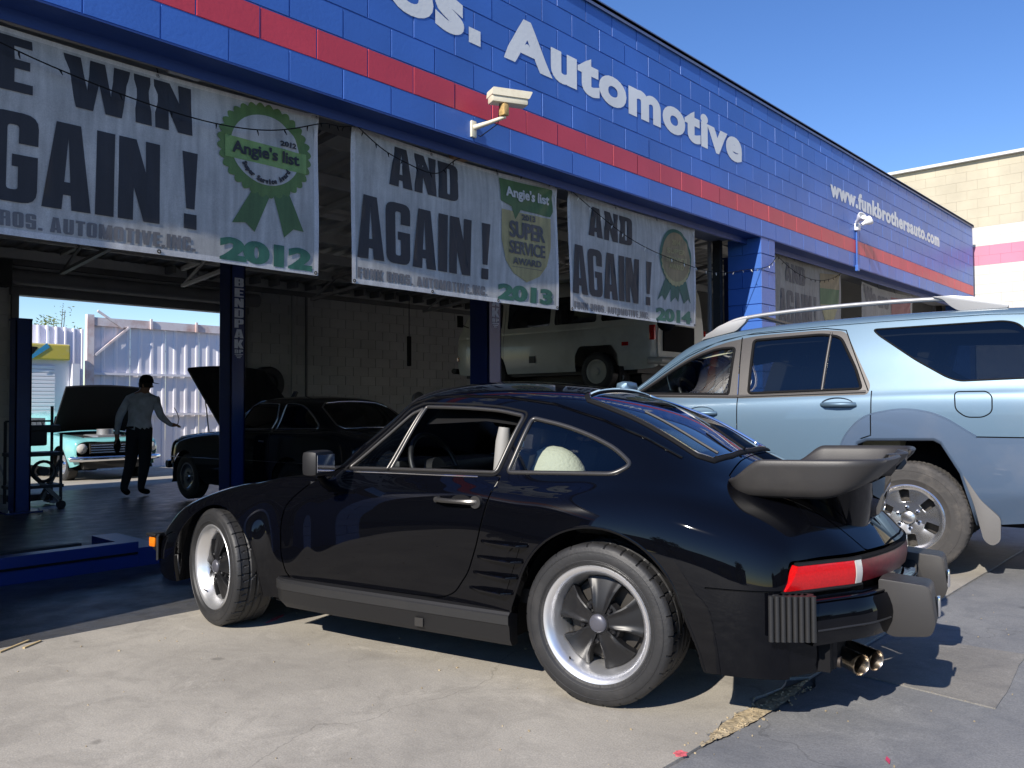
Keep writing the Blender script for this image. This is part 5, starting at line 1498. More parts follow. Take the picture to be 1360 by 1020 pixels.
MB().box((0, -.03, 0), (.11, .06, .11), ch=.012).build('lamp_base', wl, lampr, smooth=40)
for dx, rz in ((-.10, -.5), (.12, .6)):
    b = MB().lathe([(.025, 0), (.03, -.05), (.065, -.11), (.07, -.15), (.06, -.15)], 18).build('lamp_head', wl, lampr, smooth=40); b.location = (dx, -.05, .05); b.rotation_euler = (-.5, 0, rz)
MB().cyl((0, -.015, -.06), (0, -.015, -.60), .013, 10).build('conduit', M_BLUE, lampr, smooth=60)
MB().box((0, -.02, -.62), (.07, .045, .09), ch=.006).build('conduit_box', M_BLUE, lampr)

# ------------------------------------------------------------------ cream building at the far side
CX = 19.9
cream = empty('cream_building', (CX, 0, 0), 0, 'tall cream and white block building with a pink band beyond the blue garage', 'building')
cwall = MB().box((.12, 1.0, 3.2), (.2, 26, 6.4)).build('side_wall', M_TAN, cream)
ncs = 31
def cmat(j):
    z = j * CH
    if z + CH * .5 > 5.05: return M_TAN
    if 4.14 < z + CH * .5 < 4.57: return M_PNK
    return M_WHT
block_wall(cwall, 'block', (CX, 12.0, 0), (0, -1, 0), 24, 0, ncs, cmat, 290, rot=-pi / 2, seed=21)
for c in [c for c in COL.objects if c.parent == cwall]:
    c.location.x -= CX
MB().box((.05, 1.0, 6.445), (.34, 26, .06)).build('coping', mat('white_coping', (.62, .62, .62), rough=.5), cream)
# ------------------------------------------------------------------ banners
def cloth_mat(name, c, weave=.25, stain=.35):
    m, t, b = new_mat(name); N, L = t.nodes, t.links
    tc = N.new('ShaderNodeTexCoord')
    n = N.new('ShaderNodeTexNoise'); n.inputs['Scale'].default_value = 2.2; n.inputs['Detail'].default_value = 9; n.inputs['Roughness'].default_value = .7; L.new(tc.outputs['Object'], n.inputs['Vector'])
    mp = N.new('ShaderNodeMapping'); mp.inputs['Scale'].default_value = (14, 1, 1.3); L.new(tc.outputs['Object'], mp.inputs['Vector'])
    n2 = N.new('ShaderNodeTexNoise'); n2.inputs['Scale'].default_value = 1.5; n2.inputs['Detail'].default_value = 8; L.new(mp.outputs[0], n2.inputs['Vector'])
    ad = N.new('ShaderNodeMath'); ad.operation = 'MULTIPLY'; L.new(n.outputs['Fac'], ad.inputs[0]); L.new(n2.outputs['Fac'], ad.inputs[1])
    mr = N.new('ShaderNodeMapRange'); mr.inputs['From Min'].default_value = .14; mr.inputs['From Max'].default_value = .36; mr.inputs['To Min'].default_value = 1 - stain; mr.inputs['To Max'].default_value = 1.08; L.new(ad.outputs[0], mr.inputs['Value'])
    n3 = N.new('ShaderNodeTexNoise'); n3.inputs['Scale'].default_value = 160; n3.inputs['Detail'].default_value = 2; L.new(tc.outputs['Object'], n3.inputs['Vector'])
    mr3 = N.new('ShaderNodeMapRange'); mr3.inputs['To Min'].default_value = 1 - weave; mr3.inputs['To Max'].default_value = 1 + weave; L.new(n3.outputs['Fac'], mr3.inputs['Value'])
    mu = N.new('ShaderNodeMath'); mu.operation = 'MULTIPLY'; L.new(mr.outputs[0], mu.inputs[0]); L.new(mr3.outputs[0], mu.inputs[1])
    sc = N.new('ShaderNodeVectorMath'); sc.operation = 'SCALE'; sc.inputs[0].default_value = c; L.new(mu.outputs[0], sc.inputs['Scale'])
    L.new(sc.outputs[0], b.inputs['Base Color']); b.inputs['Roughness'].default_value = .62
    tl = N.new('ShaderNodeBsdfTranslucent'); L.new(sc.outputs[0], tl.inputs[0])
    mx = N.new('ShaderNodeMixShader'); mx.inputs[0].default_value = .18
    L.new(b.outputs[0], mx.inputs[1]); L.new(tl.outputs[0], mx.inputs[2]); L.new(mx.outputs[0], N['Material Output'].inputs[0])
    return m
M_VINYL = cloth_mat('weathered_white_vinyl', (.50, .50, .485))
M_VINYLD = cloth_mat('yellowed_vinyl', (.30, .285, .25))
M_HEM = cloth_mat('vinyl_hem', (.62, .62, .62), stain=.2)
M_INK = cloth_mat('black_banner_print', (.030, .031, .038), stain=.25)
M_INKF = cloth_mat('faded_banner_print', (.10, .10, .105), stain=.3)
M_INKG = cloth_mat('grey_banner_print', (.17, .17, .18), stain=.3)
M_GREEN = cloth_mat('dark_green_print', (.035, .14, .10), stain=.3)
M_LIME = cloth_mat('lime_green_print', (.12, .21, .065), stain=.25)
M_LIMED = cloth_mat('ribbon_green_print', (.085, .165, .065), stain=.25)
M_LIMEL = cloth_mat('pale_lime_print', (.22, .36, .12), stain=.2)
M_GOLD = cloth_mat('faded_gold_print', (.42, .36, .17), stain=.3)
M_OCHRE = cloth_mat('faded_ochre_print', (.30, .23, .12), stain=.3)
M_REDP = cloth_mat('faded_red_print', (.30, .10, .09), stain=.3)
BY = 4.80
def wave(seed, amp=.012):
    r = random.Random(seed); a = [(r.uniform(1.2, 4.5), r.uniform(.3, 1.8), r.uniform(0, 6)) for _ in range(5)]
    def f(x, z, x0=0, x1=1, z0=2.05, z1=3.18):
        t = (x - x0) / (x1 - x0); v = (z - z0) / (z1 - z0)
        s_ = sum(sin(p[0] * x + p[1] * (z - 2) * 3 + p[2]) for p in a) * amp * .45
        # tension folds running down from the upper corners, sag along the top edge
        for cx in (0, 1):
            d = abs(t - cx) * (x1 - x0); q = (1 - v) * (z1 - z0)
            s_ += .006 * sin(14 * math.atan2(q + .02, d + .02)) * math.exp(-(d * d + q * q) * 2.2)
        s_ += .022 * math.exp(-((1 - v) / .09) ** 2) * sin(pi * t)
        return s_
    return f
def sagz(t, v): return -.030 * sin(pi * t) * v

# heavy condensed block capitals, drawn on a cap height of 1: name -> (width, [added outlines], [cut outlines])
def _r(x0, z0, x1, z1): return [(x0, z0), (x1, z0), (x1, z1), (x0, z1)]
def _rr(x0, z0, x1, z1, r=.12): return rounded(_r(x0, z0, x1, z1), r, 4)
HB = {
 'I': (.20, [_r(0, 0, .20, 1)], []),
 'E': (.36, [_r(0, 0, .20, 1), _r(.1, 0, .36, .17), _r(.1, .83, .36, 1), _r(.1, .42, .335, .58)], []),
 'F': (.34, [_r(0, 0, .20, 1), _r(.1, .83, .34, 1), _r(.1, .42, .32, .58)], []),
 'N': (.48, [_r(0, 0, .17, 1), _r(.31, 0, .48, 1), [(0, 1), (.20, 1), (.48, 0), (.29, 0)]], []),
 'A': (.50, [[(.125, 1), (.375, 1), (.50, 0), (.30, 0), (.288, .17), (.212, .17), (.20, 0), (0, 0)]], [[(.25, .84), (.280, .32), (.220, .32)]]),
 'G': (.48, [_rr(0, 0, .48, 1, .15)], [_rr(.185, .14, .295, .86, .04), _r(.28, .535, .52, .66)], [_r(.235, .40, .40, .535)]),
 'D': (.46, [rounded(_r(0, 0, .46, 1), [.005, .15, .15, .005], 4)], [_rr(.20, .15, .265, .85, .03)]),
 'O': (.46, [_rr(0, 0, .46, 1, .15)], [_rr(.195, .14, .265, .86, .04)]),
 'C': (.45, [_rr(0, 0, .45, 1, .15)], [_rr(.19, .14, .26, .86, .04), _r(.25, .40, .50, .60)]),
 'U': (.46, [rounded(_r(0, 0, .46, 1), [.15, .15, .005, .005], 4)], [_rr(.195, .14, .265, 1.1, .03)]),
 'W': (.76, [[(0, 1), (.19, 1), (.245, .36), (.295, 1), (.465, 1), (.515, .36), (.57, 1), (.76, 1), (.64, 0), (.45, 0), (.38, .56), (.31, 0), (.12, 0)]], []),
 'V': (.50, [[(0, 1), (.20, 1), (.25, .25), (.30, 1), (.50, 1), (.375, 0), (.125, 0)]], []),
 'M': (.62, [_r(0, 0, .16, 1), _r(.46, 0, .62, 1), [(0, 1), (.22, 1), (.31, .45), (.40, 1), (.62, 1), (.40, 0), (.22, 0)]], []),
 'T': (.42, [_r(.11, 0, .31, 1), _r(0, .83, .42, 1)], []),
 'K': (.49, [_r(0, 0, .20, 1), [(.18, .48), (.30, 1), (.48, 1), (.36, .53), (.49, 0), (.30, 0), (.18, .42)]], []),
 'R': (.47, [_r(0, 0, .20, 1), rounded(_r(0, .46, .46, 1), [.02, .13, .13, .005], 4), _r(.27, 0, .47, .52)], [_rr(.20, .60, .265, .85, .02)]),
 'B': (.46, [_r(0, 0, .20, 1), rounded(_r(0, .50, .45, 1), [.01, .08, .14, .005], 4), rounded(_r(0, 0, .46, .54), [.005, .14, .08, .01], 4)], [_rr(.20, .60, .262, .85, .02), _rr(.20, .15, .265, .44, .02)]),
 'S': (.44, [_rr(0, 0, .44, 1, .14)], [_rr(.19, .60, .25, .86, .02), _r(.245, .60, .5, .68), _rr(.19, .14, .25, .40, .02), _r(-.1, .32, .195, .40)]),
 '.': (.19, [_r(0, 0, .19, .17)], []), ',': (.19, [_r(0, 0, .19, .17), [(.05, .0), (.15, .0), (.08, -.10)]], []),
 '!': (.22, [[(0, 1), (.22, 1), (.17, .26), (.05, .26)], _r(.02, 0, .20, .19)], []), ' ': (.16, [], []), "P": (.45, [_r(0, 0, .20, 1), rounded(_r(0, .40, .45, 1), [.01, .14, .14, .005], 4)], [_rr(.20, .54, .262, .85, .02)]),
}
def heavy(s, w, h, grid=.045, gap=.045):
    tot = sum(HB[c][0] for c in s) + gap * (len(s) - 1); sx = w / tot; x = 0; VS, FS = [], []
    for c in s:
        cw, add, cutp = HB[c][:3]; add2 = HB[c][3] if len(HB[c]) > 3 else []
        if add:
            A_ = [[((x + px) * sx, pz * h) for px, pz in p] for p in add]; C_ = [[((x + px) * sx, pz * h) for px, pz in p] for p in cutp]; D_ = [[((x + px) * sx, pz * h) for px, pz in p] for p in add2]
            V, E_ = [], []
            for P in A_ + C_ + D_:
                b = len(V); P = [p for i, p in enumerate(P) if math.dist(p, P[i - 1]) > 1e-5]; V += [Vector(p) for p in P]; E_ += [(b + i, b + (i + 1) % len(P)) for i in range(len(P))]
            if grid:
                g = grid
                for i in range(int(x * sx / g), int((x + cw) * sx / g) + 1):
                    for k in range(int(h / g) + 1): V.append(Vector((i * g + .0013, k * g + .0017)))
            vo, _, fo, _, _, _ = geometry.delaunay_2d_cdt(V, E_, [], 0, 1e-5, False)
            VV = np.array([(v.x, v.y) for v in vo]); F = np.array([f for f in fo if len(f) == 3]); cc = VV[F].mean(1)
            m_ = np.zeros(len(F), bool)
            for P in A_: m_ |= inside(np.array(P), cc)
            for P in C_: m_ &= ~inside(np.array(P), cc)
            for P in D_: m_ |= inside(np.array(P), cc)
            F = F[m_]; used, iv = np.unique(F, return_inverse=True); b = len(VS)
            VS += [tuple(VV[k]) for k in used]; FS += [tuple(int(q) + b for q in f) for f in iv.reshape(F.shape)]
        x += cw + gap
    return VS, FS
class Banner:
    def __init__(s, x0, x1, z0, z1, label, seed, m=M_VINYL, hem=True, grp='banners hung across the work bays'):
        s.x0, s.x1, s.z0, s.z1 = x0, x1, z0, z1; s.w = wave(seed)
        s.root = empty('banner', (x0, BY, z1), 0, label, 'banner', grp)
        s.base('sheet', m, x0, x1, z0, z1, 0, .004)
        if hem:
            hw_ = .035
            for a in ((x0, x1, z0, z0 + hw_), (x0, x1, z1 - hw_ * .8, z1)): s.base('hem', M_HEM, *a, -.0025, .001)
            for a in ((x0, x0 + hw_, z0 + hw_, z1 - hw_ * .8), (x1 - hw_, x1, z0 + hw_, z1 - hw_ * .8)): s.base('hem', M_HEM, *a, -.0025, .001)
        k = 0
        for gx in np.linspace(x0 + .02, x1 - .02, 4):
            for gz in (z0 + .018, z1 - .016):
                p = s.P(gx, gz, -.006); MB().lathe([(.006, 0), (.011, -.003), (.013, 0)], 10).build('eyelet', M_MATTE if gz < 2.5 else M_GALV, s.root, loc=p)
                if gz > 2.5: MB().tube([p, p + Vector((0, .02, .05)), p + Vector((.01, .03, .10))], .0035, 5).build('tie', M_MATTE, s.root)
    def P(s, x, z, off=0.0):
        t = (x - s.x0) / (s.x1 - s.x0); v = max(0, min(1, (z - s.z0) / (s.z1 - s.z0)))
        return Vector((x - s.x0, s.w(x, z, s.x0, s.x1, s.z0, s.z1) + off, z + sagz(t, v) - s.z1))
    def base(s, name, m, x0, x1, z0, z1, off, th):
        nx = max(2, int((x1 - x0) / .045)); nz = max(2, int((z1 - z0) / .045))
        rows = [[s.P(lerp(x0, x1, i / nx), lerp(z0, z1, j / nz), off) for i in range(nx + 1)] for j in range(nz + 1)]
        MB().grid(rows).build(name, m, s.root, smooth=70)
    def text(s, txt, x0, x1, z0, z1, m, bold, boldy=None, name='printed_lettering', space=1.0, off=-.0075, slope=0.0):
        vs, fs = heavy(txt, x1 - x0, z1 - z0, gap=.045 if z1 - z0 > .15 else .075) if m in (M_INK, M_INKG, M_INKF) and bold >= .009 and all(c in HB for c in txt) else glyphs(txt, x1 - x0, z1 - z0, bold, boldy, grid=.045, space=space)
        if off == -.0075: off = -.003 if z1 - z0 < .12 else -.0045
        return mesh_obj(name, [s.P(x0 + a, z0 + b + slope * a, off) for a, b in vs], fs, m, s.root, smooth=True)
    def poly(s, pts, m, name, off=-.0045, grid=.022):
        P = resample(pts, grid); V = [Vector((float(p[0]), float(p[1]))) for p in P]; n = len(V); E_ = [(i, (i + 1) % n) for i in range(n)]
        mn, mx = P.min(0), P.max(0)
        for gx in np.arange(mn[0], mx[0], grid):
            for gz in np.arange(mn[1], mx[1], grid): V.append(Vector((float(gx) + .0011, float(gz) + .0013)))
        vo, _, fo, _, _, _ = geometry.delaunay_2d_cdt(V, E_, [], 0, 1e-5, False)
        VV = np.array([(v.x, v.y) for v in vo]); F = np.array([f for f in fo if len(f) == 3]); F = F[inside(P, VV[F].mean(1))]
        used, iv = np.unique(F, return_inverse=True)
        return mesh_obj(name, [s.P(VV[k][0], VV[k][1], off) for k in used], iv.reshape(F.shape), m, s.root, smooth=True)
    def arc_text(s, txt, cx, cz, r, a0, a1, h, m):
        n = len(txt)
        for i, ch in enumerate(txt):
            if ch == ' ': continue
            a = radians(lerp(a0, a1, i / (n - 1))); w_ = h * (.35 if ch in 'i' else .62)
            tall = ch.isupper() or ch in 'd'; hh = h if tall else (h * .95 if ch in 'pi' else h * .72)
            vs, fs = glyphs(ch, w_, hh, .0035, .003)
            d = Vector((cos(a), sin(a))); tg = Vector((-d.y, d.x)); up = -d
            o_ = Vector((cx, cz)) + d * r
            vv = [o_ + tg * (q[0] - w_ / 2) + up * (q[1] - (h * .25 if ch == 'p' else 0)) for q in vs]
            mesh_obj('printed_letter', [s.P(q.x, q.y, -.0125) for q in vv], fs, m, s.root)
def rosette(cx, cz, rx, rz, n, dep, k=5):
    out = []
    for i in range(n * k):
        a = 2 * pi * i / (n * k); r = 1 + dep * abs(sin(a * n / 2)); out.append((cx + rx * r * cos(a), cz + rz * r * sin(a)))
    return out
def ell(cx, cz, rx, rz, n=48): return [(cx + rx * cos(2 * pi * i / n), cz + rz * sin(2 * pi * i / n)) for i in range(n)]

B1 = Banner(-.02, 3.285, 2.06, 3.17, 'large vinyl banner reading WE WIN AGAIN with a green 2012 award rosette', 2)
B1.text('WE', .86, 1.492, 2.83, 3.128, M_INK, .040, .016)
B1.text('WIN', 1.648, 2.378, 2.826, 3.124, M_INK, .040, .014)
B1.text('AGAIN', 1.02, 2.176, 2.243, 2.722, M_INK, .047, .020)
B1.text('!', 2.315, 2.412, 2.243, 2.720, M_INK, .026, .016)
B1.text('FUNK BROS. AUTOMOTIVE,INC.', 1.02, 2.400, 2.108, 2.192, M_INKG, .010, .005)
B1.text('2012', 2.555, 3.236, 2.082, 2.232, M_GREEN, .023, .010)
cx, cz = 2.882, 2.845
B1.poly([(2.80, 2.60), (2.92, 2.57), (2.80, 2.292), (2.735, 2.345), (2.640, 2.330)], M_LIMED, 'ribbon_tail')
B1.poly([(2.93, 2.57), (3.04, 2.60), (3.165, 2.345), (3.085, 2.350), (3.015, 2.285)], M_LIMED, 'ribbon_tail')
B1.poly(rosette(cx, cz, .318, .292, 32, .085), M_LIME, 'rosette', off=-.005)
B1.poly(ell(cx, cz, .252, .232), M_VINYL, 'rosette_disc', off=-.0065)
B1.poly([(cx - .29, cz - .095), (cx - .29, cz + .045), (cx + .30, cz + .030), (cx + .30, cz - .105)], M_LIMEL, 'rosette_band', off=-.008)
B1.text("Angie's list", cx - .245, cx + .245, cz - .085, cz + .022, M_INK, .004, .003, off=-.0140)
B1.text('2012', cx + .10, cx + .225, cz + .052, cz + .088, M_INK, .003, .002, off=-.0135)
B1.arc_text('Super Service Award', cx, cz - .025, .200, -150, -30, .036, M_INK)

B2 = Banner(3.56, 5.87, 2.04, 3.18, 'vinyl banner reading AND AGAIN with a green and gold 2013 award shield', 7)
B2.text('AND', 3.905, 4.610, 2.826, 3.128, M_INK, .042, .016)
B2.text('AGAIN', 3.608, 4.762, 2.233, 2.700, M_INK, .044, .018)
B2.text('!', 4.880, 4.980, 2.225, 2.700, M_INK, .026, .016)
B2.text('FUNK BROS. AUTOMOTIVE,INC.', 3.612, 4.967, 2.085, 2.162, M_INKG, .009, .005)
B2.text('2013', 5.088, 5.785, 2.070, 2.212, M_GREEN, .023, .010)
B2.poly([(5.115, 2.86), (5.115, 2.60), (5.17, 2.42), (5.27, 2.315), (5.44, 2.25), (5.60, 2.315), (5.70, 2.42), (5.76, 2.60), (5.765, 2.86)], M_GOLD, 'shield')
B2.poly([(5.105, 3.135), (5.80, 3.135), (5.80, 2.93), (5.76, 2.875), (5.36, 2.885), (5.285, 2.79), (5.24, 2.90), (5.105, 2.93)], M_LIMED, 'speech_panel', off=-.005)
B2.text("Angie's list", 5.165, 5.745, 2.955, 3.075, M_HEM, .005, .004, off=-.0125)
B2.text('2013', 5.365, 5.545, 2.795, 2.85, M_INKF, .004, .003, off=-.010)
B2.text('SUPER', 5.205, 5.672, 2.625, 2.775, M_INKF, .0085, .006, off=-.010)
B2.text('SERVICE', 5.205, 5.672, 2.485, 2.600, M_INKF, .006, .004, off=-.010)
B2.text('AWARD', 5.255, 5.620, 2.395, 2.455, M_INKF, .004, .003, off=-.010)
B2.poly([(5.25, 2.375), (5.63, 2.375), (5.63, 2.371), (5.25, 2.371)], M_INKF, 'shield_rule', off=-.006)

B3 = Banner(6.05, 8.34, 2.05, 3.19, 'vinyl banner reading AND AGAIN with a gold 2014 seal beside the blue pillar', 12)
B3.text('AND', 6.365, 7.085, 2.816, 3.105, M_INK, .042, .016)
B3.text('AGAIN', 6.085, 7.215, 2.220, 2.690, M_INK, .044, .018)
B3.text('!', 7.345, 7.445, 2.220, 2.690, M_INK, .026, .016)
B3.text('FUNK BROS. AUTOMOTIVE,INC.', 6.105, 7.415, 2.070, 2.142, M_INKG, .009, .005)
B3.text('2014', 7.545, 8.250, 2.070, 2.215, M_GREEN, .023, .010)
cx, cz = 7.915, 2.80
for k, (dx, an) in enumerate(((-.20, .5), (0, 0), (.20, -.5))):
    B3.poly([(cx + dx * .5 - .10, 2.56), (cx + dx * .5 + .10, 2.56), (cx + dx * 1.3 + .06, 2.30), (cx + dx * 1.3, 2.355), (cx + dx * 1.3 - .09, 2.29)], M_GREEN, 'ribbon_tail', off=-.0035 - k * .0008)
B3.poly(ell(cx, cz, .325, .315), M_GREEN, 'seal_ring', off=-.006)
B3.poly(rosette(cx, cz - .03, .28, .285, 26, .05), M_GOLD, 'seal_edge', off=-.0072)
B3.poly(ell(cx, cz, .285, .275), M_OCHRE, 'seal', off=-.0085)
for i, (tx, z_, w_) in enumerate((('2014', 2.93, .09), ('SUPER', 2.83, .19), ('SERVICE', 2.735, .22), ('AWARD', 2.66, .15))):
    B3.text(tx, cx - w_, cx + w_, z_, z_ + .06, M_GOLD if i else M_GOLD, .004, .003, off=-.0135)

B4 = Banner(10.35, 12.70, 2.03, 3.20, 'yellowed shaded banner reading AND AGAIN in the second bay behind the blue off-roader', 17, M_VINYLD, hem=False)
B4.text('AND', 10.735, 11.412, 2.85, 3.12, M_INKF, .040, .016)
B4.text('AGAIN', 10.50, 11.62, 2.26, 2.73, M_INKF, .042, .018)
B4.text('!', 11.70, 11.78, 2.26, 2.73, M_INKF, .022, .016)
B4.poly([(11.90, 3.10), (12.62, 3.13), (12.60, 2.9), (11.90, 2.88)], M_OCHRE, 'faded_patch'); B4.poly([(11.90, 2.88), (12.60, 2.9), (12.58, 2.66), (11.92, 2.64)], M_LIMED, 'faded_patch'); B4.poly([(11.92, 2.64), (12.58, 2.66), (12.3, 2.3), (12.15, 2.3)], M_GOLD, 'faded_patch')
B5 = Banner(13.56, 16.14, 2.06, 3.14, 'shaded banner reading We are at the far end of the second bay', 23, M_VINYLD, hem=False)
B5.text('We are', 13.64, 14.85, 2.80, 3.10, M_INKF, .030, .014)
B5.poly([(14.98, 3.04), (16.02, 3.06), (16.0, 2.3), (15.0, 2.3)], M_REDP, 'red_panel')

# string of small lights draped over the banners and pillar
def light_string(pts, n, label, name='light_string', bulbm=None, drop=.05):
    T = np.array(pts, float); ev = nat_basis(np.arange(len(T))); C_ = ev(np.linspace(0, len(T) - 1, 90)) @ T
    root = empty(name, tuple(C_[0]), 0, label, 'string lights', 'strings of small lights along the facade')
    o0 = Vector(C_[0])
    MB().tube([Vector(p) - o0 for p in C_], .0042, 5).build('wire', M_MATTE, root)
    me = None
    for i in range(n):
        p = Vector(C_[int((i + .5) / n * 89)]) - o0
        if me is None:
            b = MB().tube([(0, 0, 0), (.004, 0, -.014), (.006, 0, -.036)], [.004, .005, .002], 6).build('bulb', bulbm or M_MATTE, root); me = b.data; b.location = p
        else:
            b = bpy.data.objects.new('bulb', me); COL.objects.link(b); b.parent = root; b.location = p
        b.rotation_euler = (random.uniform(-.6, .6), random.uniform(-.5, .5), random.uniform(0, 6))
light_string([(1.2, 4.74, 3.06), (1.6, 4.735, 2.97), (2.3, 4.735, 2.90), (2.9, 4.74, 2.96), (3.27, 4.76, 3.10), (3.42, 4.76, 3.12), (3.57, 4.75, 3.16)], 14, 'dark string of small lights drooping across the first banner')
light_string([(3.57, 4.75, 3.16), (3.80, 4.74, 3.04), (4.05, 4.735, 2.98), (4.35, 4.735, 2.98), (4.62, 4.76, 3.16), (5.2, 4.76, 3.17), (5.86, 4.76, 3.17), (6.05, 4.75, 3.15)], 14, 'dark string of small lights drooping over the word AND on the second banner')
light_string([(6.05, 4.75, 3.15), (6.6, 4.74, 2.95), (7.2, 4.73, 2.80), (8.0, 4.73, 2.72), (8.7, 4.70, 2.70), (9.2, 4.60, 2.78), (9.62, 4.53, 2.86), (9.86, 4.52, 3.02)], 22, 'string of pale lights running from the third banner to the blue pillar', bulbm=mat('pale_bulb', (.75, .74, .68), rough=.3))
light_string([(10.38, 4.76, 3.14), (10.9, 4.74, 2.98), (11.5, 4.73, 2.93), (12.1, 4.74, 3.00), (12.68, 4.76, 3.17)], 14, 'dark string of lights drooping across the yellowed banner of the second bay')
# ------------------------------------------------------------------ cars in and behind the shop
def sec(xs, w, zb, zt, gw, rail, rw, roof, tuck=.06):
    return station(xs if hasattr(xs, '__len__') else [xs] * 10,
        [(w - tuck, zb), (w - .015, zb + .16), (w, lerp(zb, zt, .5)), (w - .006, lerp(zb, zt, .80)), (w - .03, zt - .03), (gw, zt + .025),
         (lerp(gw, rw, .55) + .010, lerp(zt, rail, .58)), (rw, rail), (rw * .55, roof - .012), (0, roof)])
def flat(xs, w, zb, zt, zc, tuck=.06):
    return station(xs if hasattr(xs, '__len__') else [xs] * 10,
        [(w - tuck, zb), (w - .015, zb + .16), (w, lerp(zb, zt, .5)), (w - .01, lerp(zb, zt, .80)), (w - .05, zt - .02), (w - .13, zt + .012),
         (w - .24, zt + .02), (w - .36, lerp(zt, zc, .4) + .012), (w * .34, zc - .004), (0, zc)])
def simple_wheel(parent, x, y, z, R, w, rr, flip, mrim, hub_r=.6):
    h = empty('wheel', (x, y, z), pi if flip else 0, parent=parent)
    MB().lathe([(rr, -.02), (rr + .01, 0), ((R + rr) / 2, .006), (R - .02, -.002), (R, -.025), (R, -w + .02), (R - .02, -w)], 40).build('tyre', M_RUBBER, h, smooth=40)
    MB().lathe([(.0001, .008), (rr * .28, .004), (rr * .34, -.02), (rr * hub_r, -.03), (rr * .80, -.018), (rr * .90, -.004), (rr + .004, -.004), (rr - .01, -.03)], 36).build('rim', mrim, h, smooth=35)
    return h
def finish_car(name, root, sh, D, paint, glassm, trim):
    body = shell_obj('body', D['body'], paint, root, 'LR')
    if 'gap' in D: shell_obj('shut_line', D['gap'], M_MATTE, body, 'LR', off=-.008)
    for k, m in (('windshield', glassm), ('rear_window', glassm)):
        if k in D: shell_obj(k, D[k], m, root, 'LR', off=-.004)
    for k in D:
        if k.startswith('win'):
            if k != 'windshield':
                for sd in 'LR': shell_obj('side_window', D[k], glassm, root, sd, off=-.004)
    return body

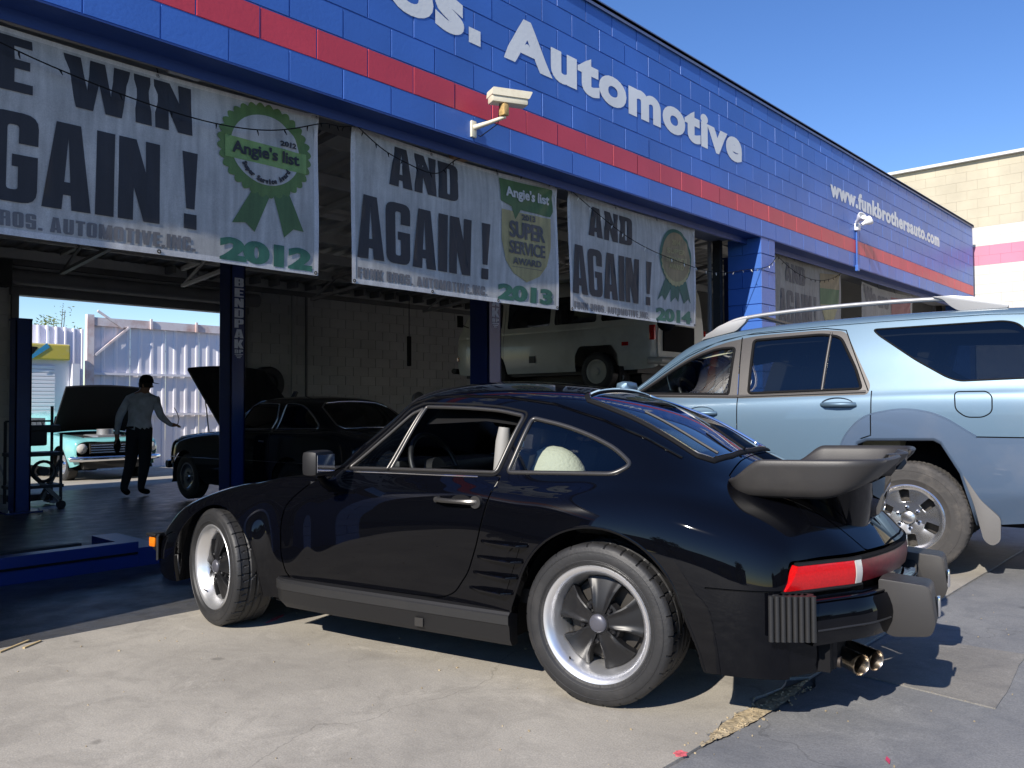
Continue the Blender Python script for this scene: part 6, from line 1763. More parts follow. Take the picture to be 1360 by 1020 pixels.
def build_dark_saloon():
    root = empty('vintage_coupe', (6.36, 8.70, FZ(9.8) - .01), radians(91), 'old black coupe shaded inside the bay with its bonnet raised and bright window trim', 'car')
    paint = mat('old_black_paint', (.006, .007, .009), rough=.10, spec=.45)
    st = [flat([-1.22] * 10, .66, .42, .80, .84), flat([-1.12] * 10, .78, .36, .90, .935), sec(-.85, .83, .30, .96, .72, .985, .58, .995), sec(-.62, .845, .28, .985, .735, 1.04, .60, 1.075),
          sec(-.35, .85, .26, .99, .74, 1.19, .585, 1.245), sec(-.08, .85, .25, .995, .745, 1.315, .57, 1.375), sec(.3, .85, .24, .995, .745, 1.355, .575, 1.42), sec(.8, .85, .24, .99, .745, 1.36, .58, 1.425),
          sec(1.1, .85, .24, .985, .742, 1.335, .58, 1.395), sec([1.3] * 7 + [1.3, 1.32, 1.34], .85, .24, .98, .738, 1.22, .61, 1.28), sec([1.52] * 7 + [1.53, 1.58, 1.60], .85, .24, .97, .73, 1.03, .66, 1.08),
          flat([1.66] * 7 + [1.68, 1.72, 1.74], .848, .24, .955, .99), flat([2.1] * 10, .845, .25, .93, .955), flat([2.6] * 10, .84, .27, .89, .915), flat([3.0] * 7 + [3.03, 3.06, 3.08], .80, .30, .83, .85), flat([3.16] * 7 + [3.2, 3.24, 3.26], .70, .34, .74, .76)]
    sh = Shell(st, nu=110, nv=60)
    ra = [(.40, .22)] + arc(0, .32, .37, -8, 188, 20) + [(-.40, .22)]; fa = [(x + 2.55, z) for x, z in ra]
    dg = rounded([(1.36, 1.00), (.50, 1.01), (.46, 1.15), (.50, 1.325), (.95, 1.335), (1.12, 1.30)], [.02, .03, .05, .04, .05, .04])
    qg = rounded([(.40, 1.015), (-.42, 1.03), (-.40, 1.07), (-.20, 1.21), (-.02, 1.295), (.18, 1.325), (.36, 1.325)], [.02, .05, .05, .1, .1, .1, .03])
    hoodp = [(1.74, -.01), (1.72, .62), (3.0, .56), (3.05, -.01)]
    reg = [('hole', [sh.side(ra, (0, 4.5), .03), sh.side(fa, (0, 4.5), .03)]),
           ('gap', [sh.band([(1.50, .93), (1.52, .6), (1.45, .30), (.45, .30), (.40, .62), (.43, 1.0)], .009, 'side', (0, 7.5), .04)]),
           ('win_d', [sh.side(dg, (3.5, 8), .03)]), ('win_q', [sh.side(qg, (3.5, 8), .03)]),
           ('rear_window', [sh.top([(-.12, -.01), (-.13, .40), (-.22, .52), (-.58, .56), (-.68, .50), (-.72, -.01)], (6, 9), .04)]),
           ('windshield', [sh.top([(1.17, -.01), (1.18, .50), (1.30, .57), (1.50, .62), (1.56, .55), (1.60, -.01)], (6, 9), .04)]),
           ('bay', [sh.top(hoodp, (5.5, 9), .05)])]
    D = sh.cut(reg); finish_car('c', root, sh, D, paint, glass_mat('dim_glass', (.35, .40, .40)), M_CHROME)
    shell_obj('engine_bay', D['bay'], M_SOOT, root, 'LR', off=-.05)
    chrome = mat('dull_chrome', (.45, .45, .46), rough=.22, metal=1.0)
    for s_ in (1, -1):
        for pl, c in ((dg, True), (qg, True), ([(3.1, .84), (2.2, .93), (1.6, .96)], False), ([(3.1, .58), (1.95, .60), (.45, .60), (-.9, .58)], False)):
            uv = sh.side(pl, (2, 8), .04, c); p, n = sh.curve(uv); sweep(p * [1, s_, 1], n * [1, s_, 1], round_prof(.022 if c else .012, .008), 'bright_trim', chrome, root, c)
        uv = sh.top([(-.13, .0), (-.14, .40), (-.23, .51), (-.57, .55), (-.66, .49), (-.70, 0)], (6, 9), .04, False); p, n = sh.curve(uv); sweep(p * [1, s_, 1], n * [1, s_, 1], round_prof(.028, .010), 'rear_window_trim', chrome, root)
        MB().tube([(.62, s_ * .852, .86), (.56, s_ * .875, .865), (.50, s_ * .852, .86)], .012, 6).build('door_handle', chrome, root)
        for cx in (0, 2.55): MB().grid([[Vector((x, s_ * yy, z)) for x, z in [(q[0] + cx - 0, q[1]) for q in ra]] for yy in (.82, .4)]).build('wheel_well', M_MATTE, root)
        simple_wheel(root, 0, s_ * .80, .32, .32, .19, .19, s_ < 0, mat_get('brake_grey')); simple_wheel(root, 2.55, s_ * .80, .32, .32, .19, .19, s_ < 0, chrome if s_ > 0 else mat_get('brake_grey'))
        MB().lathe([(.0001, .03), (.07, .02), (.085, 0), (.09, -.03)], 20, M=Matrix.Rotation(-pi / 2, 4, 'Z')).build('headlight', M_CLEARL, root, smooth=40, loc=(3.12, s_ * .56, .66))
    MB().box((3.26, 0, .46), (.10, 1.5, .12), ch=.04).build('front_bumper', chrome, root, smooth=50)
    MB().box((3.2, 0, .66), (.04, .8, .16)).build('grille', M_MATTE, root)
    # bonnet standing open, hinged at the scuttle
    hd = MB(); rows = []
    for i in range(9):
        t = i / 8; x = 1.76 + t * 1.12; z = .96 + t * .90
        rows.append([Vector((x + .02 * (1 - abs(q) ** 2), q * (.67 - .05 * t), z + .045 * (1 - q * q))) for q in [k / 6 - 1 for k in range(13)]])
    low = [[v + Vector((.02, 0, -.035)) for v in r] for r in rows]
    hd.grid(rows).grid(low)
    edge = [r[0] for r in rows] + rows[-1][1:] + [r[-1] for r in rows[::-1]][1:] + rows[0][::-1][1:-1]; el = [r[0] for r in low] + low[-1][1:] + [r[-1] for r in low[::-1]][1:] + low[0][::-1][1:-1]
    hd.grid([edge + [edge[0]], el + [el[0]]]); hd.build('bonnet', paint, root, smooth=50)
    MB().tube([(2.3, .60, .90), (2.42, .60, 1.42)], .010, 6).build('bonnet_stay', M_GALV, root)
    MB().box((2.35, 0, .78), (.7, .55, .25), ch=.04).box((2.75, .3, .76), (.3, .25, .2)).cyl((2.1, -.3, .75), (2.1, -.3, .95), .12, 14).build('engine', M_SOOT, root, smooth=40)
    it = MB().box((.6, 0, .45), (2.2, 1.4, .1)); it.box((.75, .36, .68), (.5, .5, .5), ch=.06).box((.75, -.36, .68), (.5, .5, .5), ch=.06).box((-.2, 0, .68), (.45, 1.2, .5), ch=.06).box((1.45, 0, .85), (.3, 1.35, .2))
    it.build('seats', M_LEATHER, root, smooth=50)
    MB().box((1.0, 0, .36), (3.6, 1.1, .2)).build('underbody', M_MATTE, root)
    return root
build_dark_saloon()

def build_van():
    root = empty('camper_van', (11.93, 8.28, 1.395), radians(90.5), 'pale grey-green microbus camper raised on a lift behind the third banner', 'van')
    paint = mat('pale_van_paint', (.66, .67, .60), rough=.32, coat=.4, dirt=(.25, .24, .2), dirt_amt=.4, dscale=1.5)
    def vs(xs, w, zb, zt, rail, rw, roof):
        return sec(xs, w, zb, zt, w - .03, rail, rw, roof, tuck=.05)
    st = [vs([-1.13] * 10, .74, .40, 1.0, 1.62, .58, 1.78), vs([-1.05] * 10, .82, .36, 1.06, 1.72, .66, 1.90), vs([-.7] * 10, .855, .34, 1.08, 1.76, .70, 1.95), vs(0, .86, .34, 1.08, 1.77, .71, 1.96),
          vs(1.2, .86, .34, 1.08, 1.77, .71, 1.96), vs(2.4, .86, .34, 1.08, 1.77, .71, 1.95), vs([2.8] * 10, .855, .34, 1.08, 1.75, .70, 1.92), vs([3.05] * 5 + [3.05, 3.0, 2.94, 2.94, 2.96], .84, .34, 1.07, 1.66, .67, 1.84),
          vs([3.26] * 5 + [3.27, 3.20, 3.10, 3.14, 3.18], .80, .36, 1.05, 1.48, .66, 1.60), vs([3.38] * 5 + [3.38, 3.34, 3.28, 3.36, 3.40], .72, .40, 1.0, 1.22, .60, 1.25)]
    sh = Shell(st, nu=100, nv=60)
    ra = [(.42, .30), (.40, .62), (.30, .76), (-.34, .76), (-.46, .62), (-.48, .30)]; fa = [(2.40 + .42, .30)] + arc(2.40, .40, .40, 0, 180, 18) + [(1.98, .30)]
    reg = [('hole', [sh.side(ra, (0, 5), .04), sh.side(fa, (0, 5), .04)])]
    wins = [(2.95, 2.12), (1.98, .98), (.88, -.02), (-.12, -.85)]
    for i, (a, b) in enumerate(wins): reg.append(('win%d' % i, [sh.side(rounded([(a, 1.16), (b, 1.16), (b, 1.64), (a - (.16 if i == 0 else 0), 1.64)], .05), (4, 8), .04)]))
    reg.append(('gap', [sh.band([(3.02, 1.1), (3.0, .85), (2.9, .42)], .009, 'side', (0, 7), .05)])); reg.append(('gap', [sh.band([(2.05, 1.7), (2.05, .6), (2.02, .42)], .009, 'side', (0, 7.5), .05)]))
    reg.append(('windshield', [sh.top([(3.0, -.01), (3.0, .55), (3.26, .62), (3.34, .45), (3.36, -.01)], (6, 9), .04)]))
    D = sh.cut(reg); body = finish_car('v', root, sh, D, paint, M_GLASSD, M_CHROME)
    MB().prism([(q[1] * 1, q[2]) for q in st[0]] + [(-q[1], q[2]) for q in st[0][::-1]][1:-1] if False else [(q[1], q[2]) for q in st[0]] + [(-q[1], q[2]) for q in st[0][::-1]][1:], (-1.13, 0, 0), (0, 1, 0), (0, 0, 1), (-1, 0, 0), .03).build('tail_panel', paint, root, smooth=30)
    MB().box((-1.17, .12, .84), (.04, .95, .42)).build('engine_hatch_opening', M_MATTE, root)  # black box on the tail panel stands for the shade inside the open hatch
    MB().tube([(-1.05, .86, .47), (-1.22, .78, .47), (-1.25, .4, .47), (-1.25, -.4, .47), (-1.22, -.78, .47)], .058, 10).build('rear_bumper', mat('cream_bumper', (.45, .44, .38), rough=.5), root, smooth=50)
    MB().tube([(3.40, .80, .44), (3.50, .5, .44), (3.52, 0, .44), (3.50, -.5, .44), (3.40, -.8, .44)], .055, 10).build('front_bumper', M_SOOT, root, smooth=50)
    for s_ in (1, -1):
        MB().box((-1.10, s_ * .80, .92), (.10, .06, .24), ch=.02).build('tail_light', M_REDL, root, smooth=40)
        MB().box((-.62, s_ * .862, .76), (.12, .02, .06)).build('side_marker', M_REDL, root)
        MB().box((3.27, s_ * .80, .66), (.05, .05, .07), ch=.01).build('indicator', M_AMBER, root)
        MB().box((1.35, s_ * .865, .58), (.13, .02, .12)).build('filler_flap', M_DARK, root)
        simple_wheel(root, 0, s_ * .80, .33, .33, .19, .20, s_ < 0, mat('van_hubcap', (.45, .44, .38), rough=.4)); simple_wheel(root, 2.40, s_ * .80, .33, .33, .19, .20, s_ < 0, mat('van_hubcap', (.45, .44, .38), rough=.4))
        MB().box((-.55, s_ * .82, .25), (.03, .03 if 0 else .24, .30)).build('mud_flap', M_MATTE, root)
        MB().lathe([(.0001, .002), (.045, .002), (.045, 0)], 20).build('mud_flap_badge', M_CLEARL, root, loc=(-.55, s_ * .85, .22), smooth=30)
        mo = MB().tube([(2.95, s_ * .84, 1.25), (3.0, s_ * 1.0, 1.30)], .010, 6).box((3.0, s_ * 1.02, 1.36), (.03, .14, .22), ch=.01).build('mirror', M_DARK, root)
    MB().box((1.2, 0, .36), (3.9, 1.4, .14)).box((1.2, .3, .24), (3.0, .12, .14)).box((1.2, -.3, .24), (3.0, .12, .14)).cyl((-.5, 0, .25), (-.1, 0, .25), .2, 14).build('underbody', M_SOOT, root)
    MB().box((2.2, .35, .9), (.5, .5, .6), ch=.06).box((2.2, -.35, .9), (.5, .5, .6), ch=.06).build('seats', M_LEATHER, root, smooth=40)
    # pop-top lid
    MB().box((1.0, 0, 2.02), (2.4, 1.3, .12), ch=.04).build('pop_top', paint, root, smooth=50)
    return root
build_van()

def build_turquoise():
    root = empty('turquoise_car', (6.98, 20.35, FZ(17.5) - .02), radians(-90), 'turquoise classic car with raised bonnet and round headlights parked nose-in beyond the rear door', 'car')
    paint = mat('turquoise_paint', (.20, .50, .50), rough=.25, coat=.8)
    st = [flat([-1.1] * 10, .72, .42, .86, .90), sec(-.7, .86, .30, .95, .78, 1.0, .62, 1.04), sec(-.2, .87, .26, .96, .78, 1.28, .60, 1.36), sec(.5, .88, .25, .96, .78, 1.31, .60, 1.39), sec(1.1, .88, .25, .95, .77, 1.27, .60, 1.35),
          sec([1.45] * 7 + [1.45, 1.5, 1.52], .88, .25, .94, .76, 1.05, .66, 1.12), flat([1.65] * 7 + [1.67, 1.7, 1.72], .88, .25, .93, .97), flat(2.2, .87, .26, .90, .94), flat(2.8, .86, .28, .87, .90), flat([3.1] * 7 + [3.13, 3.15, 3.16], .83, .32, .83, .85), flat([3.18] * 7 + [3.21, 3.23, 3.24], .78, .36, .78, .79)]
    sh = Shell(st, nu=90, nv=50)
    ra = [(.42, .22)] + arc(0, .33, .38, -8, 188, 18) + [(-.42, .22)]; fa = [(x + 2.5, z) for x, z in ra]
    reg = [('hole', [sh.side(ra, (0, 4.5), .04), sh.side(fa, (0, 4.5), .04)]), ('win_a', [sh.side(rounded([(1.35, .99), (-.45, 1.0), (-.2, 1.25), (1.05, 1.25)], .06), (3.5, 8), .05)]),
           ('windshield', [sh.top([(1.17, -.01), (1.18, .50), (1.45, .62), (1.55, .5), (1.58, -.01)], (6, 9), .05)]), ('bay', [sh.top([(1.75, -.01), (1.73, .66), (3.02, .60), (3.05, -.01)], (5.3, 9), .05)])]
    D = sh.cut(reg); finish_car('t', root, sh, D, paint, M_GLASSD, M_CHROME); shell_obj('engine_bay', D['bay'], M_SOOT, root, 'LR', off=-.05)
    MB().box((3.22, 0, .66), (.06, 1.10, .20)).build('grille', M_SOOT, root)
    for k in range(4): MB().box((3.26, 0, .585 + k * .048), (.02, 1.08, .016)).build('grille_bar', M_CHROME, root)
    MB().tube([(3.10, .86, .46), (3.28, .70, .46), (3.33, 0, .46), (3.28, -.70, .46), (3.10, -.86, .46)], .055, 10).build('front_bumper', M_CHROME, root, smooth=50)
    MB().box((3.15, 0, .34), (.12, 1.3, .16)).build('lower_valance', M_SOOT, root)
    for s_ in (1, -1):
        MB().lathe([(.0001, .05), (.06, .04), (.085, .015), (.10, .0), (.10, -.05)], 24, M=Matrix.Rotation(-pi / 2, 4, 'Z')).build('headlight', M_CLEARL, root, smooth=40, loc=(3.19, s_ * .68, .66))
        simple_wheel(root, 0, s_ * .80, .33, .33, .2, .19, s_ < 0, M_CHROME); simple_wheel(root, 2.5, s_ * .80, .33, .33, .2, .19, s_ < 0, M_CHROME)
        for cx in (0, 2.5): MB().grid([[Vector((x + cx, s_ * yy, z)) for x, z in ra] for yy in (.83, .4)]).build('wheel_well', M_MATTE, root)
    hd = MB(); rows = [[Vector((1.72 + t * .75, q * .74, .98 + t * .92 + .04 * (1 - q * q))) for q in [k / 5 - 1 for k in range(11)]] for t in [i / 6 for i in range(7)]]
    low = [[v + Vector((.04, 0, -.03)) for v in r] for r in rows]; hd.grid(rows).grid(low)
    edge = [r[0] for r in rows] + rows[-1][1:] + [r[-1] for r in rows[::-1]][1:]; el = [r[0] for r in low] + low[-1][1:] + [r[-1] for r in low[::-1]][1:]
    hd.cur = 0; hd.grid([edge, el]); hb = hd.build('bonnet', M_MATTE, root, smooth=50)
    MB().box((2.4, 0, .80), (.8, .5, .22), ch=.05).box((2.85, 0, .82), (.10, 1.0, .10)).cyl((2.3, .1, .9), (2.3, .1, 1.02), .16, 18).build('engine', M_GALV, root, smooth=40)
    MB().box((1.0, 0, .36), (3.6, 1.1, .2)).build('underbody', M_MATTE, root)
    MB().box((.5, 0, .75), (1.6, 1.3, .35), ch=.05).build('seats', M_LEATHER, root)
build_turquoise()

# ------------------------------------------------------------------ lifts and shop equipment
def lift_post(x, y, top, label, w=.20, d=.27, text=None, tz=2.776):
    z0 = FZ(y); r = empty('lift_post', (x, y, z0), 0, label, 'lift post', 'blue posts of the vehicle lifts')
    m = MB(); m.box((0, -d / 2 + .01, (top - z0) / 2), (w, .02, top - z0)).box((-w / 2 + .012, 0, (top - z0) / 2), (.024, d, top - z0)).box((w / 2 - .012, 0, (top - z0) / 2), (.024, d, top - z0))
    m.box((0, d / 2 - .07, (top - z0) / 2), (w - .05, .03, top - z0 - .02)).build('column', M_LIFT, r, bevel=.004)
    MB().box((0, 0, .012), (w + .22, d + .22, .024)).build('base_plate', M_LIFT, r)
    for dx in (-.17, .17):
        for dy in (-.17, .17): MB().cyl((dx, dy, .024), (dx, dy, .05), .012, 6).build('anchor_bolt', M_GALV, r)
    MB().box((0, .02, top - z0 + .012), (w + .02, d, .024)).build('top_cap', M_LIFT, r)
    if text:
        P = .1272; n = len(text); lw = .122
        for i, ch in enumerate(text):
            vs, fs = heavy_or(ch, lw, P * .86)
            mesh_obj('printed_lettering', [(-lw / 2 + .012 + a, -d / 2 - .002, tz - z0 - (i + 1) * P + b) for a, b in vs], fs, M_LET2, r)
        zz = tz - z0 - n * P - .03
        vs, fs = heavy_or('B', .05, .045); mesh_obj('printed_mark', [(-.045 + a, -d / 2 - .002, zz - .03 + b) for a, b in vs], fs, M_LET2, r)
        vs, fs = heavy_or('P', .05, .045); mesh_obj('printed_mark', [(.015 + a, -d / 2 - .002, zz - .03 + b) for a, b in vs], fs, M_LET2, r)
        for k in range(3): mesh_obj('printed_mark', [(-.045 + .015 * k, -d / 2 - .002, zz - .05 - .02 * k), (.065 - .015 * k, -d / 2 - .002, zz - .05 - .02 * k), (.065 - .015 * k, -d / 2 - .002, zz - .04 - .02 * k), (-.045 + .015 * k, -d / 2 - .002, zz - .04 - .02 * k)], [(0, 1, 2, 3)], M_LET2, r)
    return r
M_LET2 = mat('pale_print', (.62, .68, .78), rough=.6, dirt=(.3, .34, .42), dirt_amt=.5, dscale=14)
def heavy_or(ch, w, h):
    return heavy(ch, w, h, grid=0) if ch in HB else glyphs(ch, w, h, .012)
HB['D2'] = HB['D']
lift_post(5.26, 9.53, 3.55, 'blue lift post lettered BENDPAK between the doorway and the old black coupe', text='BENDPAK')
lift_post(3.55, 11.7, 2.27, 'shorter dark blue post at the left jamb of the rear doorway', w=.19, d=.22)
for dx in (-.04, .04): pass
lift_post(6.93, 6.75, 3.5, 'dark blue post in front of the raised camper van', w=.22, d=.30, text='BENDPAK', tz=3.08)
lift_post(12.2, 6.3, 3.5, 'dark blue post behind the blue pillar at the right of the first bay')
# swing arms carrying the van
vl = empty('van_lift_carriage', (11.93, 9.4, 1.4), 0, 'greasy carriage with four swing arms carrying the pale camper van', 'lift carriage')
for (a, b) in (((-1.0, 0), (-.43, -1.4)), ((-1.0, 0), (-.43, 1.5)), ((1.0, 0), (.40, -1.4)), ((1.0, 0), (.40, 1.5))):
    MB().bar((a[0], a[1], .08), (b[0], b[1], .15), .12, .09).cyl((b[0], b[1], .15), (b[0], b[1], .34), .05, 12).build('arm', M_SOOT, vl)
MB().box((0, 0, .02), (2.2, .14, .08)).build('cross_beam', M_SOOT, vl)
# low blue alignment rack at the left
rk = empty('lift_platform', (0, 6.34, 0), 0, 'low blue steel lift frame lying on the shop floor at the left', 'vehicle lift')
MB().box((.35, .06, FZ(6.4) + .095), (4.78, .12, .19)).build('front_rail', M_LIFT, rk, bevel=.004)
MB().box((.35, -.004, FZ(6.4) + .105), (4.76, .012, .016)).build('rail_seam', M_MATTE, rk)
MB().box((.35, 1.15, FZ(7.5) + .04), (4.78, .08, .08)).build('rear_rail', M_SOOT, rk, bevel=.004)
MB().box((2.84, .45, FZ(6.8) + .08), (.20, .9, .14)).prism([(0, 0), (.72, 0), (.0, .16)], (2.74, -.40, FZ(6)), (0, -1, 0), (0, 0, 1), (1, 0, 0), .24).build('ramp', M_LIFT, rk)
MB().box((.35, .6, FZ(7) + .02), (4.7, .95, .03)).build('pit_cover', M_MATTE, rk)  # matt black sheet standing for the shadow inside the frame

def clutter(name, label, cat, loc, parts, group=None):
    r = empty(name, loc, 0, label, cat, group)
    for nm, mb, m in parts: mb.build(nm, m, r, smooth=40)
    return r
# parts stand near the left post
fz = FZ(12)
M_TOOL = mat('dark_tool_steel', (.035, .035, .04), rough=.5)
clutter('tool_trolley', 'dark tool trolley with a raised arm and castors near the rear doorway', 'trolley', (3.80, 12.0, fz), [
    ('tray', MB().box((0, 0, .72), (.62, .40, .05), ch=.01), M_TOOL), ('lower_tray', MB().box((0, 0, .30), (.62, .40, .04)), M_TOOL),
    ('upright', MB().bar((-.28, -.17, .08), (-.28, -.17, 1.25), .03, .03).bar((.28, .17, .08), (.28, .17, 1.35), .03, .03), M_TOOL),
    ('upright', MB().bar((.28, -.17, .08), (.28, -.17, 1.0), .03, .03).bar((-.28, .17, .08), (-.28, .17, 1.15), .03, .03).bar((-.28, .17, 1.15), (.28, .17, 1.15), .025, .025), M_TOOL),
    ('brace', MB().bar((-.28, -.17, .7), (.26, -.17, .12), .05, .05).bar((.10, 0, .12), (.34, 0, .62), .10, .04), M_GREY),
    ('castor', MB().cyl((.28, -.21, .05), (.28, -.16, .05), .055, 14), M_RUBBER), ('castor', MB().cyl((-.28, -.21, .05), (-.28, -.16, .05), .055, 14), M_RUBBER),
    ('press_head', MB().box((-.02, 0, .93), (.30, .26, .20), ch=.03).box((.1, 0, 1.05), (.42, .16, .10), ch=.02), M_TOOL),
    ('hand_wheel', MB().tube([(.06 + .13 * cos(t), -.20, .50 + .13 * sin(t)) for t in [2 * pi * i / 20 for i in range(20)]], .022, 6, closed=True).cyl((.06, -.23, .5), (.06, -.12, .5), .06, 12), M_TOOL)])
clutter('floor_jack', 'low trolley jack with chrome roller standing left of the walking man', 'jack', (3.95, 12.6, fz), [
    ('frame', MB().box((0, 0, .10), (.55, .24, .09), ch=.02), M_TOOL), ('handle', MB().tube([(-.2, 0, .15), (-.45, 0, .75)], .016, 8), M_GALV), ('roller', MB().cyl((.26, -.14, .06), (.26, .14, .06), .06, 14), M_CHROME)])
clutter('rack_stand', 'thin dark pipe rack against the wall left of the doorway', 'rack', (3.15, 11.9, fz), [
    ('upright', MB().bar((-.2, 0, 0), (-.2, 0, 1.45), .02, .02), M_TOOL), ('upright', MB().bar((.1, 0, 0), (.1, 0, 1.3), .02, .02), M_TOOL), ('rung', MB().bar((-.3, 0, 1.1), (.2, 0, 1.1), .02, .02).bar((-.3, 0, .6), (.2, 0, .6), .02, .02), M_TOOL)])
# bench clutter below the rear block wall
y = 13.9; z = FZ(y)
clutter('parts_bench', 'dark steel bench loaded with tools against the rear block wall', 'workbench', (10.35, y, z), [
    ('bench_top', MB().box((0, 0, .95), (1.3, .5, .05)), M_TOOL), ('leg', MB().box((-.6, -.2, .46), (.05, .05, .92)), M_TOOL), ('leg', MB().box((.6, -.2, .46), (.05, .05, .92)), M_TOOL), ('leg', MB().box((.6, .2, .46), (.05, .05, .92)), M_TOOL), ('leg', MB().box((-.6, .2, .46), (.05, .05, .92)), M_TOOL),
    ('vice', MB().box((-.1, -.05, 1.08), (.22, .16, .18), ch=.03).cyl((-.1, -.2, 1.08), (-.1, .1, 1.08), .03, 10), M_SOOT), ('hose_coil', MB().tube([(.25 + .11 * cos(t), -.05 - .002 * i, 1.19 + .16 * sin(t)) for i, t in enumerate([2 * pi * i / 16 for i in range(40)])], .016, 6), M_SOOT), ('shelf', MB().box((.05, .1, 1.38), (.7, .3, .03)).box((-.28, .2, 1.18), (.03, .03, .42)).box((.40, .2, 1.18), (.03, .03, .42)), M_TOOL)])
clutter('covered_machine', 'black draped machine beside the parts bench', 'machine', (9.25, 13.4, z), [
    ('cover', MB().lathe([(.55, 0), (.52, .5), (.46, .9), (.30, 1.22), (.16, 1.36), (.0001, 1.40)], 24, axis='Z'), M_MATTE), ('pipe', MB().cyl((-.05, 0, 1.3), (-.05, 0, 1.55), .02, 8).cyl((.08, 0, 1.3), (.08, 0, 1.55), .02, 8), M_TOOL)])
clutter('spotlight', 'round grey work lamp on a stand right of the parts bench', 'lamp', (10.95, 12.6, z), [
    ('shade', MB().lathe([(.0001, .05), (.08, .04), (.13, 0), (.145, -.06), (.15, -.07)], 24), M_GREY), ('stand', MB().cyl((0, 0, -1.25), (0, 0, -.1), .015, 8), M_TOOL)]).location.z = 1.30
clutter('pry_tool', 'dark angled lever sticking up behind the old black coupe', 'tool', (7.35, 11.6, FZ(11.6)), [('lever', MB().bar((0, 0, 1.25), (.20, .05, 1.56), .07, .04), M_TOOL), ('foot', MB().box((-.1, 0, .62), (.3, .25, 1.24), ch=.04), M_SOOT)])
# big drum fan / spare wheel on the wall beside the door
clutter('wall_wheel', 'large dark spare wheel hung on the rear wall right of the lift post', 'wheel', (8.95, 14.86, 1.62), [
    ('tyre', MB().lathe([(.19, -.11), (.22, -.13), (.31, -.13), (.345, -.10), (.345, .08), (.3, .1)], 36), M_RUBBER), ('rim', MB().lathe([(.0001, -.05), (.05, -.06), (.08, -.04), (.18, -.06), (.2, -.10)], 30), M_SOOT)])
# hanging pull with dark handle
clutter('hanging_pull', 'dark handle hanging on a cord in front of the rear wall', 'cord pull', (9.05, 10.6, 0), [
    ('cord', MB().tube([(0, 0, 4.0), (0, 0, 2.3)], .006, 5), M_MATTE), ('handle', MB().box((0, 0, 2.08), (.06, .06, .50), ch=.015), M_MATTE)])
clutter('chain_hoist', 'chain hoist with a round black weight hanging right of the third banner', 'hoist', (9.0, 5.65, 0), [
    ('chain', MB().tube([(0, 0, 3.9), (0, 0, 2.35)], .014, 6), M_MATTE), ('chain', MB().tube([(-.10, 0, 3.0), (-.07, 0, 2.2)], .010, 6), M_MATTE), ('weight', MB().sphere((.10, 0, 2.22), .12, 10), M_MATTE), ('pulley', MB().cyl((0, -.04, 3.08), (0, .04, 3.08), .08, 16), M_MATTE)])
# conduits on the rear wall
MB().box((9.62, RY - .03, 1.7), (.05, .05, 3.6)).build('wall_conduit', M_INT, garage); MB().box((9.95, RY - .03, 1.7), (.035, .04, 3.6)).build('wall_conduit', M_GREY, garage)
MB().box((6.4, RY - .06, 3.52), (25.6, .10, .10)).build('wall_plate', M_GREY, garage)
for k in range(24):
    x = 6.8 + k * .42; MB().box((x, RY - .35, 3.62), (.06, .6, .13)).build('joist_end', M_GREY, garage)

# ------------------------------------------------------------------ yard behind the shop
M_CORR = mat('white_corrugated_paint', (.80, .78, .82), rough=.6, dirt=(.50, .42, .40), dirt_amt=.25, dscale=.8)
M_RUSTW = mat('rust_stained_white', (.78, .70, .68), rough=.7, dirt=(.45, .20, .12), dirt_amt=.8, dscale=1.4)
def corrugated(x0, x1, y, z0, z1, pitch, dep, name, m, par):
    xs_ = []; x = x0
    while x < x1: xs_ += [(x, 0), (x + pitch * .62, 0), (x + pitch * .72, -dep), (x + pitch * .90, -dep), (x + pitch, 0)]; x += pitch
    vs_ = [];
    for (a, d) in xs_: vs_ += [(a, y + d, z0), (a, y + d, z1)]
    return mesh_obj(name, vs_, [(2 * i, 2 * i + 1, 2 * i + 3, 2 * i + 2) for i in range(len(xs_) - 1)], m, par)
GY = 21.0; gz = FZ(GY)
gate = empty('corrugated_gate', (8.0, GY, gz), 0, 'tall white corrugated steel gate with rusty top rail and diagonal brace beyond the rear door', 'gate')
def G(o): o.parent = gate; o.matrix_parent_inverse = Matrix.Translation((-8.0, -GY, -gz)); return o
x = 7.92; k = 0
while x < 14.5:
    G(corrugated(x, x + .90, GY, gz + .02, 3.25, .30, .020, 'steel_sheet', M_CORR, None)); x += .905
G(MB().box((7.84, GY - .05, 1.45), (.16, .14, 3.9)).build('gate_post', M_RUSTW)); G(MB().box((11.2, GY - .06, 3.24), (6.7, .09, .20)).build('top_rail', M_RUSTW))
G(MB().box((11.2, GY - .06, 1.98), (6.6, .07, .06)).build('mid_rail', M_CORR)); G(MB().box((11.2, GY - .06, .98), (6.6, .07, .06)).build('mid_rail', M_CORR))
G(MB().bar((7.95, GY - .09, 2.42), (8.75, GY - .09, 3.14), .08, .05).build('brace', M_RUSTW)); G(MB().bar((8.0, GY - .10, 3.5), (8.6, GY - .10, 3.12), .06, .05).build('brace', M_RUSTW))
for xx in (9.3, 10.5): G(MB().box((xx, GY - .12, 3.26), (.05, .05, .26)).build('rail_lug', M_RUSTW))
f2 = empty('corrugated_fence', (7.4, 21.9, gz), 0, 'white corrugated fence panels left of the tall gate, lower and further back', 'fence')
for k, x in enumerate((6.85, 7.25, 7.65)):
    o = corrugated(x, x + .40, 21.9 - .02 * (k % 2), gz, 3.16 - .02 * k, .20, .05, 'steel_sheet', M_CORR, f2); o.matrix_parent_inverse = Matrix.Translation((-7.4, -21.9, -gz))
o = MB().box((7.5, 21.80, 1.55), (1.2, .05, .05)).build('rail', M_SOOT, f2); o.matrix_parent_inverse = Matrix.Translation((-7.4, -21.9, -gz))
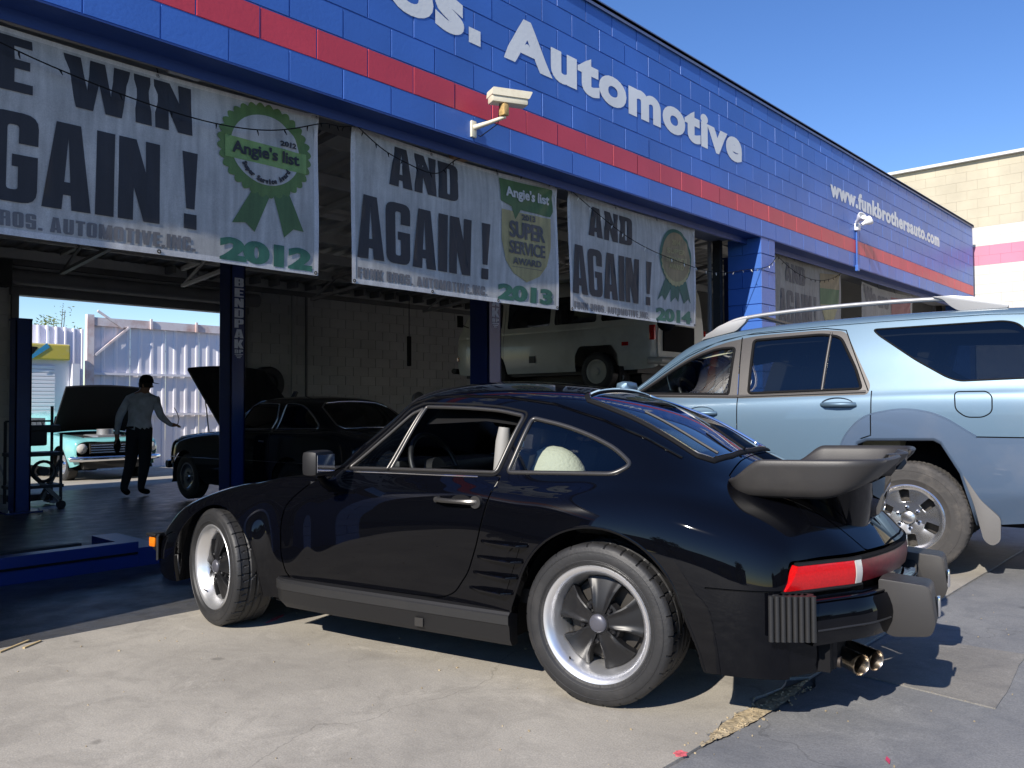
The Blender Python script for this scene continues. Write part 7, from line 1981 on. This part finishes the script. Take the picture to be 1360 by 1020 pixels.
kiosk = empty('storage_unit', (6.42, 20.6, gz), 0, 'white storage unit with a roller shutter under a yellow and black painted band', 'storage unit')
kz = gz
MB().box((-.4, 1.0, 1.50), (2.5, 2.0, 3.0)).build('body', M_CORR, kiosk)
sl = [((-.42), -.03, .75 + k * .085) for k in range(21)]
m0 = None
for (a, b, c) in sl:
    if m0 is None: o = MB().box((0, 0, 0), (1.9, .04, .078), ch=.012).build('shutter_slat', M_CORR, kiosk); m0 = o.data
    else: o = bpy.data.objects.new('shutter_slat', m0); COL.objects.link(o); o.parent = kiosk
    o.location = (a, b, c)
yb = MB().box((-.40, -.06, 2.80), (2.45, .12, .36), ch=.03).build('painted_band', mat('yellow_band', (.62, .50, .08), rough=.5, dirt=(.5, .5, .45), dirt_amt=.5, dscale=3), kiosk)
MB().prism(rounded([(-.95, .16), (.45, .10), (.30, -.10), (-.1, -.16), (-.65, -.15)], .05), (-.30, -.125, 2.80), (1, 0, 0), (0, 0, 1), (0, -1, 0), .006).build('painted_shape', M_MATTE, yb)
MB().prism([(.30, -.2), (.38, -.2), (.78, .1), (.72, .2), (.55, .05)], (-.40, -.127, 2.80), (1, 0, 0), (0, 0, 1), (0, -1, 0), .006).build('painted_stroke', mat('blue_stroke', (.05, .3, .5), rough=.5), yb)
MB().box((.95, -.06, 1.3), (.16, .14, 2.5)).build('door_frame', M_CORR, kiosk); MB().box((1.0, -.18, 1.75), (.14, .12, .34), ch=.02).build('shutter_motor', M_SOOT, kiosk)

# foliage behind the yard
def leaf_cluster(name, m, centers, n, size, parent, seed):
    r = random.Random(seed); vs_, fs_ = [], []
    for _ in range(n):
        c, rad = r.choice(centers); d = Vector((r.gauss(0, 1), r.gauss(0, 1), r.gauss(0, 1))).normalized() * rad * (r.random() ** .45)
        p = Vector(c) + d; s_ = size * r.uniform(.6, 1.4); a = Vector((r.gauss(0, 1), r.gauss(0, 1), r.gauss(0, .6))).normalized(); b = a.orthogonal().normalized() * .42
        k = len(vs_); vs_ += [p - a * s_, p + b * s_, p + a * s_, p - b * s_]; fs_.append((k, k + 1, k + 2, k + 3))
    o = mesh_obj(name, vs_, fs_, m, parent); return o
def leaf_mat(name, c):
    m, t, b = new_mat(name); N, L = t.nodes, t.links
    g_ = N.new('ShaderNodeNewGeometry'); r = N.new('ShaderNodeValToRGB'); r.color_ramp.elements[0].color = rgb(*[x * .55 for x in c]); r.color_ramp.elements[1].color = rgb(*[x * 1.5 for x in c])
    L.new(g_.outputs['Random Per Island'], r.inputs['Fac']); L.new(r.outputs[0], b.inputs['Base Color']); b.inputs['Roughness'].default_value = .6
    tl = N.new('ShaderNodeBsdfTranslucent'); L.new(r.outputs[0], tl.inputs[0]); mx = N.new('ShaderNodeMixShader'); mx.inputs[0].default_value = .35
    L.new(b.outputs[0], mx.inputs[1]); L.new(tl.outputs[0], mx.inputs[2]); L.new(mx.outputs[0], N['Material Output'].inputs[0]); return m
M_LEAFY = leaf_mat('yellow_green_leaf', (.17, .20, .035)); M_PALM = leaf_mat('palm_leaf', (.10, .13, .03)); M_BARK = mat('bark', (.12, .09, .06), rough=.9, bump=.6, bscale=20)
def shrub(x, y, h, w, label, seed, n=900):
    r = random.Random(seed); root = empty('shrub', (x, y, FZ(y)), 0, label, 'shrub', 'shrubs behind the yard')
    t = MB(); cs = []
    for k in range(7):
        a = r.uniform(0, 6.28); rr_ = w * r.uniform(.2, .9); top = h * r.uniform(.6, 1.0)
        pts = [(0, 0, 0), (rr_ * .3 * cos(a), rr_ * .3 * sin(a), top * .5), (rr_ * cos(a), rr_ * sin(a), top)]
        t.tube(pts, [.03, .02, .008], 6); cs += [((pts[2][0], pts[2][1], top), .26), ((pts[2][0] * .6, pts[2][1] * .6, top * .75), .36), ((pts[1][0], pts[1][1], top * .5), .42)]
    t.build('stem', M_BARK, root); leaf_cluster('leaves', M_LEAFY, cs, n, .05, root, seed)
shrub(7.0, 24.6, 4.2, 1.3, 'loose yellow-green shrub rising behind the storage unit', 4); shrub(8.6, 25.4, 4.75, .9, 'thin sprays of a taller shrub behind the low fence panels', 6, 420)
palm = empty('palm_tree', (13.6, 28.5, FZ(28) - .55), 0, 'palm crown with drooping fronds showing over the tall gate', 'palm tree')
MB().tube([(0, 0, 0), (.1, 0, 3.0), (.15, .1, 4.9)], [.22, .18, .16], 12).build('trunk', M_BARK, palm, smooth=60)
for k in range(16):
    a = 2 * pi * k / 16 + .2; el = .5 if k % 2 else .15; L_ = 1.9; mb = MB(); rr = random.Random(k)
    for i in range(22):
        t = i / 21; c = Vector((.15 + cos(a) * L_ * t, .1 + sin(a) * L_ * t, 4.9 + el * L_ * t - 1.15 * t * t * L_ * .7)); sd = Vector((-sin(a), cos(a), 0))
        for s_ in (1, -1):
            l = .42 * sin(pi * min(1, t * .9 + .12)); e = c + sd * s_ * l + Vector((cos(a) * .15, sin(a) * .15, -.12 - .1 * rr.random())); w_ = Vector((cos(a), sin(a), 0)) * .022
            mb.add([c - w_, c + w_, e], [(0, 1, 2)])
    mb.tube([(.15 + cos(a) * L_ * t, .1 + sin(a) * L_ * t, 4.9 + el * L_ * t - 1.15 * t * t * L_ * .7) for t in (0, .25, .5, .75, 1)], [.02, .016, .012, .008, .003], 5)
    mb.build('frond', M_PALM, palm, fix=False)

# ------------------------------------------------------------------ walking man
def build_person():
    ph = Vector((5.42, 12.62, FZ(12.62)))
    er = Vector((CAM_R.x, CAM_R.y, 0)).normalized(); ef = Vector((CAM_F.x, CAM_F.y, 0)).normalized()
    root = empty('person', tuple(ph), 0, 'man in cap, grey shirt and dark trousers walking away towards the rear door', 'person')
    W = lambda r, f, z: er * r + ef * f + Vector((0, 0, z))
    J = {'pel': (.03, 0, .98, .155), 'wst': (.03, .0, 1.12, .160), 'chs': (.035, .02, 1.34, .185), 'ubk': (.05, .03, 1.46, .140), 'nck': (.075, .05, 1.575, .058), 'hd0': (.09, .07, 1.66, .082), 'hd1': (.10, .07, 1.74, .088),
         'lsh': (-.145, .03, 1.465, .072), 'lel': (-.265, -.03, 1.20, .060), 'lwr': (-.325, .03, .94, .034), 'lha': (-.33, .06, .86, .036),
         'rsh': (.245, .04, 1.455, .072), 'rel': (.315, .10, 1.20, .060), 'rwr': (.385, .27, 1.075, .034), 'rha': (.415, .34, 1.065, .036),
         'lhp': (-.055, 0, .93, .125), 'lkn': (-.085, -.02, .52, .088), 'lan': (-.14, -.14, .12, .058), 'lto': (-.115, -.01, .045, .045),
         'rhp': (.115, 0, .93, .125), 'rkn': (.095, .05, .50, .088), 'ran': (.045, .02, .09, .052), 'rto': (.11, .19, .045, .042)}
    E_ = [('pel', 'wst'), ('wst', 'chs'), ('chs', 'ubk'), ('ubk', 'nck'), ('nck', 'hd0'), ('hd0', 'hd1'), ('ubk', 'lsh'), ('lsh', 'lel'), ('lel', 'lwr'), ('lwr', 'lha'), ('ubk', 'rsh'), ('rsh', 'rel'), ('rel', 'rwr'), ('rwr', 'rha'),
          ('pel', 'lhp'), ('lhp', 'lkn'), ('lkn', 'lan'), ('lan', 'lto'), ('pel', 'rhp'), ('rhp', 'rkn'), ('rkn', 'ran'), ('ran', 'rto')]
    names = list(J); pos = [W(*J[n][:3]) for n in names]; rad = [J[n][3] for n in names]; ed = [(names.index(a), names.index(b)) for a, b in E_]
    for hnd, dirv in (('lha', (0, .02, -1)), ('rha', (.5, .8, -.1))):
        hi = names.index(hnd); D_ = W(*dirv); D_.normalize(); side = D_.cross(Vector((0, 0, 1)) if abs(D_.z) < .8 else er).normalized(); b3 = D_.cross(side).normalized()
        for q in range(5):
            o = (q - 1.7) * .020; L1 = (.045, .052, .056, .050, .040)[q]
            if q == 0: p1 = pos[hi] + side * -.035 + D_ * .01; p2 = p1 + side * -.018 + D_ * .035
            else: p1 = pos[hi] + side * o + D_ * .045; p2 = p1 + D_ * L1 * .6 + b3 * .012
            p3 = p2 + D_ * .022 + b3 * .018
            k = len(pos); pos += [p1, p2, p3]; rad += [.0105, .0095, .008]; ed += [(hi, k), (k, k + 1), (k + 1, k + 2)]
    me = bpy.data.meshes.new('body'); me.from_pydata([tuple(p) for p in pos], ed, []); o = bpy.data.objects.new('body', me); COL.objects.link(o)
    sk = o.modifiers.new('skin', 'SKIN'); sk.use_smooth_shade = True
    for i, v in enumerate(me.skin_vertices[0].data): v.radius = (rad[i], rad[i]); v.use_root = (i == 0)
    o.modifiers.new('sub', 'SUBSURF').levels = 2
    dg = bpy.context.evaluated_depsgraph_get(); m2 = bpy.data.meshes.new_from_object(o.evaluated_get(dg)); bpy.data.objects.remove(o)
    mats_ = [mat('skin', (.30, .16, .10), rough=.5), mat('grey_work_shirt', (.46, .50, .58), rough=.85, var=.2, scale=9, bump=.6, bscale=9), mat('dark_trousers', (.012, .014, .022), rough=.9), M_MATTE]
    m2.materials.clear()
    for m_ in mats_: m2.materials.append(m_)
    lw, rw_ = W(*J['lwr'][:3]), W(*J['rwr'][:3]); c0 = W(.05, .03, 0)
    for f in m2.polygons:
        c = f.center; z = c.z
        if z > 1.555: mi = 0
        elif (c - lw).dot(W(0, 0, -1)) > .0 and (c - lw).length < .25 and (c - W(*J['lhp'][:3])).length > .2: mi = 0
        elif (c - rw_).dot(W(.2, 1, 0).normalized()) > .01 and (c - rw_).length < .25: mi = 0
        elif z > 1.035 or (c - W(*J['lel'][:3])).length < .28 and er.dot(c) < -.2: mi = 1
        elif z > .105: mi = 2
        else: mi = 3
        f.material_index = mi; f.use_smooth = True
    b = bpy.data.objects.new('body', m2); COL.objects.link(b); b.parent = root
    hc = W(.10, .07, 1.715)
    R_ = Matrix((er, ef, Vector((0, 0, 1)))).transposed()
    cap = MB().lathe([(.0001, .125), (.05, .120), (.085, .090), (.102, .045), (.106, .005), (.100, -.002)], 24, M=Matrix.Translation(hc) @ R_.to_4x4(), axis='Z')
    cb = [[hc + R_ @ Vector((.08 + t * .11, s_ * (.075 - .028 * t * t), .006 - .020 * t)) for s_ in (-1, -.5, 0, .5, 1)] for t in (0, .4, .8, 1)]
    cap.grid(cb).grid([[q + Vector((0, 0, -.006)) for q in r] for r in cb]); cap.build('cap', M_MATTE, root, smooth=50)
    fc = MB().sphere(tuple(hc + R_ @ Vector((.092, .0, -.055))), .016, 6).build('nose', mats_[0], root, smooth=60)
    for s_ in (1, -1): MB().sphere(tuple(hc + R_ @ Vector((-.005, s_ * .090, -.045))), .020, 6, (1, .5, 1.4)).build('ear', mats_[0], root, smooth=60); MB().sphere(tuple(hc + R_ @ Vector((.078, s_ * .032, -.030))), .008, 6).build('eye', M_MATTE, root)
    MB().lathe([(.092, -.075), (.098, -.04), (.100, .0)], 20, M=Matrix.Translation(hc + er * -.012) @ R_.to_4x4(), axis='Z').build('hair', mat('dark_hair', (.02, .017, .015), rough=.9), root, smooth=60)
    MB().box((0, 0, 0), (.30, .01, .03)).build('belt', M_MATTE, root).location = W(.03, -.12, 1.045)
    rag = MB(); hp = W(*J['lha'][:3])
    rag.lathe([(.015, .05), (.04, -.02), (.055, -.10), (.035, -.18), (.008, -.22)], 10, M=Matrix.Translation(hp) @ R_.to_4x4(), axis='Z')
    ro = rag.build('rag', M_MATTE, None, smooth=50); ro.location = ph; tag(ro, "dark rag hanging from the walking man's lower hand", 'rag')
    hr = W(*J['rha'][:3])
    hose = MB().tube([hr + W(-.02, 0, -.02), hr + W(.06, .0, .02), hr + W(.075, .0, .10), hr + W(.045, 0, .19), hr + W(.0, 0, .27)], .006, 6).build('hose', M_MATTE, None, smooth=60); hose.location = ph; tag(hose, 'thin curved dark hose held up by the walking man', 'hose')
build_person()
# ------------------------------------------------------------------ unseen shop rows and trees added for the glossy paint to mirror
st_m = mat('stucco_wall', (.22, .20, .18), rough=.9, var=.15, scale=.5); dk = mat('dark_shopfront_glass', (.02, .025, .03), rough=.1)
for (x, y, w, d, h, rz, lab) in ((-44, 6, 12, 46, 4.6, 0, 'low stucco shop row across the street to the left of the garage'), (6, -48, 60, 12, 5.2, 0, 'low stucco shop row across the street in front of the garage')):
    b = empty('shop_row', (x, y, 0), rz, lab, 'building')
    MB().box((0, 0, h / 2), (w, d, h)).build('wall', st_m, b)
    MB().box((0, 0, h + .1), (w + .5, d + .5, .2)).build('roof', M_GREY, b)
    n = int(max(w, d) // 6)
    for k in range(n):
        t = (k - (n - 1) / 2) * 6
        if d > w: MB().box((w / 2 + .03, t, 1.5), (.06, 3.8, 2.3)).build('window', dk, b)
        else: MB().box((t, d / 2 + .03, 1.5), (3.8, .06, 2.3)).build('window', dk, b)
M_TREE = leaf_mat('dark_tree_leaf', (.05, .07, .02))
for i, (x, y, h) in enumerate(((-34, -12, 7), (-33, 2, 6.4), (-34, 18, 7.5), (-20, -38, 7), (-2, -37, 6), (16, -38, 7.2))):
    t = empty('street_tree', (x, y, 0), 0, ['broad street tree at the lot corner far left', 'street tree before the left shop row, middle one', 'tall street tree before the left shop row, nearest the yard', 'street tree at the left end of the front shop row', 'small street tree before the front shop row', 'tall street tree at the right of the front shop row'][i], 'tree', 'trees along the street')
    r = random.Random(i); MB().tube([(0, 0, 0), (.1, 0, h * .35), (.2, .1, h * .6)], [.22, .16, .10], 8).build('trunk', M_BARK, t)
    cs = [((r.uniform(-1.8, 1.8), r.uniform(-1.8, 1.8), h * r.uniform(.5, .85)), r.uniform(.9, 1.5)) for _ in range(12)]
    leaf_cluster('crown', M_TREE, cs, 1500, .24, t, i)
